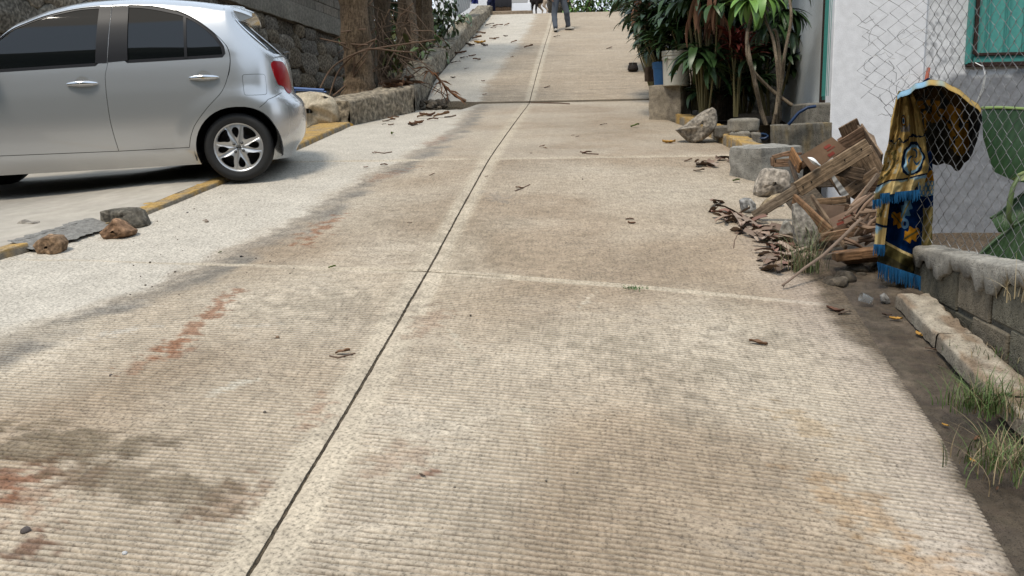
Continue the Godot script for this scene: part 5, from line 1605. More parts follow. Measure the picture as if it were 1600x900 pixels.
func build_wood_pile() -> void:
	mat("wood", Color(1, 1, 1), 0.88, "wood", 1.6, 0.25, false, {"uv": true})
	mat("card", Color(1, 1, 1), 0.9, "plaster", 3.0, 0.1)
	var brown := Color(0.225, 0.165, 0.115); var grey := Color(0.25, 0.205, 0.16); var orange := Color(0.33, 0.18, 0.085)
	# the broken crate
	var t := thing("wooden_crate", "broken crate of weathered boards lying tilted on the scrap pile", "crate", D(1310, 320, 6.3))
	plank(t, "batten", D(1246, 296, 6.15), D(1358, 227, 6.15), 0.105, 0.03, 0.0, Color(0.30, 0.225, 0.155))
	plank(t, "batten", D(1319, 304, 6.2), D(1372, 268, 6.2), 0.075, 0.03, 0.0, Color(0.26, 0.185, 0.125))
	for k in 4:
		var f := k / 3.0
		var a := D(lerpf(1300, 1352, f), lerpf(268, 232, f), 6.26); var e := D(lerpf(1322, 1372, f), lerpf(300, 268, f), 6.26)
		plank(t, "board", a, e, 0.092, 0.016, PI * 0.0, brown * [1.0, 1.15, 0.9, 1.2][k])
	plank(t, "side_board", D(1316, 215, 6.7), D(1345, 199, 6.7), 0.16, 0.014, 0.3, Color(0.22, 0.15, 0.10))
	plank(t, "side_board", D(1345, 200, 6.65), D(1378, 248, 6.45), 0.10, 0.014, 0.5, Color(0.33, 0.25, 0.185))
	plank(t, "side_board", D(1298, 240, 6.6), D(1352, 206, 6.6), 0.10, 0.012, 0.2, Color(0.24, 0.16, 0.11))
	for q in [[1255, 292], [1268, 284], [1320, 250], [1346, 233], [1357, 243], [1338, 288]]:
		var nb := MB.new(); nb.col = Color(0.04, 0.03, 0.025)
		nb.lathe([Vector2(0.0, 0.002), Vector2(0.005, 0.001), Vector2(0.005, -0.01)], 8, Transform3D(Basis(Vector3.RIGHT, PI * 0.5), Vector3.ZERO))
		obj("nail", nb, mats["rusty_iron"], t, Transform3D(Basis.IDENTITY, D(q[0], q[1], 6.13) - t.position))
	# cardboard with red print
	var sheet := func(called: String, label: String, pts: Array, d: float, col: Color, marks: Array) -> void:
		var th := thing(called, label, "cardboard", D(pts[2][0], pts[2][1], d))
		var o := th.position
		var b := MB.new(); b.col = col
		var P := []
		for q in pts: P.append(D(q[0], q[1], d + (q[2] if q.size() > 2 else 0.0)) - o)
		b.grid(9, 9, func(i, j):
			var p: Vector3 = P[0].lerp(P[1], i / 8.0).lerp(P[3].lerp(P[2], i / 8.0), j / 8.0)
			var n := noise_mid.get_noise_3dv(p * 1.5 + o)
			return [p + Vector3(0, 0.3, 1).normalized() * 0.012 * n, Vector2(i, j), col * (1.0 + 0.3 * n)])
		b.grid(9, 9, func(i, j):
			var p: Vector3 = P[0].lerp(P[1], i / 8.0).lerp(P[3].lerp(P[2], i / 8.0), j / 8.0)
			var n := noise_mid.get_noise_3dv(p * 1.5 + o)
			return [p + Vector3(0, 0.3, 1).normalized() * (0.012 * n - 0.006), Vector2(i, j), col * (1.0 + 0.3 * n)], true)
		obj("sheet", b, mats["card"], th)
		for s in marks:
			var mb := MB.new(); mb.col = Color(0.33, 0.075, 0.055)
			var q := []
			for e in [[s[0], s[1]], [s[2], s[1]], [s[2], s[3]], [s[0], s[3]]]:
				var p: Vector3 = P[0].lerp(P[1], e[0]).lerp(P[3].lerp(P[2], e[0]), e[1])
				var n := noise_mid.get_noise_3dv(p * 1.5 + o)
				q.append(p + Vector3(0, 0.3, 1).normalized() * (0.012 * n + 0.003))
			mb.face_out(q, Vector3(0, 0, -9))
			obj("red_print", mb, mats["card"], th)
	sheet.call("cardboard_sheet", "brown cardboard flap with red print above the crate's long batten", [[1250, 244], [1300, 214], [1322, 232], [1268, 268]], 6.45, Color(0.235, 0.15, 0.095), [[0.62, 0.25, 0.8, 0.42], [0.62, 0.5, 0.85, 0.56], [0.55, 0.72, 0.72, 0.9]])
	sheet.call("cardboard_sheet", "cardboard box side with a red edge behind the crate", [[1308, 218], [1342, 194], [1362, 216], [1322, 246]], 6.75, Color(0.26, 0.165, 0.11), [[0.4, 0.02, 0.95, 0.14], [0.5, 0.2, 0.9, 0.28]])
	sheet.call("cardboard_sheet", "pale cardboard panel on the far side of the crate", [[1340, 195], [1366, 212], [1379, 256], [1352, 232]], 6.6, Color(0.36, 0.27, 0.2), [])
	sheet.call("cardboard_sheet", "flattened cardboard bundle with a line of red print below the crate", [[1296, 342], [1362, 312], [1372, 328], [1302, 358]], 5.5, Color(0.37, 0.255, 0.19), [[0.15, 0.45, 0.55, 0.52], [0.1, 0.65, 0.25, 0.9], [0.6, 0.42, 0.8, 0.48]])
	sheet.call("cardboard_sheet", "second torn cardboard layer under the printed bundle", [[1298, 352], [1366, 326], [1374, 344], [1304, 366]], 5.55, Color(0.29, 0.19, 0.135), [])
	sheet.call("cardboard_sheet", "crumpled brown cardboard lying between the lower boards", [[1272, 318], [1320, 322], [1316, 345], [1284, 342]], 5.85, Color(0.24, 0.165, 0.12), [])
	# white plastic scrap
	var pb := MB.new(); pb.col = Color(0.82, 0.82, 0.80)
	pb.grid(10, 5, func(i, j):
		var f: float = i / 9.0
		return [D(1262 + 20 * f, 246 + 13 * f + (j - 2.0) * 2.6 * sin(PI * clampf(f, 0.05, 0.9)) , 6.12 - 0.02 * sin(f * PI) * (2 - absf(j - 2))), Vector2(f, j)])
	tag(obj("plastic_scrap", pb, mat("white_plastic", Color(1, 1, 1), 0.35)), "curved white plastic scrap tucked behind the long batten", "plastic")
	pb = MB.new(); pb.col = Color(0.34, 0.33, 0.31)
	pb.grid(4, 12, func(i, j):
		var f: float = j / 11.0
		return [D(1299 + 17 * f + i * (1.5 + 2.0 * f), 278 + 30 * f - i * 1.4, 6.05 + 0.006 * sin(j * 2.0)), Vector2(i, f)])
	tag(obj("plastic_strip", pb, mats["white_plastic"]), "torn strip of clear plastic hanging from the crate boards", "plastic")
	# loose boards
	var boards := [
		["long weathered board propped from the road up to the crate", [1178, 338, 6.35], [1252, 292, 6.2], 0.07, 0.028, grey],
		["orange-brown board on edge left of the cardboard flap", [1236, 238, 6.7], [1250, 262, 6.5], 0.09, 0.018, orange],
		["dark board crossing under the cardboard flap", [1243, 266, 6.55], [1272, 244, 6.5], 0.05, 0.02, Color(0.15, 0.10, 0.07)],
		["short grey board standing behind the white coarse stone", [1234, 250, 6.75], [1246, 284, 6.6], 0.05, 0.018, Color(0.20, 0.155, 0.12)],
		["diagonal brown board sliding down over the upright white stone", [1240, 312, 5.95], [1298, 366, 5.5], 0.085, 0.022, Color(0.25, 0.15, 0.085)],
		["thin lath beside the diagonal brown board", [1268, 306, 5.9], [1322, 388, 5.45], 0.03, 0.02, brown],
		["pale board edge under the crate", [1274, 316, 6.0], [1322, 312, 6.0], 0.045, 0.02, Color(0.28, 0.19, 0.12)],
		["dark board edge under the pale one", [1278, 326, 6.0], [1330, 324, 6.0], 0.04, 0.02, Color(0.17, 0.105, 0.07)],
		["splintered plank sticking out below the cardboard bundle", [1283, 372, 5.4], [1378, 354, 5.4], 0.055, 0.025, Color(0.27, 0.175, 0.115)],
		["lowest orange-brown plank with a rounded end, above the rubble", [1303, 401, 5.2], [1382, 392, 5.2], 0.05, 0.10, Color(0.27, 0.165, 0.095)],
		["plank under the lowest orange-brown one", [1318, 408, 5.25], [1384, 402, 5.25], 0.03, 0.09, Color(0.17, 0.11, 0.075)],
		["grey lath leaning from the pile against the towel", [1316, 345, 5.5], [1372, 272, 5.6], 0.028, 0.014, Color(0.34, 0.27, 0.215)],
		["reddish lath lying across the pile top", [1222, 243, 6.9], [1252, 240, 6.8], 0.02, 0.03, Color(0.24, 0.14, 0.09)],
	]
	var rr := RandomNumberGenerator.new(); rr.seed = 19
	var says := ["dark weathered", "split reddish", "short grey", "narrow brown", "wide stained", "warped pale"]
	var where := ["wedged under the crate", "behind the printed cardboard bundle", "below the diagonal brown board", "between crate and husks", "deep inside the scrap pile", "under the flattened cardboard", "next to the upright white stone", "against the back of the crate", "on the rubble under the pile", "beside the torn plastic strip"]
	for k in 20:
		var a := rr.randf_range(-0.7, 0.9); var l := rr.randf_range(26, 62)
		var cx := rr.randf_range(1268, 1362); var cy := rr.randf_range(268, 396)
		var dz := rr.randf_range(5.7, 6.5) - (cy - 330) * 0.005
		boards.append(["%s board %s" % [says[k % 6], where[(k * 3 + k / 10) % 10]], [cx - cos(a) * l * 0.5, cy + sin(a) * l * 0.5, dz], [cx + cos(a) * l * 0.5, cy - sin(a) * l * 0.5, dz + rr.randf_range(-0.15, 0.15)], rr.randf_range(0.05, 0.12), rr.randf_range(0.014, 0.025), [brown, grey, Color(0.19, 0.115, 0.075), Color(0.15, 0.11, 0.08)][k % 4] * rr.randf_range(0.75, 1.2)])
	for q in boards:
		var a := D(q[1][0], q[1][1], q[1][2]); var e := D(q[2][0], q[2][1], q[2][2])
		var n := thing("board", q[0], "board", (a + e) * 0.5, "loose boards of the scrap pile")
		plank(n, "timber", a, e, q[3], q[4], 0.0, q[5])
	# little broken frame on the squared chunk
	var fr := thing("small_frame", "little broken wooden tray on top of the rough concrete chunk", "tray", D(1222, 256, 7.2))
	for q in [[1207, 246, 1235, 238], [1208, 258, 1236, 257], [1212, 252, 1236, 250], [1207, 246, 1208, 259]]: plank(fr, "slat", D(q[0], q[1], 7.2), D(q[2], q[3], 7.2), 0.03, 0.05, 0.0, Color(0.25, 0.165, 0.11))
	# palm husks and splinters at the towel side
	var hk := thing("palm_husks", "bunch of dry splintered palm husks between cardboard and towel", "husks", D(1350, 380, 5.35))
	var r := RandomNumberGenerator.new(); r.seed = 55
	for k in 40:
		var u := r.randf_range(1318, 1374); var w := r.randf_range(322, 386)
		var a := D(u, w, r.randf_range(5.2, 5.5)) - hk.position
		var ang := r.randf_range(-0.5, 1.1)
		var e := a + Vector3(cos(ang), sin(ang), r.randf_range(-0.3, 0.3)) * r.randf_range(0.06, 0.24)
		var b := MB.new(); b.col = Color(0.23, 0.16, 0.115) * r.randf_range(0.4, 1.4)
		b.tube([a, a.lerp(e, 0.5) + Vector3(0, r.randf_range(-0.02, 0.02), 0), e], [0.009, 0.012, 0.004], 5)
		obj("splinter", b, mats["twig"], hk)
	# the stick
	var stick := MB.new(); stick.col = Color(0.21, 0.155, 0.12)
	var sp := []
	for q in [[1222, 446, 4.85], [1232, 440, 4.87], [1258, 420, 4.95], [1285, 400, 5.03], [1318, 368, 5.12], [1345, 343, 5.2]]: sp.append(D(q[0], q[1], q[2]) + Vector3(0, 0.006 * sin(q[0]), 0))
	stick.tube(sp, [0.006, 0.007, 0.008, 0.009, 0.01, 0.01], 7)
	stick.tube([sp[3], D(1298, 396, 5.05), D(1310, 394, 5.06)], [0.004, 0.003, 0.002], 5)
	stick.tube([sp[1], D(1226, 444, 4.86), D(1224, 449, 4.86)], [0.004, 0.003, 0.003], 5)
	tag(obj("long_stick", stick, mats["twig"]), "long crooked dry stick leaning from the pile onto the road", "stick")

func grass_tuft(label: String, centre: Vector3, count: int, spread: float, height: float, seed_: int, cols: Array, sub := "") -> void:
	var t := thing("grass_tuft", label, "grass", centre)
	var r := RandomNumberGenerator.new(); r.seed = seed_
	var b := MB.new()
	for k in count:
		var p := Vector3(r.randfn() * spread * 0.4, 0, r.randfn() * spread * 0.4)
		var a := r.randf() * TAU
		var h := height * r.randf_range(0.4, 1.15)
		var lean := r.randf_range(0.15, 1.15)
		var out := Vector3(cos(a), 0, sin(a)); var side := Vector3(-sin(a), 0, cos(a)) * r.randf_range(0.0012, 0.003)
		b.col = cols[r.randi() % cols.size()] * r.randf_range(0.6, 1.35)
		var last := []
		for j in 6:
			var s := j / 5.0
			var q := p + out * lean * h * s * s + Vector3.UP * h * (s - 0.35 * lean * s * s)
			var cur := [b.vert(q - side * (1.0 - s * 0.9)), b.vert(q + side * (1.0 - s * 0.9))]
			if j > 0:
				b.tri_i(last[0], last[1], cur[0]); b.tri_i(last[1], cur[1], cur[0])
			last = cur
	var o := obj("blades", b, mat("grass", Color(1, 1, 1), 0.6, "", 1.0, 0, false, {"backlight": Color(0.25, 0.3, 0.1)}), t)
	o.set_meta("kind", "stuff")

func build_gutter() -> void:
	# low block wall that carries the fence, capped with ragged mortar
	var far := D(1440, 396, 5.02); var near_d := 2.6
	var x_at := func(d: float) -> float: return lerpf(1.74, 1.80, clampf((d - 3.4) / 1.5, 0, 1))
	var top_at := func(d: float) -> float: return lerpf(0.985, 0.875, clampf((d - 3.3) / 1.7, -0.6, 1))
	var t := thing("low_block_wall", "low grey block wall under the wire fence, capped with ragged mortar", "wall", Vector3(1.8, 0.5, -4.0))
	var o := t.position
	var con: Material = mats["old_concrete"]
	var bm := []
	for k in 3:
		var mb := MB.new(); mb.col = [Color(0.20, 0.185, 0.145), Color(0.155, 0.14, 0.105), Color(0.22, 0.19, 0.145)][k]
		mb.box(Transform3D.IDENTITY, Vector3(0.15, 0.185, 0.372), 0.008)
		bm.append(mb.mesh())
	for row in 4:
		var d := near_d + (0.19 if row % 2 else 0.0)
		while d < 4.95:
			var y: float = top_at.call(d) - 0.07 - 0.1 - row * 0.197
			if y > road_y(d) - 0.25:
				var dirv := Vector3(x_at.call(d + 0.1) - x_at.call(d - 0.1), 0, -0.2).normalized()
				inst("block", bm[(row * 7 + int(d * 5)) % 3], con, t, Transform3D(Basis(Vector3.UP, atan2(-dirv.x, -dirv.z)), Vector3(x_at.call(d) + 0.075 + 0.004 * sin(d * 9.0), y, -d) - o))
			d += 0.388
	var b := MB.new(); b.col = Color(0.125, 0.115, 0.095)
	b.grid(2, 30, func(i, j):
		var d: float = near_d - 0.2 + j * 0.088
		return [Vector3(x_at.call(d) + 0.012, (top_at.call(d) - 0.05 if i else road_y(d) - 0.3), -d) - o, Vector2(i, j)])
	obj("mortar", b, con, t)
	# ragged mortar cap
	b = MB.new()
	b.grid(9, 160, func(i, j):
		var d: float = near_d - 0.2 + j * 0.0165
		var drip := 0.10 + 0.07 * noise_mid.get_noise_2d(d * 1.6, 2.0) + 0.05 * noise_fine.get_noise_2d(d * 1.0, 5.0)
		var q: Array = [[-0.002, -1.0], [-0.022, -0.95], [-0.028, -0.5], [-0.026, -0.1], [-0.012, 0.0], [0.06, 0.04], [0.12, 0.02], [0.17, -0.2], [0.17, -1.0]][i]
		var nf := noise_fine.get_noise_2d(d, q[1] * 0.5); var nm := noise_mid.get_noise_2d(d, q[1] * 0.3)
		var y: float = top_at.call(d) + (q[1] * drip if i < 4 else q[1] * 0.15) + 0.006 * nf
		return [Vector3(x_at.call(d) + q[0] + 0.006 * nf, y, -d) - o, Vector2(d, q[1]), Color(0.36, 0.34, 0.30) * (1.0 + 0.4 * nm + 0.3 * nf)])
	obj("mortar_cap", b, con, t)
	# end face of the wall behind the towel
	b = MB.new(); b.col = Color(0.27, 0.25, 0.215)
	b.box(Transform3D(Basis.IDENTITY, Vector3(1.885, 0.78, -4.98) - o), Vector3(0.17, 0.20, 0.06), 0.01)
	b.box(Transform3D(Basis.IDENTITY, Vector3(1.885, 0.5, -4.97) - o), Vector3(0.155, 0.36, 0.05), 0.01)
	obj("end_face", b, con, t)
	# pale ledge at the foot of the wall: worn plaster slabs
	var k := thing("gutter_ledge", "pale worn ledge of flaking slabs along the foot of the block wall", "ledge", Vector3(1.6, road_y(4.0), -4.0))
	for s in [[4.60, 4.02, 0.0], [4.0, 3.36, 0.006], [3.33, 2.7, 0.012], [2.68, 1.6, 0.0]]:
		b = MB.new()
		b.grid(12, 24, func(i, j):
			var q: Array = [[0.0, -0.5], [0.0, -0.1], [0.002, 0.7], [0.008, 0.95], [0.02, 1.0], [0.05, 1.0], [0.08, 1.0], [0.11, 1.0], [0.14, 1.0], [0.16, 1.0], [0.17, 0.6], [0.17, -0.5]][i]
			var d := lerpf(s[0], s[1], j / 23.0)
			var nf := noise_fine.get_noise_2d(d, q[0] * 6.0); var nm := noise_mid.get_noise_2d(d * 1.2, q[0] * 3.0)
			var x: float = x_at.call(d) - 0.205 + q[0] + 0.006 * nf
			var col := Color(0.48, 0.42, 0.335) * (1.0 + 0.3 * nf)
			if nm > 0.0: col = col.lerp(Color(0.27, 0.19, 0.125), clampf(nm * 4.0, 0, 0.8))
			if i < 3: col = col.lerp(Color(0.25, 0.23, 0.19), 0.6)
			return [Vector3(x, road_y(d) + 0.045 * q[1] + 0.004 * nf + s[2] - (0.01 if nm > 0.2 and i > 4 else 0.0), -d) - k.position, Vector2(d, q[0]), col])
		obj("slab", b, con, k)
	# grass along the ledge
	var green := [Color(0.09, 0.145, 0.045), Color(0.06, 0.10, 0.03), Color(0.12, 0.16, 0.06), Color(0.26, 0.2, 0.12)]
	grass_tuft("thick green grass tuft growing at the ledge, a plank stem beside it", D(1545, 640, 3.25), 330, 0.17, 0.15, 3, green)
	grass_tuft("sparse grass with dry stalks at the frame edge below the thick tuft", D(1585, 735, 2.85), 300, 0.2, 0.16, 4, green + [Color(0.32, 0.25, 0.15)])
	grass_tuft("tall grass tuft in front of the upright white stone", D(1256, 424, 5.15), 150, 0.13, 0.36, 5, [Color(0.13, 0.15, 0.07), Color(0.09, 0.12, 0.05), Color(0.25, 0.2, 0.12)])
	grass_tuft("short moss-green blades in the corner between wall and ledge", D(1560, 560, 3.72), 60, 0.2, 0.06, 6, green)
	grass_tuft("dry straw hanging over the block wall", D(1592, 468, 3.6), 26, 0.1, 0.2, 7, [Color(0.34, 0.27, 0.16)])
	grass_tuft("small green weeds at the foot of the cream boulder", D(480, 203, 11.75), 90, 0.3, 0.07, 9, green)

func build_fence() -> void:
	var t := thing("wire_fence", "torn chain-link fence standing on the low block wall", "fence", D(1520, 405, 4.5))
	var o := t.position
	var m := mat("wire", lin(0.30, 0.30, 0.30), 0.45, "", 1.0, 0, false, {"metallic": 0.7})
	# plan of the netting: loose flap on the left, then along the wall towards us
	var path := [D(1334, 120, 5.05), D(1385, 120, 5.02), D(1445, 120, 4.95), D(1520, 120, 4.5), D(1602, 120, 4.06), D(1720, 120, 3.5)]
	var plan := PackedVector2Array()
	for p in path: plan.append(Vector2(p.x, p.z))
	var lens := [0.0]
	for k in plan.size() - 1: lens.append(lens[-1] + plan[k].distance_to(plan[k + 1]))
	var at := func(s: float) -> Vector2:
		for k in plan.size() - 1:
			if s <= lens[k + 1] or k == plan.size() - 2: return plan[k].lerp(plan[k + 1], (s - lens[k]) / (lens[k + 1] - lens[k]))
		return plan[-1]
	var w := 0.043; var h := 0.040
	var r := RandomNumberGenerator.new(); r.seed = 12
	var total: float = lens[-1]
	var flap: float = lens[2]
	var n := int(total / (w * 1.0))
	for k in n:
		var s0 := k * w
		var lo := 0.93 if s0 > flap - 0.02 else 1.62 + 0.14 * r.randf() - 0.1 * smoothstep(0.0, flap, s0)
		var hi := 2.65
		if s0 < 0.10: hi = 2.0 + 2.2 * s0
		if s0 < 0.02: continue
		var pts := []
		var j := int(lo / h)
		while j * h < hi:
			var z := -0.5 if ((j + k) % 2 == 0) else 0.5
			var y := j * h
			var dist := 0.010 * noise_mid.get_noise_2d(s0 * 2.0, y * 2.0) * (1.0 + 3.0 * smoothstep(flap + 0.1, 0.0, s0))
			var sag := 0.03 * smoothstep(flap + 0.3, 0.0, s0) * sin(y * 4.0 + s0 * 3.0)
			var q: Vector2 = at.call(s0 + z * w * 1.06 + dist)
			var nrm := 0.0018 * (1.0 if j % 2 == 0 else -1.0) * (1.0 if k % 2 else -1.0)
			pts.append(Vector3(q.x + nrm, y + dist + sag, q.y + sag * 1.2) - o)
			j += 1
		var b := MB.new(); b.col = Color(1, 1, 1) * r.randf_range(0.45, 1.5)
		b.tube(pts, [0.0016], 4, false)
		obj("wire", b, m, t)
	# loose curled ends
	for k in 26:
		var u := r.randf_range(1338, 1430); var v0 := r.randf_range(18, 168)
		if k > 9: u = r.randf_range(1395, 1452); v0 = r.randf_range(125, 185)
		var pts := []
		var p := D(u, v0, 4.98 + r.randf_range(-0.06, 0.03)) - o
		var dir := Vector3(r.randfn(), r.randfn(), r.randfn() * 0.4).normalized()
		for i in 7:
			pts.append(p)
			p += dir * 0.022
			dir = (dir + Vector3(r.randfn(), r.randfn(), r.randfn() * 0.4) * 0.6).normalized()
		var b := MB.new(); b.col = Color(0.7, 0.7, 0.7) * r.randf_range(0.6, 1.5)
		b.tube(pts, [0.0013], 4, false)
		obj("loose_wire", b, m, t)
	# white cord tied on the netting
	var cb := MB.new(); cb.col = Color(0.7, 0.7, 0.68)
	var fence_d := func(u: float) -> float: return lerpf(4.95, 4.06, clampf((u - 1445) / 157.0, 0, 1)) - 0.02
	for c in [[[1524, 98], [1536, 104], [1540, 120], [1536, 142], [1526, 160]], [[1526, 160], [1534, 140], [1540, 112], [1535, 102]]]:
		var pts := []
		for q in c: pts.append(D(q[0], q[1], fence_d.call(q[0])))
		cb.tube(pts, [0.0022], 5)
	tag(obj("cord", cb, mat("cord", Color(1, 1, 1), 0.8)), "thin white cord tied to the netting above the towel", "cord")

func cloth_texture(called: String, n: int, m: int, f: Callable) -> ImageTexture:
	var d := PackedByteArray(); d.resize(n * m * 3)
	for y in m:
		for x in n:
			var q: Color = f.call((x + 0.5) / n, (y + 0.5) / m)
			var weave := 0.93 + 0.07 * (1.0 if (x + y) % 2 else -1.0) + 0.10 * noise_fine.get_noise_2d(x * 0.05, y * 0.05)
			var k := (y * n + x) * 3
			d[k] = int(clampf(q.r * weave, 0, 1) * 255); d[k + 1] = int(clampf(q.g * weave, 0, 1) * 255); d[k + 2] = int(clampf(q.b * weave, 0, 1) * 255)
	return ImageTexture.create_from_image(Image.create_from_data(n, m, false, Image.FORMAT_RGB8, d))

func build_towel() -> void:
	var ochre := Color(0.69, 0.58, 0.36); var navy := Color(0.05, 0.12, 0.22); var blue := Color(0.02, 0.30, 0.56); var sky_ := Color(0.52, 0.66, 0.75); var cream := Color(0.80, 0.71, 0.50); var olive := Color(0.36, 0.33, 0.20); var gold := Color(0.66, 0.45, 0.12)
	var swirl := func(u: float, v: float, cx: float, cy: float, s: float) -> float:
		var p := Vector2((u - cx) / s, (v - cy) * 1.9 / s)
		var r := p.length(); var a := p.angle()
		return absf(sin(r * 2.6 - a * 0.5))
	var front_t := cloth_texture("front", 180, 340, func(u, v):
		var n := noise_mid.get_noise_2d(u * 1.5, v * 2.5) * 0.05
		var c: Color = ochre
		if v < 0.06: c = ochre.lerp(olive, 0.4)
		for e in [[0.40, 0.29, 0.085]]:
			var q: float = Vector2((u - e[0]), (v - e[1]) * 1.5).length() / e[2]
			if q < 1.0: c = navy if q < 0.35 else (sky_ if q < 0.55 else (gold if q < 0.8 else navy))
		if v > 0.335 + n and v < 0.40 and u > 0.3 and u < 0.62 and sin(u * 130.0) * sin(v * 160.0) > 0.1: c = Color(0.2, 0.38, 0.6)
		if absf(v - 0.46 - 0.03 * sin(u * 5.0) - n) < 0.009: c = navy
		if v > 0.5 and v < 0.83 and u > 0.38:
			var p := Vector2(u - 0.66, (v - 0.66) * 1.55)
			var r := p.length() + n
			if absf(r - 0.24) < 0.022: c = navy
			elif absf(r - 0.20) < 0.02: c = sky_
			elif r < 0.15:
				var a := p.angle()
				if absf(sin(a * 1.5 + r * 16.0)) < 0.42: c = Color(0.30, 0.46, 0.60)
				if absf(sin(a * 1.5 + r * 16.0)) < 0.14: c = navy
		if u < 0.36 and v > 0.42 and v < 0.80:
			var k := noise_mid.get_noise_2d(u * 3.0 + 4.0, v * 4.0)
			if k > 0.28: c = olive
			elif k < -0.36: c = Color(0.75, 0.72, 0.62)
			if absf(k - 0.2) < 0.03: c = navy
		if absf(v - 0.845 - 0.02 * sin(u * 4.0)) < 0.008: c = navy
		if v > 0.855 + 0.02 * sin(u * 4.0): c = sky_.lerp(cream, smoothstep(0.87, 0.90, v + n))
		if v > 0.985: c = cream
		return c)
	var low_t := cloth_texture("low", 180, 340, func(u, v):
		var n := noise_mid.get_noise_2d(u * 2.0, v * 3.0) * 0.05
		var c := Color(0.02, 0.12, 0.26)
		if v < 0.36:
			c = ochre.lerp(olive, 0.3) if sin(v * 55.0 + u * 2.0) > 0.0 else olive
			if absf(v - 0.30) < 0.012: c = navy
			if u > 0.72: c = Color(0.03, 0.16, 0.32) if v < 0.16 + n else (gold if v < 0.24 + n else (Color(0.35, 0.48, 0.58) if sin(u * 90.0) * sin(v * 90.0) < 0.3 else cream))
		else:
			for e in [[0.36, 0.58, 2.6], [0.62, 0.68, 0.6], [0.5, 0.48, 4.2]]:
				var p := Vector2(u - e[0], (v - e[1]) * 1.6).rotated(e[2])
				var leaf := absf(p.y) < 0.11 * (1.0 - p.x * p.x * 40.0) * (0.8 + 0.25 * sin(p.x * 60.0))
				if leaf: c = (gold if e[2] != 4.2 else Color(0.28, 0.40, 0.48)) if absf(p.y) > 0.012 else olive
			if absf(Vector2(u - 0.5, (v - 0.60) * 1.6).length() - 0.05) < 0.02: c = Color(0.30, 0.42, 0.52)
			var band: float = v - 0.12 * u
			if band > 0.78: c = olive if band < 0.88 else Color(0.28, 0.26, 0.19)
			if absf(band - 0.775) < 0.012: c = cream
			if u > 0.80 and v > 0.45: c = olive.lerp(cream, 0.35) if sin((u + v) * 40.0) > -0.3 else olive
		return c)
	var back_t := cloth_texture("back", 160, 160, func(u, v):  # reverse print, its colours darkened for the shade inside the hollow fold
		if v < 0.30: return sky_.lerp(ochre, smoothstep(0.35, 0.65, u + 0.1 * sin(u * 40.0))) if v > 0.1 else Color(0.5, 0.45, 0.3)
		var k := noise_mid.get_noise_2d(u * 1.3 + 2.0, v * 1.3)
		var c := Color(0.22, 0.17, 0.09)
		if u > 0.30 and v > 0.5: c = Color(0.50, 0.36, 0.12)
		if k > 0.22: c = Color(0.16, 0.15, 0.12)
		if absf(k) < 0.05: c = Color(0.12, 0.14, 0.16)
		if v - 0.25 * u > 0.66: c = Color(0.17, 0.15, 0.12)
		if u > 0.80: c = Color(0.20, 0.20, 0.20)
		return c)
	var cloth := func(key: String, tx: Texture2D) -> StandardMaterial3D:
		var m := StandardMaterial3D.new(); m.albedo_texture = tx; m.roughness = 0.95; m.cull_mode = BaseMaterial3D.CULL_DISABLED; m.metallic_specular = 0.1; m.vertex_color_use_as_albedo = true
		mats[key] = m
		return m
	var mf: Material = cloth.call("towel_front", front_t); var ml: Material = cloth.call("towel_low", low_t)
	var t := thing("woven_towel", "yellow and blue fringed woven towel hung over the torn fence", "towel", D(1410, 455, 4.8))
	var o := t.position
	var le := [[140, 1404], [170, 1396], [200, 1391], [230, 1386], [260, 1379], [290, 1371], [314, 1366]]
	var re := [[140, 1424], [170, 1436], [200, 1443], [230, 1449], [260, 1452], [290, 1444], [314, 1438]]
	var b := MB.new()
	b.grid(60, 90, func(i, j):
		var f: float = i / 59.0; var g: float = j / 89.0
		var v: float = lerpf(142, 306 + 12.0 * (1.0 - f) * smoothstep(0.25, 0.0, f) - 8.0 * f, g)
		var u := lerpf(lerp_table(le, v), lerp_table(re, v), f)
		var cr := noise_mid.get_noise_2d(f * 1.1, g * 1.4); u += 2.5 * cr
		var dd := 4.86 - 0.026 * sin(f * 15.0 + g * 2.5 + 2.0 * cr) - 0.014 * sin(f * 33.0 + g * 3.0) - 0.02 * g + 0.05 * f * f + 0.03 * cr + 0.010 * noise_fine.get_noise_2d(f * 0.5, g * 0.9)
		return [D(u, v, dd) - o, Vector2(f, g)])
	obj("front_fold", b, mf, t)
	le = [[230, 1384], [312, 1375], [340, 1372], [380, 1370], [455, 1372]]
	re = [[230, 1456], [290, 1459], [340, 1458], [400, 1456], [455, 1440]]
	b = MB.new()
	b.grid(60, 90, func(i, j):
		var f: float = i / 59.0; var g: float = j / 89.0
		var v: float = lerpf(236, 412 + 26.0 * f - 10.0 * smoothstep(0.85, 1.0, f), g)
		var u := lerpf(lerp_table(le, v), lerp_table(re, v), f)
		var cr := noise_mid.get_noise_2d(f * 1.1 + 5.0, g * 1.4); u += 2.5 * cr
		var dd := 4.93 - 0.034 * sin(f * 11.0 + 0.8 + 2.0 * g + 1.5 * cr) - 0.014 * sin(f * 27.0 + g * 3.0) + 0.03 * cr + 0.010 * noise_fine.get_noise_2d(f * 0.5 + 3.0, g * 0.9)
		return [D(u, v, dd) - o, Vector2(f, g)])
	obj("rear_fold", b, ml, t)
	# narrow strip hanging on the left with its own fringe
	b = MB.new()
	b.grid(12, 40, func(i, j):
		var f: float = i / 11.0; var g: float = j / 39.0
		var v := lerpf(300, 384, g)
		var u := lerpf(lerpf(1372, 1366, g), lerpf(1392, 1382, g), f)
		return [D(u, v, 4.87 - 0.02 * sin(f * 7.0)) - o, Vector2(f * 0.4, 0.62 + 0.38 * g)])
	obj("side_strip", b, mf, t)
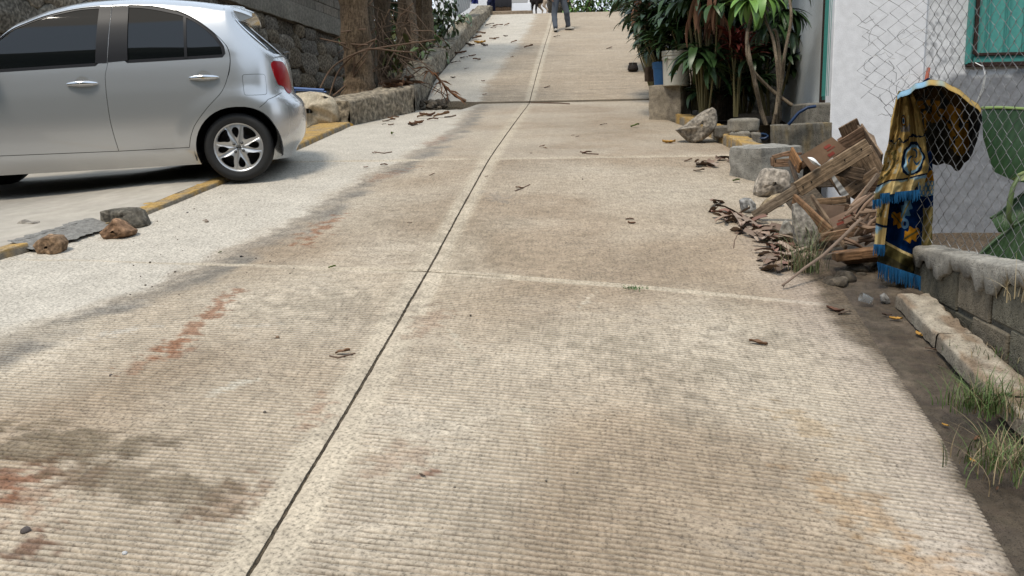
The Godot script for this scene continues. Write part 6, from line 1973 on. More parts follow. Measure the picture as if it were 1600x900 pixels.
	# the part folded back over the wire, hollow below
	var top := [[1402, 150], [1412, 140], [1430, 131], [1452, 128], [1476, 130], [1500, 139], [1520, 154], [1533, 172]]
	var bot := [[1402, 200], [1412, 232], [1430, 250], [1452, 252], [1476, 258], [1498, 266], [1520, 242], [1534, 192]]
	b = MB.new()
	b.grid(50, 40, func(i, j):
		var f: float = i / 49.0 * 6.999; var k := int(f); var q := f - k
		var tp := Vector2(top[k][0], top[k][1]).lerp(Vector2(top[k + 1][0], top[k + 1][1]), q); var bt := Vector2(bot[k][0], bot[k][1]).lerp(Vector2(bot[k + 1][0], bot[k + 1][1]), q)
		var g: float = j / 39.0
		var du: float = 4.95 - 0.28 * i / 49.0
		# front lip, ridge, then the back sheet, all crumpled
		var cr := noise_mid.get_noise_2d(i * 0.055, g * 1.3); var cr2 := noise_mid.get_noise_2d(i * 0.02 + 9.0, 3.0)
		tp += Vector2(0.0, 9.0 * cr2); bt += Vector2(4.0 * cr, 7.0 * noise_mid.get_noise_2d(i * 0.05, 8.0))
		var p: Vector3
		if g < 0.3:
			var s := g / 0.3
			p = D(tp.x, tp.y + 9.0 * (1.0 - s) * (1.0 - s), du - 0.16 * (1.0 - s * s) + 0.0)
		else:
			var s := (g - 0.3) / 0.7
			p = D(tp.x + (bt.x - tp.x) * s, lerpf(tp.y, bt.y, s), du + 0.24 * sin(minf(s * 3.0, 1.57)) - 0.03 * sin(i * 0.55 + s * 2.0) * s + 0.06 * cr)
		return [p - o, Vector2(0.15 + 0.8 * i / 49.0, clampf(0.1 + g * 0.85, 0, 1))])
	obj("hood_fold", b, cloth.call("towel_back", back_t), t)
	# fringes
	var fm := mat("fringe", lin(0.012, 0.10, 0.24), 0.9)
	var r := RandomNumberGenerator.new(); r.seed = 3
	var fringe := func(u0: float, v0: float, u1: float, v1: float, d: float, drop: float, count: int) -> void:
		var fb := MB.new()
		for k in count:
			var f := (k + r.randf() * 0.5) / count
			fb.col = Color(1, 1, 1) * r.randf_range(0.7, 1.25)
			var a := D(lerpf(u0, u1, f), lerpf(v0, v1, f), d - 0.02 * sin(f * 15.0)) - o
			var e := D(lerpf(u0, u1, f) + r.randfn() * 1.0, lerpf(v0, v1, f) + drop * r.randf_range(0.7, 1.05), d - 0.02 * sin(f * 15.0) + 0.005 * r.randfn()) - o
			fb.tube([a + Vector3(0, 0.005, 0), a.lerp(e, 0.5) + Vector3(0.002 * r.randfn(), 0, 0), e], [0.0045, 0.004, 0.002], 4)
		obj("fringe", fb, fm, t)
	fringe.call(1376, 304, 1437, 298, 4.815, 17, 44)
	fringe.call(1364, 314, 1377, 312, 4.81, 14, 10)
	fringe.call(1366, 383, 1382, 384, 4.84, 16, 12)
	fringe.call(1371, 411, 1441, 434, 4.90, 24, 50)
	var cap := MB.new(); cap.col = Color(0.02, 0.14, 0.33)
	cap.grid(8, 5, func(i, j):
		return [D(1442 + i * 2.4, 121 + j * 2.6 + absf(i - 3.5) * 1.6, 5.02 - 0.03 * sin(i * 0.8)) - o, Vector2(i, j)])
	obj("blue_corner", cap, fm, t)

func build_banana() -> void:
	# cut and folded banana leaves behind the netting
	var g := mat("banana", Color(1, 1, 1), 0.5, "", 1.0, 0, false, {"backlight": Color(0.05, 0.08, 0.02), "metallic_specular": 0.5})
	var t := thing("banana_plant", "banana plant with a broad drooping leaf behind the fence", "plant", D(1660, 420, 4.9))
	var o := t.position
	var leaf := func(called: String, outline_top: Array, outline_bot: Array, d0: float, bulge: float, col: Color, rim: Color) -> void:
		var b := MB.new()
		b.grid(30, 24, func(i, j):
			var f: float = i / 29.0; var s: float = j / 23.0
			var k: float = f * (outline_top.size() - 1.001); var n := int(k); var q := k - n
			var a := Vector2(outline_top[n][0], outline_top[n][1]).lerp(Vector2(outline_top[n + 1][0], outline_top[n + 1][1]), q)
			var e := Vector2(outline_bot[n][0], outline_bot[n][1]).lerp(Vector2(outline_bot[n + 1][0], outline_bot[n + 1][1]), q)
			var p := a.lerp(e, s)
			var rib := 0.0025 * sin((f * 1.0 + s * 0.25) * 90.0) + 0.03 * sin(f * 3.0 + s * 1.5)
			var cc := col * (1.0 + 0.16 * sin((f + s * 0.25) * 90.0) + 0.3 * noise_mid.get_noise_2d(f * 1.0, s))
			return [D(p.x, p.y, d0 + bulge * sin(s * PI * 0.6) + rib) - o, Vector2(f, s), cc])
		var bl := obj(called, b, g, t)
		var mr := MB.new(); mr.col = rim
		var line := []
		for i in 15:
			var k: float = i / 14.0 * (outline_top.size() - 1.001); var n := int(k)
			var a := Vector2(outline_top[n][0], outline_top[n][1]).lerp(Vector2(outline_top[n + 1][0], outline_top[n + 1][1]), k - n)
			line.append(D(a.x, a.y, d0 + 0.03 * sin(i / 14.0 * 3.0)) - o)
		mr.tube(line, [0.008], 6)
		obj("midrib", mr, g, bl)
	leaf.call("leaf", [[1534, 169], [1560, 168], [1600, 170], [1660, 176], [1740, 190]], [[1536, 215], [1552, 268], [1585, 283], [1650, 292], [1740, 250]], 4.75, -0.05, Color(0.018, 0.052, 0.014), Color(0.20, 0.29, 0.08))
	leaf.call("leaf", [[1528, 400], [1556, 374], [1585, 352], [1620, 330], [1680, 300]], [[1530, 404], [1560, 414], [1590, 421], [1630, 428], [1700, 430]], 4.55, -0.02, Color(0.03, 0.066, 0.019), Color(0.03, 0.066, 0.019))
	leaf.call("leaf", [[1548, 341], [1566, 330], [1585, 312], [1605, 298], [1640, 280]], [[1560, 363], [1572, 364], [1590, 352], [1612, 340], [1650, 330]], 4.8, -0.05, Color(0.04, 0.085, 0.025), Color(0.04, 0.085, 0.025))
	leaf.call("leaf", [[1590, 274], [1598, 270], [1608, 268], [1620, 268], [1640, 268]], [[1580, 280], [1592, 283], [1606, 281], [1620, 280], [1640, 280]], 4.6, -0.03, Color(0.20, 0.24, 0.09), Color(0.20, 0.24, 0.09))
	var b := MB.new(); b.col = Color(0.10, 0.145, 0.05)
	b.tube([D(1592, 276, 4.58) - o, D(1583, 292, 4.56) - o, D(1578, 315, 4.55) - o, D(1576, 340, 4.55) - o, D(1584, 356, 4.58) - o], [0.008, 0.011, 0.014, 0.012, 0.005], 7)
	obj("folded_stalk", b, g, t)
	b = MB.new(); b.col = Color(0.12, 0.16, 0.06)
	b.tube([Vector3(0, -0.4, 0), Vector3(0.02, 0.4, 0), Vector3(0.0, 1.2, 0.0), Vector3(0.05, 1.9, 0.05)], [0.1, 0.09, 0.07, 0.04], 12)
	obj("stalk", b, g, t)

# ---------------------------------------------------------------- people, dog and things at the top of the ramp
func body_mesh(b: MB, bones: Array, k: float, cell: float) -> void:
	# smooth union of tapered capsules [a, b, radius a, radius b, colour], meshed as surface nets
	var field := {}; var paint := {}
	for bo in bones:
		var a: Vector3 = bo[0]; var e: Vector3 = bo[1]; var ra: float = bo[2]; var rb: float = bo[3]
		var m := maxf(ra, rb) + cell * 2.5 + k * 2.0
		var lo := Vector3(minf(a.x, e.x), minf(a.y, e.y), minf(a.z, e.z)) - Vector3.ONE * m; var hi := Vector3(maxf(a.x, e.x), maxf(a.y, e.y), maxf(a.z, e.z)) + Vector3.ONE * m
		var l := Vector3i((lo / cell).floor()); var h := Vector3i((hi / cell).ceil())
		var ae := e - a; var l2 := maxf(ae.length_squared(), 1e-9)
		for x in range(l.x, h.x + 1):
			for y in range(l.y, h.y + 1):
				for z in range(l.z, h.z + 1):
					var p := Vector3(x, y, z) * cell
					var t := clampf((p - a).dot(ae) / l2, 0, 1)
					var d := p.distance_to(a + ae * t) - lerpf(ra, rb, t)
					if d > m: continue
					var key := Vector3i(x, y, z)
					var w := exp(-d / k)
					field[key] = field.get(key, 0.0) + w
					if not paint.has(key) or paint[key][0] < w: paint[key] = [w, bo[4]]
	var corner := [Vector3i(0, 0, 0), Vector3i(1, 0, 0), Vector3i(0, 1, 0), Vector3i(1, 1, 0), Vector3i(0, 0, 1), Vector3i(1, 0, 1), Vector3i(0, 1, 1), Vector3i(1, 1, 1)]
	var edges := [[0, 1], [0, 2], [0, 4], [1, 3], [1, 5], [2, 3], [2, 6], [3, 7], [4, 5], [4, 6], [5, 7], [6, 7]]
	var ids := {}
	for key in field:
		var vals := []; var inside := 0
		for c in corner:
			var f: float = field.get(key + c, 0.0)
			vals.append(f - 1.0)
			if f > 1.0: inside += 1
		if inside == 0 or inside == 8: continue
		var s := Vector3.ZERO; var n := 0
		for e in edges:
			if (vals[e[0]] > 0.0) != (vals[e[1]] > 0.0):
				var fa: float = log(maxf(vals[e[0]] + 1.0, 1e-6)); var fb: float = log(maxf(vals[e[1]] + 1.0, 1e-6))
				s += Vector3(corner[e[0]]).lerp(Vector3(corner[e[1]]), fa / (fa - fb)); n += 1
		b.col = paint[key][1] if paint.has(key) else Color(1, 1, 1)
		ids[key] = b.vert((Vector3(key) + s / n) * cell)
	for key in field:
		var f0: bool = field[key] > 1.0
		for ax in 3:
			var st := Vector3i.ZERO; st[ax] = 1
			var f1: bool = field.get(key + st, 0.0) > 1.0
			if f0 == f1: continue
			var u := Vector3i.ZERO; u[(ax + 1) % 3] = 1
			var w := Vector3i.ZERO; w[(ax + 2) % 3] = 1
			var q := [key, key - u, key - u - w, key - w]
			var ok := true
			for c in q:
				if not ids.has(c): ok = false
			if not ok: continue
			if f0:
				b.tri_i(ids[q[0]], ids[q[2]], ids[q[1]]); b.tri_i(ids[q[0]], ids[q[3]], ids[q[2]])
			else:
				b.tri_i(ids[q[0]], ids[q[1]], ids[q[2]]); b.tri_i(ids[q[0]], ids[q[2]], ids[q[3]])

func person(label: String, feet: Array, knees: Array, hip: Vector3, facing: float, trousers: Color, shirt: Color, shoe: Color) -> void:
	# feet, knees: [left, right] in world; the rest is built up from the hips
	var at: Vector3 = (feet[0] + feet[1]) * 0.5
	var t := thing("person", label, "person", at)
	var F := Basis(Vector3.UP, facing)
	var skin_c := Color(0.30, 0.17, 0.11)
	var h := hip - at
	var chest := h + Vector3(0, 0.42, 0); var neck := h + Vector3(0, 0.58, 0); var head := h + Vector3(0, 0.73, 0) + F * Vector3(0, 0, 0.03)
	var bones := []
	for s in [0, 1]:
		var sx := -1.0 if s == 0 else 1.0
		var ft: Vector3 = feet[s] - at; var kn: Vector3 = knees[s] - at
		var ank := ft + Vector3(0, 0.10, 0)
		var hp := h + F * Vector3(sx * 0.09, -0.02, 0)
		bones.append([hp, kn, 0.098, 0.078, trousers])
		bones.append([kn, kn.lerp(ank, 0.4) - F * Vector3(0, 0, 0.012), 0.076, 0.074, trousers])
		bones.append([kn.lerp(ank, 0.4) - F * Vector3(0, 0, 0.012), ank + Vector3(0, 0.035, 0), 0.074, 0.066, trousers])
		var sh := chest + F * Vector3(sx * 0.18, 0.09, 0)
		var el := sh + F * Vector3(sx * 0.07, -0.29, -0.02); var wr := el + F * Vector3(sx * -0.01, -0.24, 0.09)
		bones.append([sh, sh.lerp(el, 0.6), 0.058, 0.052, shirt]); bones.append([sh.lerp(el, 0.6), el, 0.044, 0.040, skin_c])
		bones.append([el, wr, 0.040, 0.027, skin_c])
	bones.append([h + Vector3(0, -0.02, 0), h + Vector3(0, 0.06, 0), 0.125, 0.12, trousers])
	bones.append([h + Vector3(0, 0.08, 0), chest, 0.118, 0.13, shirt])
	bones.append([chest + F * Vector3(-0.13, 0.08, 0), chest + F * Vector3(0.13, 0.08, 0), 0.07, 0.07, shirt])
	bones.append([neck - Vector3(0, 0.06, 0), neck + Vector3(0, 0.05, 0), 0.055, 0.05, skin_c])
	var b := MB.new()
	body_mesh(b, bones, 0.012, 0.02)
	# head with face, on a finer grid
	var hb := [[head + Vector3(0, 0.05, 0) - F * Vector3(0, 0, 0.012), head + Vector3(0, 0.045, 0) + F * Vector3(0, 0, 0.015), 0.088, 0.08, skin_c], [head - Vector3(0, 0.02, 0) + F * Vector3(0, 0, 0.02), head - Vector3(0, 0.075, 0) + F * Vector3(0, 0, 0.045), 0.066, 0.034, skin_c],
		[head + F * Vector3(0, 0.03, 0.09), head + F * Vector3(0, -0.01, 0.105), 0.010, 0.015, skin_c], [head + F * Vector3(-0.02, -0.045, 0.082), head + F * Vector3(0.02, -0.045, 0.082), 0.008, 0.008, Color(0.28, 0.11, 0.09)],
		[head + F * Vector3(-0.032, 0.03, 0.082), head + F * Vector3(-0.032, 0.031, 0.083), 0.010, 0.010, Color(0.05, 0.04, 0.04)], [head + F * Vector3(0.032, 0.03, 0.082), head + F * Vector3(0.032, 0.031, 0.083), 0.010, 0.010, Color(0.05, 0.04, 0.04)],
		[head + F * Vector3(-0.085, 0.02, 0.0), head + F * Vector3(-0.088, -0.02, 0.005), 0.016, 0.012, skin_c], [head + F * Vector3(0.085, 0.02, 0.0), head + F * Vector3(0.088, -0.02, 0.005), 0.016, 0.012, skin_c]]
	body_mesh(b, hb, 0.005, 0.009)
	# hands: palm, four fingers, thumb
	for s in [0, 1]:
		var sx := -1.0 if s == 0 else 1.0
		var wr := chest + F * Vector3(sx * 0.24, 0.09 - 0.53, 0.07)
		var hand := [[wr, wr + F * Vector3(0, -0.075, 0.02), 0.024, 0.027, skin_c]]
		for f in 4:
			var k0 := wr + F * Vector3(sx * 0.0, -0.085, 0.045 - f * 0.019)
			var k1 := k0 + F * Vector3(-sx * 0.006, -0.038 + 0.004 * f, 0.004); var k2 := k1 + F * Vector3(-sx * 0.02, -0.026, 0.0)
			hand.append([k0, k1, 0.0092, 0.0085, skin_c]); hand.append([k1, k2, 0.0085, 0.007, skin_c])
		hand.append([wr + F * Vector3(0, -0.035, 0.035), wr + F * Vector3(-sx * 0.012, -0.07, 0.07), 0.0115, 0.0095, skin_c]); hand.append([wr + F * Vector3(-sx * 0.012, -0.07, 0.07), wr + F * Vector3(-sx * 0.02, -0.1, 0.075), 0.0095, 0.008, skin_c])
		body_mesh(b, hand, 0.002, 0.006)
	obj("body", b, mat("clothes", Color(1, 1, 1), 0.9, "plaster", 6.0, 0.1), t)
	var hair := MB.new()
	body_mesh(hair, [[head + Vector3(0, 0.075, 0) - F * Vector3(0, 0, 0.02), head + Vector3(0, 0.08, 0) + F * Vector3(0, 0, 0.02), 0.088, 0.078, Color(0.02, 0.016, 0.014)], [head + Vector3(0, 0.04, 0) - F * Vector3(0, 0, 0.045), head - F * Vector3(0, 0.03, 0.05), 0.075, 0.055, Color(0.02, 0.016, 0.014)]], 0.01, 0.014)
	obj("hair", hair, mats["clothes"], t)
	for s in [0, 1]:
		var ft: Vector3 = feet[s] - at
		var toe := Basis(Vector3.UP, facing + (-0.2 if s == 0 else 0.75)) * Vector3(0, 0, 1)
		var sb := MB.new()
		body_mesh(sb, [[ft - toe * 0.07 + Vector3(0, 0.048, 0), ft + toe * 0.06 + Vector3(0, 0.045, 0), 0.046, 0.046, shoe], [ft + toe * 0.06 + Vector3(0, 0.04, 0), ft + toe * 0.15 + Vector3(0, 0.034, 0), 0.046, 0.034, shoe], [ft - toe * 0.05 + Vector3(0, 0.07, 0), ft - toe * 0.03 + Vector3(0, 0.12, 0), 0.046, 0.05, Color(0.02, 0.02, 0.022)]], 0.006, 0.012)
		for k in sb.v.size():
			sb.v[k].y = maxf(sb.v[k].y, ft.y + 0.004)
			if sb.v[k].y < ft.y + 0.022: sb.c[k] = Color(0.03, 0.028, 0.026)
		obj("shoe", sb, mats["clothes"], t)

func build_crest() -> void:
	var d := 26.1
	var f0 := G(868, 50); var f1 := G(888, 47)
	person("person in grey jeans and pale shoes standing on the ramp, seen to the thighs", [f0, f1], [D(866, 22, d - 0.06), D(885.5, 20, d)], D(874, -6, d), 0.35, Color(0.085, 0.095, 0.115), Color(0.25, 0.25, 0.26), Color(0.40, 0.37, 0.32))
	var q0 := D(765, 20, 31.2); var q1 := D(772, 19, 31.6)
	q0.y = road_y(31.2); q1.y = road_y(31.6)
	person("person in dark blue trousers standing at the end of the low wall", [q0, q1], [q0 + Vector3(0, 0.47, 0.03), q1 + Vector3(0, 0.47, 0.05)], (q0 + q1) * 0.5 + Vector3(0, 0.9, 0), 2.2, Color(0.012, 0.018, 0.05), Color(0.2, 0.2, 0.22), Color(0.03, 0.03, 0.035))
	# dog: dark front, pale hind legs, standing across the view
	var dc := Color(0.02, 0.018, 0.017); var tan_ := Color(0.42, 0.34, 0.26)
	var dd := 31.3
	var gy := road_y(dd)
	var fx := [D(831, 17, dd).x, D(838, 17, dd + 0.15).x, D(845.5, 17, dd).x, D(853.5, 17, dd + 0.15).x]
	var t := thing("dog", "dark dog with pale hind legs standing beside the white cabinet", "dog", Vector3((fx[0] + fx[3]) * 0.5, gy, -dd))
	var X := func(x: float, y: float, z: float) -> Vector3: return Vector3(x - t.position.x, y, z)
	var b := MB.new()
	var bones := []
	for k in 2:
		var z := -0.06 + 0.14 * k
		bones.append([X.call(fx[k] + 0.03, 0.42, z), X.call(fx[k], 0.22, z), 0.055, 0.032, dc]); bones.append([X.call(fx[k], 0.22, z), X.call(fx[k] + 0.01, 0.05, z), 0.030, 0.024, dc]); bones.append([X.call(fx[k] + 0.01, 0.03, z), X.call(fx[k] - 0.05, 0.022, z), 0.028, 0.022, dc])
		var hx: float = fx[k + 2]
		bones.append([X.call(hx - 0.02, 0.46, z), X.call(hx - 0.07, 0.33, z), 0.075, 0.05, tan_]); bones.append([X.call(hx - 0.07, 0.33, z), X.call(hx + 0.05, 0.19, z), 0.045, 0.027, tan_]); bones.append([X.call(hx + 0.05, 0.19, z), X.call(hx + 0.02, 0.04, z), 0.026, 0.022, tan_]); bones.append([X.call(hx + 0.02, 0.03, z), X.call(hx - 0.04, 0.022, z), 0.028, 0.022, tan_])
	bones.append([X.call(fx[0] + 0.06, 0.50, 0.01), X.call((fx[0] + fx[3]) * 0.5, 0.52, 0.01), 0.13, 0.115, dc]); bones.append([X.call((fx[0] + fx[3]) * 0.5, 0.52, 0.01), X.call(fx[3] - 0.04, 0.53, 0.01), 0.115, 0.095, dc])
	bones.append([X.call(fx[0] + 0.02, 0.56, 0.01), X.call(fx[0] - 0.12, 0.72, 0.02), 0.085, 0.06, dc]); bones.append([X.call(fx[0] - 0.13, 0.75, 0.02), X.call(fx[0] - 0.17, 0.75, 0.03), 0.075, 0.065, dc]); bones.append([X.call(fx[0] - 0.2, 0.73, 0.03), X.call(fx[0] - 0.29, 0.71, 0.04), 0.04, 0.028, dc])
	for s in [-1.0, 1.0]: bones.append([X.call(fx[0] - 0.11, 0.80, 0.02 + s * 0.05), X.call(fx[0] - 0.09, 0.85, 0.02 + s * 0.07), 0.025, 0.01, dc])
	bones.append([X.call(fx[3] + 0.03, 0.56, 0.01), X.call(fx[3] + 0.13, 0.5, 0.01), 0.025, 0.02, dc]); bones.append([X.call(fx[3] + 0.13, 0.5, 0.01), X.call(fx[3] + 0.2, 0.4, 0.01), 0.02, 0.01, dc])
	body_mesh(b, bones, 0.008, 0.016)
	obj("body", b, mats["clothes"], t)
	# step, brown cabinet with a dark cover, white cabinet
	var e := D(763, 22, 30.34); var e2 := D(832, 22, 30.34)
	slab_box("step", "worn low step across the top left of the ramp", "step", Vector3((e.x + e2.x) * 0.5, road_y(30.5) + 0.03, -30.5), Vector3(e2.x - e.x, 0.16, 0.34), Vector3.ZERO, Color(0.33, 0.26, 0.19), mats["old_concrete"], "", 0.02, 0.006)
	var c := thing("wooden_cabinet", "brown wooden cabinet with a dark cloth on top at the ramp's end", "cabinet", Vector3(D(787.5, 17, 31.0).x, road_y(31.0) - 0.02, -31.0))
	b = MB.new(); b.col = Color(0.10, 0.068, 0.042); b.box(Transform3D(Basis.IDENTITY, Vector3(0, 0.16, 0)), Vector3(0.54, 0.32, 0.4), 0.01); obj("carcass", b, mats["wood"], c)
	b = MB.new(); b.col = Color(0.125, 0.085, 0.055)
	for s in [-0.135, 0.135]: b.box(Transform3D(Basis.IDENTITY, Vector3(s, 0.15, 0.205)), Vector3(0.25, 0.26, 0.015), 0.004)
	obj("door", b, mats["wood"], c)
	b = MB.new(); b.col = Color(0.022, 0.023, 0.026)
	b.grid(14, 10, func(i, j):
		var a: float = i / 13.0
		var q: Array = [[0.32, -0.21], [0.4, -0.21], [0.6, -0.18], [0.66, -0.1], [0.66, 0.0], [0.66, 0.1], [0.6, 0.18], [0.42, 0.215], [0.36, 0.218], [0.3, 0.22]][j]
		return [Vector3(lerpf(-0.275, 0.275, a), q[0] + 0.012 * sin(a * 14.0), q[1] + 0.008 * sin(a * 22.0)), Vector2(a, j)])
	b.box(Transform3D(Basis.IDENTITY, Vector3(0, 0.47, 0)), Vector3(0.53, 0.34, 0.34), 0.02)
	obj("cloth_cover", b, mats["clothes"], c)
	var wc := thing("white_cabinet", "white painted cabinet with a grey top, right of the brown one", "cabinet", Vector3(D(815, 17, 31.0).x, road_y(31.0) - 0.02, -31.0))
	b = MB.new(); b.col = Color(0.80, 0.83, 0.88); b.box(Transform3D(Basis.IDENTITY, Vector3(0, 0.2, 0)), Vector3(0.64, 0.42, 0.4), 0.01); obj("carcass", b, mats["white_plastic"], wc)
	b = MB.new(); b.col = Color(0.42, 0.42, 0.42); b.box(Transform3D(Basis.IDENTITY, Vector3(-0.06, 0.52, 0.02)), Vector3(0.52, 0.22, 0.36), 0.01); obj("top_box", b, mats["white_plastic"], wc)
	# white house wall behind, then dark rock, hedge and trunk towards the right
	var hw := thing("far_house", "white house wall behind the cabinets at the top of the ramp", "house", Vector3(-1.9, 5.2, -37.0))
	b = MB.new(); b.box(Transform3D(Basis.IDENTITY, Vector3(-1.2, 2.2, -0.1)), Vector3(5.6, 5.0, 0.2), 0.02); obj("wall", b, mats["whitewash"], hw)
	rock("dark grey rock mass at the crest behind the standing person", 874, 22, 33.0, Vector3(0.8, 0.7, 0.5), Color(0.16, 0.15, 0.135), 412, 0.3)
	var r := RandomNumberGenerator.new(); r.seed = 61
	var kinds := []
	for k in 4: kinds.append(leaf_mesh(0.22, 0.10, 0.7, 0.2, 4, Color(0.09, 0.17, 0.04) * r.randf_range(0.55, 1.5)))
	for q in [[902, 33.0, "bright hedge bush at the crest beside the standing person"], [925, 33.4, "middle hedge bush along the crest"], [948, 33.2, "hedge bush at the crest next to the brown trunk"], [978, 33.6, "hedge bush right of the brown trunk at the crest"]]:
		var at := Vector3(D(q[0], 18, q[1]).x, road_y(q[1]) - 0.1, -q[1])
		var hd := thing("hedge_bush", q[2], "bush", at, "hedge along the crest")
		for k in 290:
			var p := Vector3(r.randfn() * 0.32, absf(r.randfn()) * 0.55 + 0.02, r.randfn() * 0.25)
			inst("leaf", kinds[r.randi() % 4], mats["leaf_gloss"], hd, Transform3D(Basis.from_euler(Vector3(r.randf_range(-0.5, 0.9), r.randf() * TAU, 0)), p))
		var sb := MB.new(); sb.col = Color(0.14, 0.10, 0.06)
		for k in 5: sb.tube([Vector3(k * 0.05 - 0.1, 0, 0), Vector3(k * 0.2 - 0.4, 0.5, 0.05 * k), Vector3(k * 0.28 - 0.55, 1.0, 0.0)], [0.02, 0.014, 0.006], 5)
		obj("stems", sb, mats["twig"], hd)
	var tt := trunk("tree", "brown tree trunk among the hedge bushes at the crest", [Vector3(D(969, 18, 33.5).x, 5.2, -33.5), Vector3(D(968, 18, 33.5).x, 6.4, -33.5), Vector3(D(967, 18, 33.5).x, 8.0, -33.5)], [0.24, 0.2, 0.17], Color(0.16, 0.125, 0.09), [Vector3(1.4, 9.4, -33.5), Vector3(5.0, 3.0, 5.0), 2600])
	# trees standing behind the crest, above the picture
	# clay pot on the ramp
	var pot := thing("clay_pot", "small dark clay pot standing on the ramp's right side", "pot", G(989, 111.5))
	b = MB.new(); b.col = Color(0.055, 0.045, 0.042)
	b.lathe([Vector2(0.0, 0.0), Vector2(0.085, 0.0), Vector2(0.105, 0.03), Vector2(0.108, 0.06), Vector2(0.095, 0.11), Vector2(0.08, 0.14), Vector2(0.085, 0.155), Vector2(0.083, 0.17), Vector2(0.072, 0.165), Vector2(0.0, 0.15)], 24)
	obj("pot_body", b, mat("clay", Color(1, 1, 1), 0.7, "rock", 4.0, 0.3), pot)

# ---------------------------------------------------------------- litter on the road
func traced_rock(label: String, pts: Array, d: float, thick: float, colour: Color, seed_: int, group := "", called := "rock", texture := "rock") -> void:
	# outline read off the photograph, with its own distance, size and thickness
	var n := 36
	var ring := []
	var m := pts.size()
	var c := Vector2.ZERO
	for p in pts: c += Vector2(p[0], p[1])
	c /= m
	for k in n:
		var f := float(k) / n * m; var i := int(f); var q := f - i
		ring.append(Vector2(pts[i][0], pts[i][1]).lerp(Vector2(pts[(i + 1) % m][0], pts[(i + 1) % m][1]), q))
	var low := -1e9
	for p in pts: low = maxf(low, p[1])
	var at := D(c.x, low, d)
	var b := MB.new()
	var layers := [[0.35, 0.85], [0.72, 0.75], [0.93, 0.42], [1.0, 0.0], [0.94, -0.36], [0.82, -0.62], [0.6, -0.86], [0.36, -0.96], [0.12, -1.0]]
	var r := RandomNumberGenerator.new(); r.seed = seed_
	var planes := []
	for k in 4: planes.append([Vector3(r.randfn() * 0.7, r.randfn() * 0.7 + 0.25, 1.0).normalized(), r.randf_range(0.55, 0.85)])
	b.grid(n + 1, layers.size(), func(i, j):
		var p: Vector2 = c + (ring[i % n] - c) * layers[j][0]
		var w := D(p.x, p.y, d) - at
		var z: float = -layers[j][1] * thick * 0.5
		var size := 60.0
		# flat facets on the near face
		var rel := Vector3((p.x - c.x) / size, -(p.y - c.y) / size, 0)
		for pl in planes:
			var lim: float = (pl[1] - rel.dot(pl[0]) * 1.4) / pl[0].z * thick * 0.5
			if z > lim: z = maxf(lim, z * 0.45)
		var n3 := noise_mid.get_noise_3d(w.x * 2.2 + seed_, w.y * 2.2, j * 0.3); var nf := noise_fine.get_noise_3d(w.x + seed_, w.y, j * 0.2)
		z += thick * (0.12 * n3 + 0.06 * nf) * (1.0 if j > 3 else 0.4)
		return [w + Vector3(0, 0.004 * nf, z - thick * 0.25), p, colour * (1.0 + 0.38 * n3 + 0.28 * nf)])
	var o := obj(called, b, mat("rock_traced_" + texture, Color(1, 1, 1), 0.93, texture, 2.6, 0.7))
	o.position = at
	tag(o, label, "rock", group)

func dry_leaf_mesh(length: float, width: float, curl: float, seed_: int, col: Color) -> ArrayMesh:
	var b := MB.new()
	b.grid(5, 9, func(i, j):
		var t: float = j / 8.0; var s: float = (i - 2) / 2.0
		var w := width * 0.5 * pow(maxf(sin(PI * clampf(t * 0.95 + 0.03, 0, 1)), 0.0), 0.7)
		var n := noise_mid.get_noise_2d(t * 1.2 + seed_, s * 0.6)
		return [Vector3(s * w, 0.004 + curl * width * s * s * 0.5 + curl * length * 0.12 * sin(t * 3.0 + seed_) + 0.25 * width * n + 0.1 * length * curl * t * t, (t - 0.5) * length), Vector2(s, t), col * (1.0 + 0.5 * n) * (0.75 if i == 2 else 1.0)])
	var low := 1e9
	for p in b.v: low = minf(low, p.y)
	for k in b.v.size(): b.v[k].y -= low - 0.002
	return b.mesh()

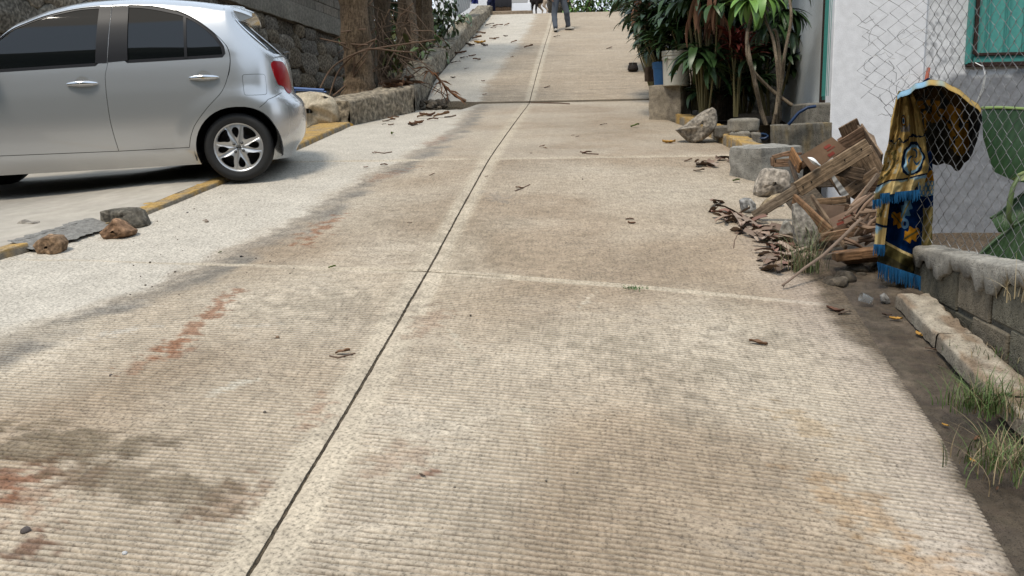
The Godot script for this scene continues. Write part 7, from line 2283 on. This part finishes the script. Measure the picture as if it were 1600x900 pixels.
func build_litter() -> void:
	var r := RandomNumberGenerator.new(); r.seed = 1234
	var m: Material = mats["dry_leaf"]
	var browns := [Color(0.15, 0.08, 0.05), Color(0.11, 0.068, 0.046), Color(0.20, 0.12, 0.075), Color(0.08, 0.056, 0.043), Color(0.14, 0.072, 0.05)]
	var kinds := []
	for k in 10: kinds.append(dry_leaf_mesh(0.16, r.randf_range(0.035, 0.06), r.randf_range(0.3, 1.0), k * 7, browns[k % 5]))
	var yellow := dry_leaf_mesh(0.15, 0.06, 0.7, 3, Color(0.42, 0.24, 0.06)); var green := dry_leaf_mesh(0.15, 0.06, 0.8, 5, Color(0.12, 0.17, 0.05))
	var up := func(d: float) -> Basis:
		var s := (road_y(d + 0.1) - road_y(d - 0.1)) / 0.2
		return Basis(Vector3.RIGHT, atan(s))
	var drop := func(u: float, w: float, px: float, mesh: Mesh, turn: float, called: String, label: String, cat: String, group: String) -> void:
		var p := G(u, w)
		p.y = surface_y(p.x, -p.z) + 0.002
		var size := 0.72 * px / (FOCAL / -p.z) / 0.16
		var o := inst(called, mesh, m)
		o.transform = Transform3D((up.call(-p.z) * Basis(Vector3.UP, turn)).scaled(Vector3.ONE * size), p)
		tag(o, label, cat, group)
	var g1 := "dry leaves along the foot of the low wall"
	var wall_leaves := [[725, 92, 22], [738, 88, 16], [745, 94, 18], [757, 72, 18], [770, 62, 16], [778, 41, 22], [765, 40, 20], [771, 44, 14], [792, 40, 12], [720, 84, 26], [712, 99, 22], [708, 122, 12], [729, 108, 10], [755, 127, 10], [757, 149, 10], [660, 185, 30], [668, 182, 36], [650, 195, 34], [676, 188, 26], [690, 184, 36], [645, 197, 22], [655, 192, 26], [612, 187, 20], [606, 190, 24], [618, 184, 16], [611, 196, 16], [600, 195, 12], [640, 176, 16], [630, 180, 14], [748, 58, 14], [752, 53, 20], [742, 66, 20], [735, 72, 22], [745, 62, 24], [790, 57, 10], [776, 60, 12], [803, 67, 14], [826, 75, 20], [800, 90, 8], [700, 150, 12]]
	for q in wall_leaves: drop.call(q[0], q[1], q[2], kinds[r.randi() % 10], r.randf_range(0.9, 2.2), "dry_leaf", "dry brown leaf lying at the foot of the low stone wall", "leaf", g1)
	var g2 := "single dry leaves and husks scattered over the slabs"
	for q in [[847, 230, 12], [852, 232, 10], [917, 240, 24], [987, 350, 22], [984, 344, 20], [1185, 533, 40], [536, 554, 36], [660, 745, 18], [1276, 708, 12], [675, 274, 14], [812, 295, 18], [895, 212, 8], [902, 214, 8], [943, 196, 16], [1092, 268, 26], [1075, 252, 20], [1100, 254, 18], [640, 349, 12], [320, 346, 10], [380, 402, 6], [830, 240, 6], [952, 76, 14], [870, 58, 14], [855, 137, 14], [760, 277, 8], [600, 259, 22], [585, 240, 16], [572, 262, 12], [1305, 480, 40], [1320, 484, 30]]:
		drop.call(q[0], q[1], q[2], kinds[r.randi() % 10], r.randf_range(0.6, 2.4), "dry_leaf", "single dry brown leaf lying on the bare concrete", "leaf", g2)
	drop.call(613, 211, 18, green, 0.4, "green_leaf", "curled green leaf on the white dust below the low wall", "leaf", "")
	drop.call(519, 420, 20, green, 1.4, "green_leaf", "dull green leaf lying beside the first cross joint", "leaf", "")
	drop.call(344, 396, 12, green, 1.2, "green_leaf", "small green leaf on the edge of the white dust", "leaf", "")
	drop.call(1045, 224, 30, yellow, 1.3, "yellow_leaf", "yellow curled leaf in front of the pale pitted rock", "leaf", "")
	drop.call(1478, 648, 18, yellow, 0.7, "yellow_leaf", "yellow leaf on the near right slab by the wet silt", "leaf", "")
	drop.call(992, 199, 20, green, 1.6, "green_leaf", "grey-green leaf lying flat on the slab below the clay pot", "leaf", "")
	drop.call(750, 68, 26, yellow, 1.5, "yellow_leaf", "ochre leaf among the brown ones by the low wall", "leaf", "")
	drop.call(1150, 285, 22, green, 0.6, "green_leaf", "fresh green leaf at the foot of the squared concrete chunk", "leaf", "")
	for q in [[1500, 590], [1512, 604], [1538, 642], [1545, 690], [1470, 560], [1520, 700], [1436, 515], [1455, 536], [1560, 742], [1400, 492], [1386, 486], [1528, 668]]:
		drop.call(q[0], q[1], r.randf_range(16, 30), kinds[r.randi() % 10] if r.randf() < 0.7 else yellow, r.randf() * 3.0, "dry_leaf", "dead leaf lying in the damp gutter beside the pale ledge", "leaf", "dead leaves in the gutter")
	# small stones and crumbs
	var pebbles := []
	for k in 4: pebbles.append(rock_mesh(Vector3(0.03, 0.022, 0.03), 500 + k, 6, 0.1, 6, 8).mesh())
	for k in 60:
		var u := r.randf_range(180, 470); var w := r.randf_range(300, 470)
		if k > 45: u = r.randf_range(60, 1450); w = r.randf_range(250, 880)
		var p := G(u, w); p.y = surface_y(p.x, -p.z) - 0.002
		if p.x < lerp_table(KERB_LEFT, -p.z) or p.x > 1.3: continue
		var o := inst("pebble", pebbles[k % 4], mat("pebble", lin(0.13, 0.11, 0.09), 0.95))
		o.transform = Transform3D(Basis(Vector3.UP, r.randf() * 6.0).scaled(Vector3.ONE * r.randf_range(0.12, 0.36) * (1.3 if k < 8 else 1.0)), p)
		tag(o, "tiny dark crumb of stone lying on the road", "pebble", "stone crumbs on the road")
	for q in [[195, 866, 1.0, "pale pebble on the near left slab", Color(0.5, 0.5, 0.5)], [40, 832, 1.8, "dark stone on the red soil stain", Color(0.10, 0.085, 0.08)], [173, 587, 1.0, "small dark pebble above the dark bands", Color(0.12, 0.1, 0.09)], [414, 645, 0.9, "small dark pebble on the left slab near the joint", Color(0.1, 0.085, 0.07)], [377, 402, 1.2, "round black pebble at the rim of the white dust", Color(0.02, 0.02, 0.022)], [323, 347, 1.8, "brownish pebble on the white dust", Color(0.25, 0.2, 0.16)], [293, 333, 1.2, "grey pebble on the white dust near the kerb", Color(0.2, 0.19, 0.18)], [434, 528, 1.2, "brown clod on the left slab", Color(0.22, 0.15, 0.1)]]:
		var p := G(q[0], q[1]); p.y = surface_y(p.x, -p.z) - 0.003
		var pm := mat("pebble_%s" % str(q[4]), lin(q[4].r, q[4].g, q[4].b), 0.95)
		var o := inst("pebble", pebbles[r.randi() % 4], pm)
		o.transform = Transform3D(Basis(Vector3.UP, r.randf() * 6.0).scaled(Vector3.ONE * q[2] * 0.45), p)
		tag(o, q[3], "pebble")
	# twigs
	var twig := func(pts: Array, rad: float, label: String, group: String) -> void:
		var b := MB.new(); b.col = Color(0.13, 0.09, 0.065)
		var P := []
		for q in pts:
			var p := G(q[0], q[1]); p.y = surface_y(p.x, -p.z) + rad * 0.7 + (q[2] if q.size() > 2 else 0.0); P.append(p)
		b.tube(P, [rad], 5)
		tag(obj("twig", b, mats["twig"]), label, "twig", group)
	twig.call([[907, 238], [918, 241], [935, 242]], 0.008, "short dark twig on the upper slab with a curled leaf", "")
	twig.call([[1146, 388], [1148, 376], [1152, 368]], 0.004, "thin bent twig on the slab left of the grass tuft", "")
	twig.call([[695, 184], [705, 183], [712, 181]], 0.012, "twig end sticking out of the brown leaves", "")
	twig.call([[805, 299], [815, 295], [828, 289]], 0.005, "thin twig lying near the centre joint", "")
	twig.call([[830, 161], [875, 162], [890, 163]], 0.012, "dry stalk lying along the step of the ramp", "")
	twig.call([[515, 557], [528, 560], [555, 553]], 0.004, "curved dry stalk on the left slab near the joint", "")
	twig.call([[585, 238], [600, 240], [612, 238]], 0.006, "small twig on the white dust below the low wall", "")
	# green weed in the cross joint
	var wp := G(990, 450)
	grass_tuft("small green weed growing in the cross joint", wp, 160, 0.09, 0.014, 71, [Color(0.05, 0.13, 0.035), Color(0.08, 0.17, 0.05)])
	# dry palm frond sprawled over the wall end, its stalk reaching onto the road
	var fr := thing("palm_frond", "dry brown palm frond fallen from the low wall onto the ramp's broken corner", "frond", G(715, 158))
	var o2 := fr.position
	var b2 := MB.new(); b2.col = Color(0.20, 0.125, 0.08)
	var dfr := 15.4
	b2.tube([D(728, 158, dfr) - o2, D(712, 150, dfr) - o2, D(698, 138, dfr) - o2, D(684, 120, dfr) - o2, D(668, 108, dfr) - o2], [0.028, 0.024, 0.018, 0.012, 0.005], 7)
	obj("stalk", b2, mats["twig"], fr)
	for k in 34:
		var f := r.randf()
		var a := D(lerpf(704, 666, f), lerpf(143, 105, f), dfr) - o2
		var e := a + Vector3(r.randf_range(-0.12, 0.30), r.randf_range(-0.30, -0.02), r.randf_range(-0.25, 0.25)) + Vector3(-0.15 * f, 0.1 * f, 0)
		var lb := MB.new(); lb.col = Color(0.25, 0.12, 0.06) * r.randf_range(0.6, 1.4)
		var sd := Vector3(0.012, 0.008, 0.0)
		lb.face_out([a - sd * 0.4, a.lerp(e, 0.5) - sd + Vector3(0, 0.02, 0), e, a.lerp(e, 0.5) + sd + Vector3(0, 0.02, 0)], Vector3(0, -5, 0))
		obj("leaflet", lb, m, fr)
	for q in [[[640, 120], [662, 104], [668, 106]], [[630, 128], [668, 130], [700, 150], [705, 165]], [[700, 160], [690, 146], [655, 130], [640, 132]]]:
		var tb := MB.new(); tb.col = Color(0.10, 0.075, 0.055)
		var P := []
		for e in q: P.append(D(e[0], e[1], 15.1) - o2)
		tb.tube(P, [0.010, 0.009, 0.006, 0.005], 5)
		obj("side_stalk", tb, mats["twig"], fr)
	# dead leaves on the low wall's top
	for k in 26:
		var u := r.randf_range(588, 650); var w := 140.0 - (u - 588) * 0.22 + r.randf_range(-5, 8)
		var oo := inst("dry_leaf", kinds[r.randi() % 10], m)
		var p := D(u, w, 14.0 + (u - 588) * 0.01)
		oo.transform = Transform3D(Basis.from_euler(Vector3(r.randf_range(-0.3, 0.3), r.randf() * 6.0, r.randf_range(-0.4, 0.4))).scaled(Vector3.ONE * r.randf_range(1.2, 2.2)), p)
		tag(oo, "brown strap of dead leaf lying on top of the low stone wall", "leaf", "dead leaves on the wall top")
	# rubble in the broken corner of the slab
	for k in 22:
		var u := r.randf_range(652, 700); var w := r.randf_range(158, 170)
		rock("piece of broken concrete in the pothole by the low wall", u, w, 15.0 + (170 - w) * 0.08, Vector3(0.13, 0.09, 0.12) * r.randf_range(0.4, 1.2), Color(0.24, 0.205, 0.165) * r.randf_range(0.5, 1.4), 700 + k, r.randf() * 3, "broken concrete in the pothole")
	# drift of dead leaves against the scrap pile: countless, one mass
	var b := MB.new()
	for k in 120:
		var f := r.randf()
		var u := lerpf(1122, 1262, f) + r.randfn() * 8.0; var w := lerpf(333, 405, pow(f, 1.1)) + r.randfn() * 9.0
		if k > 78: u = r.randf_range(1195, 1262); w = r.randf_range(385, 425)
		if k > 108: u = r.randf_range(1085, 1152); w = r.randf_range(248, 262)
		var p := G(u, w); p.y = surface_y(p.x, -p.z) + 0.012 * r.randf()
		var B := Basis.from_euler(Vector3(r.randf_range(-0.4, 0.5), r.randf() * TAU, r.randf_range(-0.4, 0.4)))
		var L := r.randf_range(0.03, 0.12); var W := r.randf_range(0.012, 0.035)
		b.col = [Color(0.28, 0.205, 0.155), Color(0.20, 0.135, 0.10), Color(0.33, 0.255, 0.20), Color(0.13, 0.09, 0.068), Color(0.23, 0.13, 0.10)][r.randi() % 5] * r.randf_range(0.6, 1.2)
		var first := b.v.size()
		for i in 3:
			for j in 4:
				var q := Vector3((i - 1) * W * (0.6 + 0.4 * sin(PI * (j + 0.5) / 4.0)), 0.004 + 0.012 * absf(i - 1) + 0.012 * r.randf() + 0.01 * sin(j * 1.3), (j - 1.5) * L * 0.6)
				b.vert(p + B * q)
		for i in 2:
			for j in 3:
				var a := first + i * 4 + j
				b.tri_i(a, a + 4, a + 1); b.tri_i(a + 1, a + 4, a + 5)
	var drift := obj("leaf_litter", b, m); drift.set_meta("kind", "stuff"); tag(drift, "drift of dry brown leaves and bark against the scrap pile", "leaf litter")
	# glass jar and crumpled foil in the gutter
	var jar := thing("plastic_cup", "small clear plastic cup lying in the gutter below the towel", "cup", D(1362, 470, 4.62), "", Basis(Vector3.BACK, 1.2))
	b = MB.new(); b.lathe([Vector2(0.0, 0.0), Vector2(0.018, 0.0), Vector2(0.024, 0.06), Vector2(0.023, 0.06), Vector2(0.017, 0.003), Vector2(0.0, 0.003)], 18)
	obj("cup_wall", b, mat("clear", Color(0.6, 0.62, 0.63, 0.22), 0.1, "", 1.0, 0, false, {"transparency": BaseMaterial3D.TRANSPARENCY_ALPHA}), jar)
	traced_rock("crumpled silver foil in the gutter beside the clear cup", [[1376, 462], [1383, 458], [1390, 466], [1392, 474], [1385, 477], [1377, 471]], 4.66, 0.04, Color(0.34, 0.34, 0.34), 9, "", "foil_scrap")

func _ready() -> void:
	cam_basis = Basis(Vector3.UP, deg_to_rad(4.6)) * Basis(Vector3.RIGHT, deg_to_rad(-10.05)) * Basis(Vector3.BACK, deg_to_rad(-1.0))
	var cam := Camera3D.new(); cam.name = "camera"; add_child(cam)
	cam.transform = Transform3D(cam_basis, cam_pos)
	cam.fov = rad_to_deg(2.0 * atan(450.0 / FOCAL)); cam.near = 0.05; cam.far = 400.0; cam.current = true
	var env := Environment.new()
	env.background_mode = Environment.BG_SKY
	var sky := Sky.new(); var sm := ProceduralSkyMaterial.new()
	sm.sky_top_color = Color(0.70, 0.755, 0.82); sm.sky_horizon_color = Color(0.86, 0.88, 0.90); sm.sky_curve = 0.12
	sm.ground_horizon_color = Color(0.55, 0.52, 0.48); sm.ground_bottom_color = Color(0.35, 0.32, 0.28)
	sm.sky_energy_multiplier = 1.0
	sky.sky_material = sm; env.sky = sky
	env.background_energy_multiplier = 1.0
	env.tonemap_mode = Environment.TONE_MAPPER_LINEAR
	env.tonemap_exposure = 1.9
	env.sdfgi_enabled = true; env.ssao_enabled = true; env.ssil_enabled = true
	var we := WorldEnvironment.new(); we.name = "world_environment"; we.environment = env; add_child(we)
	var sun := DirectionalLight3D.new(); sun.name = "sun"; add_child(sun)
	sun.light_energy = 0.5; sun.light_color = Color(1.0, 0.965, 0.91); sun.light_angular_distance = 14.0; sun.shadow_enabled = true
	sun.rotation_degrees = Vector3(-62, -28, 0)

	rng.seed = 4711
	noise_big.seed = 3; noise_big.frequency = 0.55; noise_big.fractal_octaves = 3
	noise_mid.seed = 17; noise_mid.frequency = 2.1; noise_mid.fractal_octaves = 3
	noise_fine.seed = 29; noise_fine.frequency = 9.0; noise_fine.fractal_octaves = 2
	make_textures()
	build_street()
	build_ground()
	build_kerbs()
	build_car()
	build_left_rocks()
	build_blue_frame()
	build_low_wall()
	build_rubble_wall()
	build_left_trees()
	build_house()
	build_right_stones()
	build_right_plants()
	build_hose()
	build_wood_pile()
	build_gutter()
	build_fence()
	build_towel()
	build_banana()
	build_crest()
	build_litter()
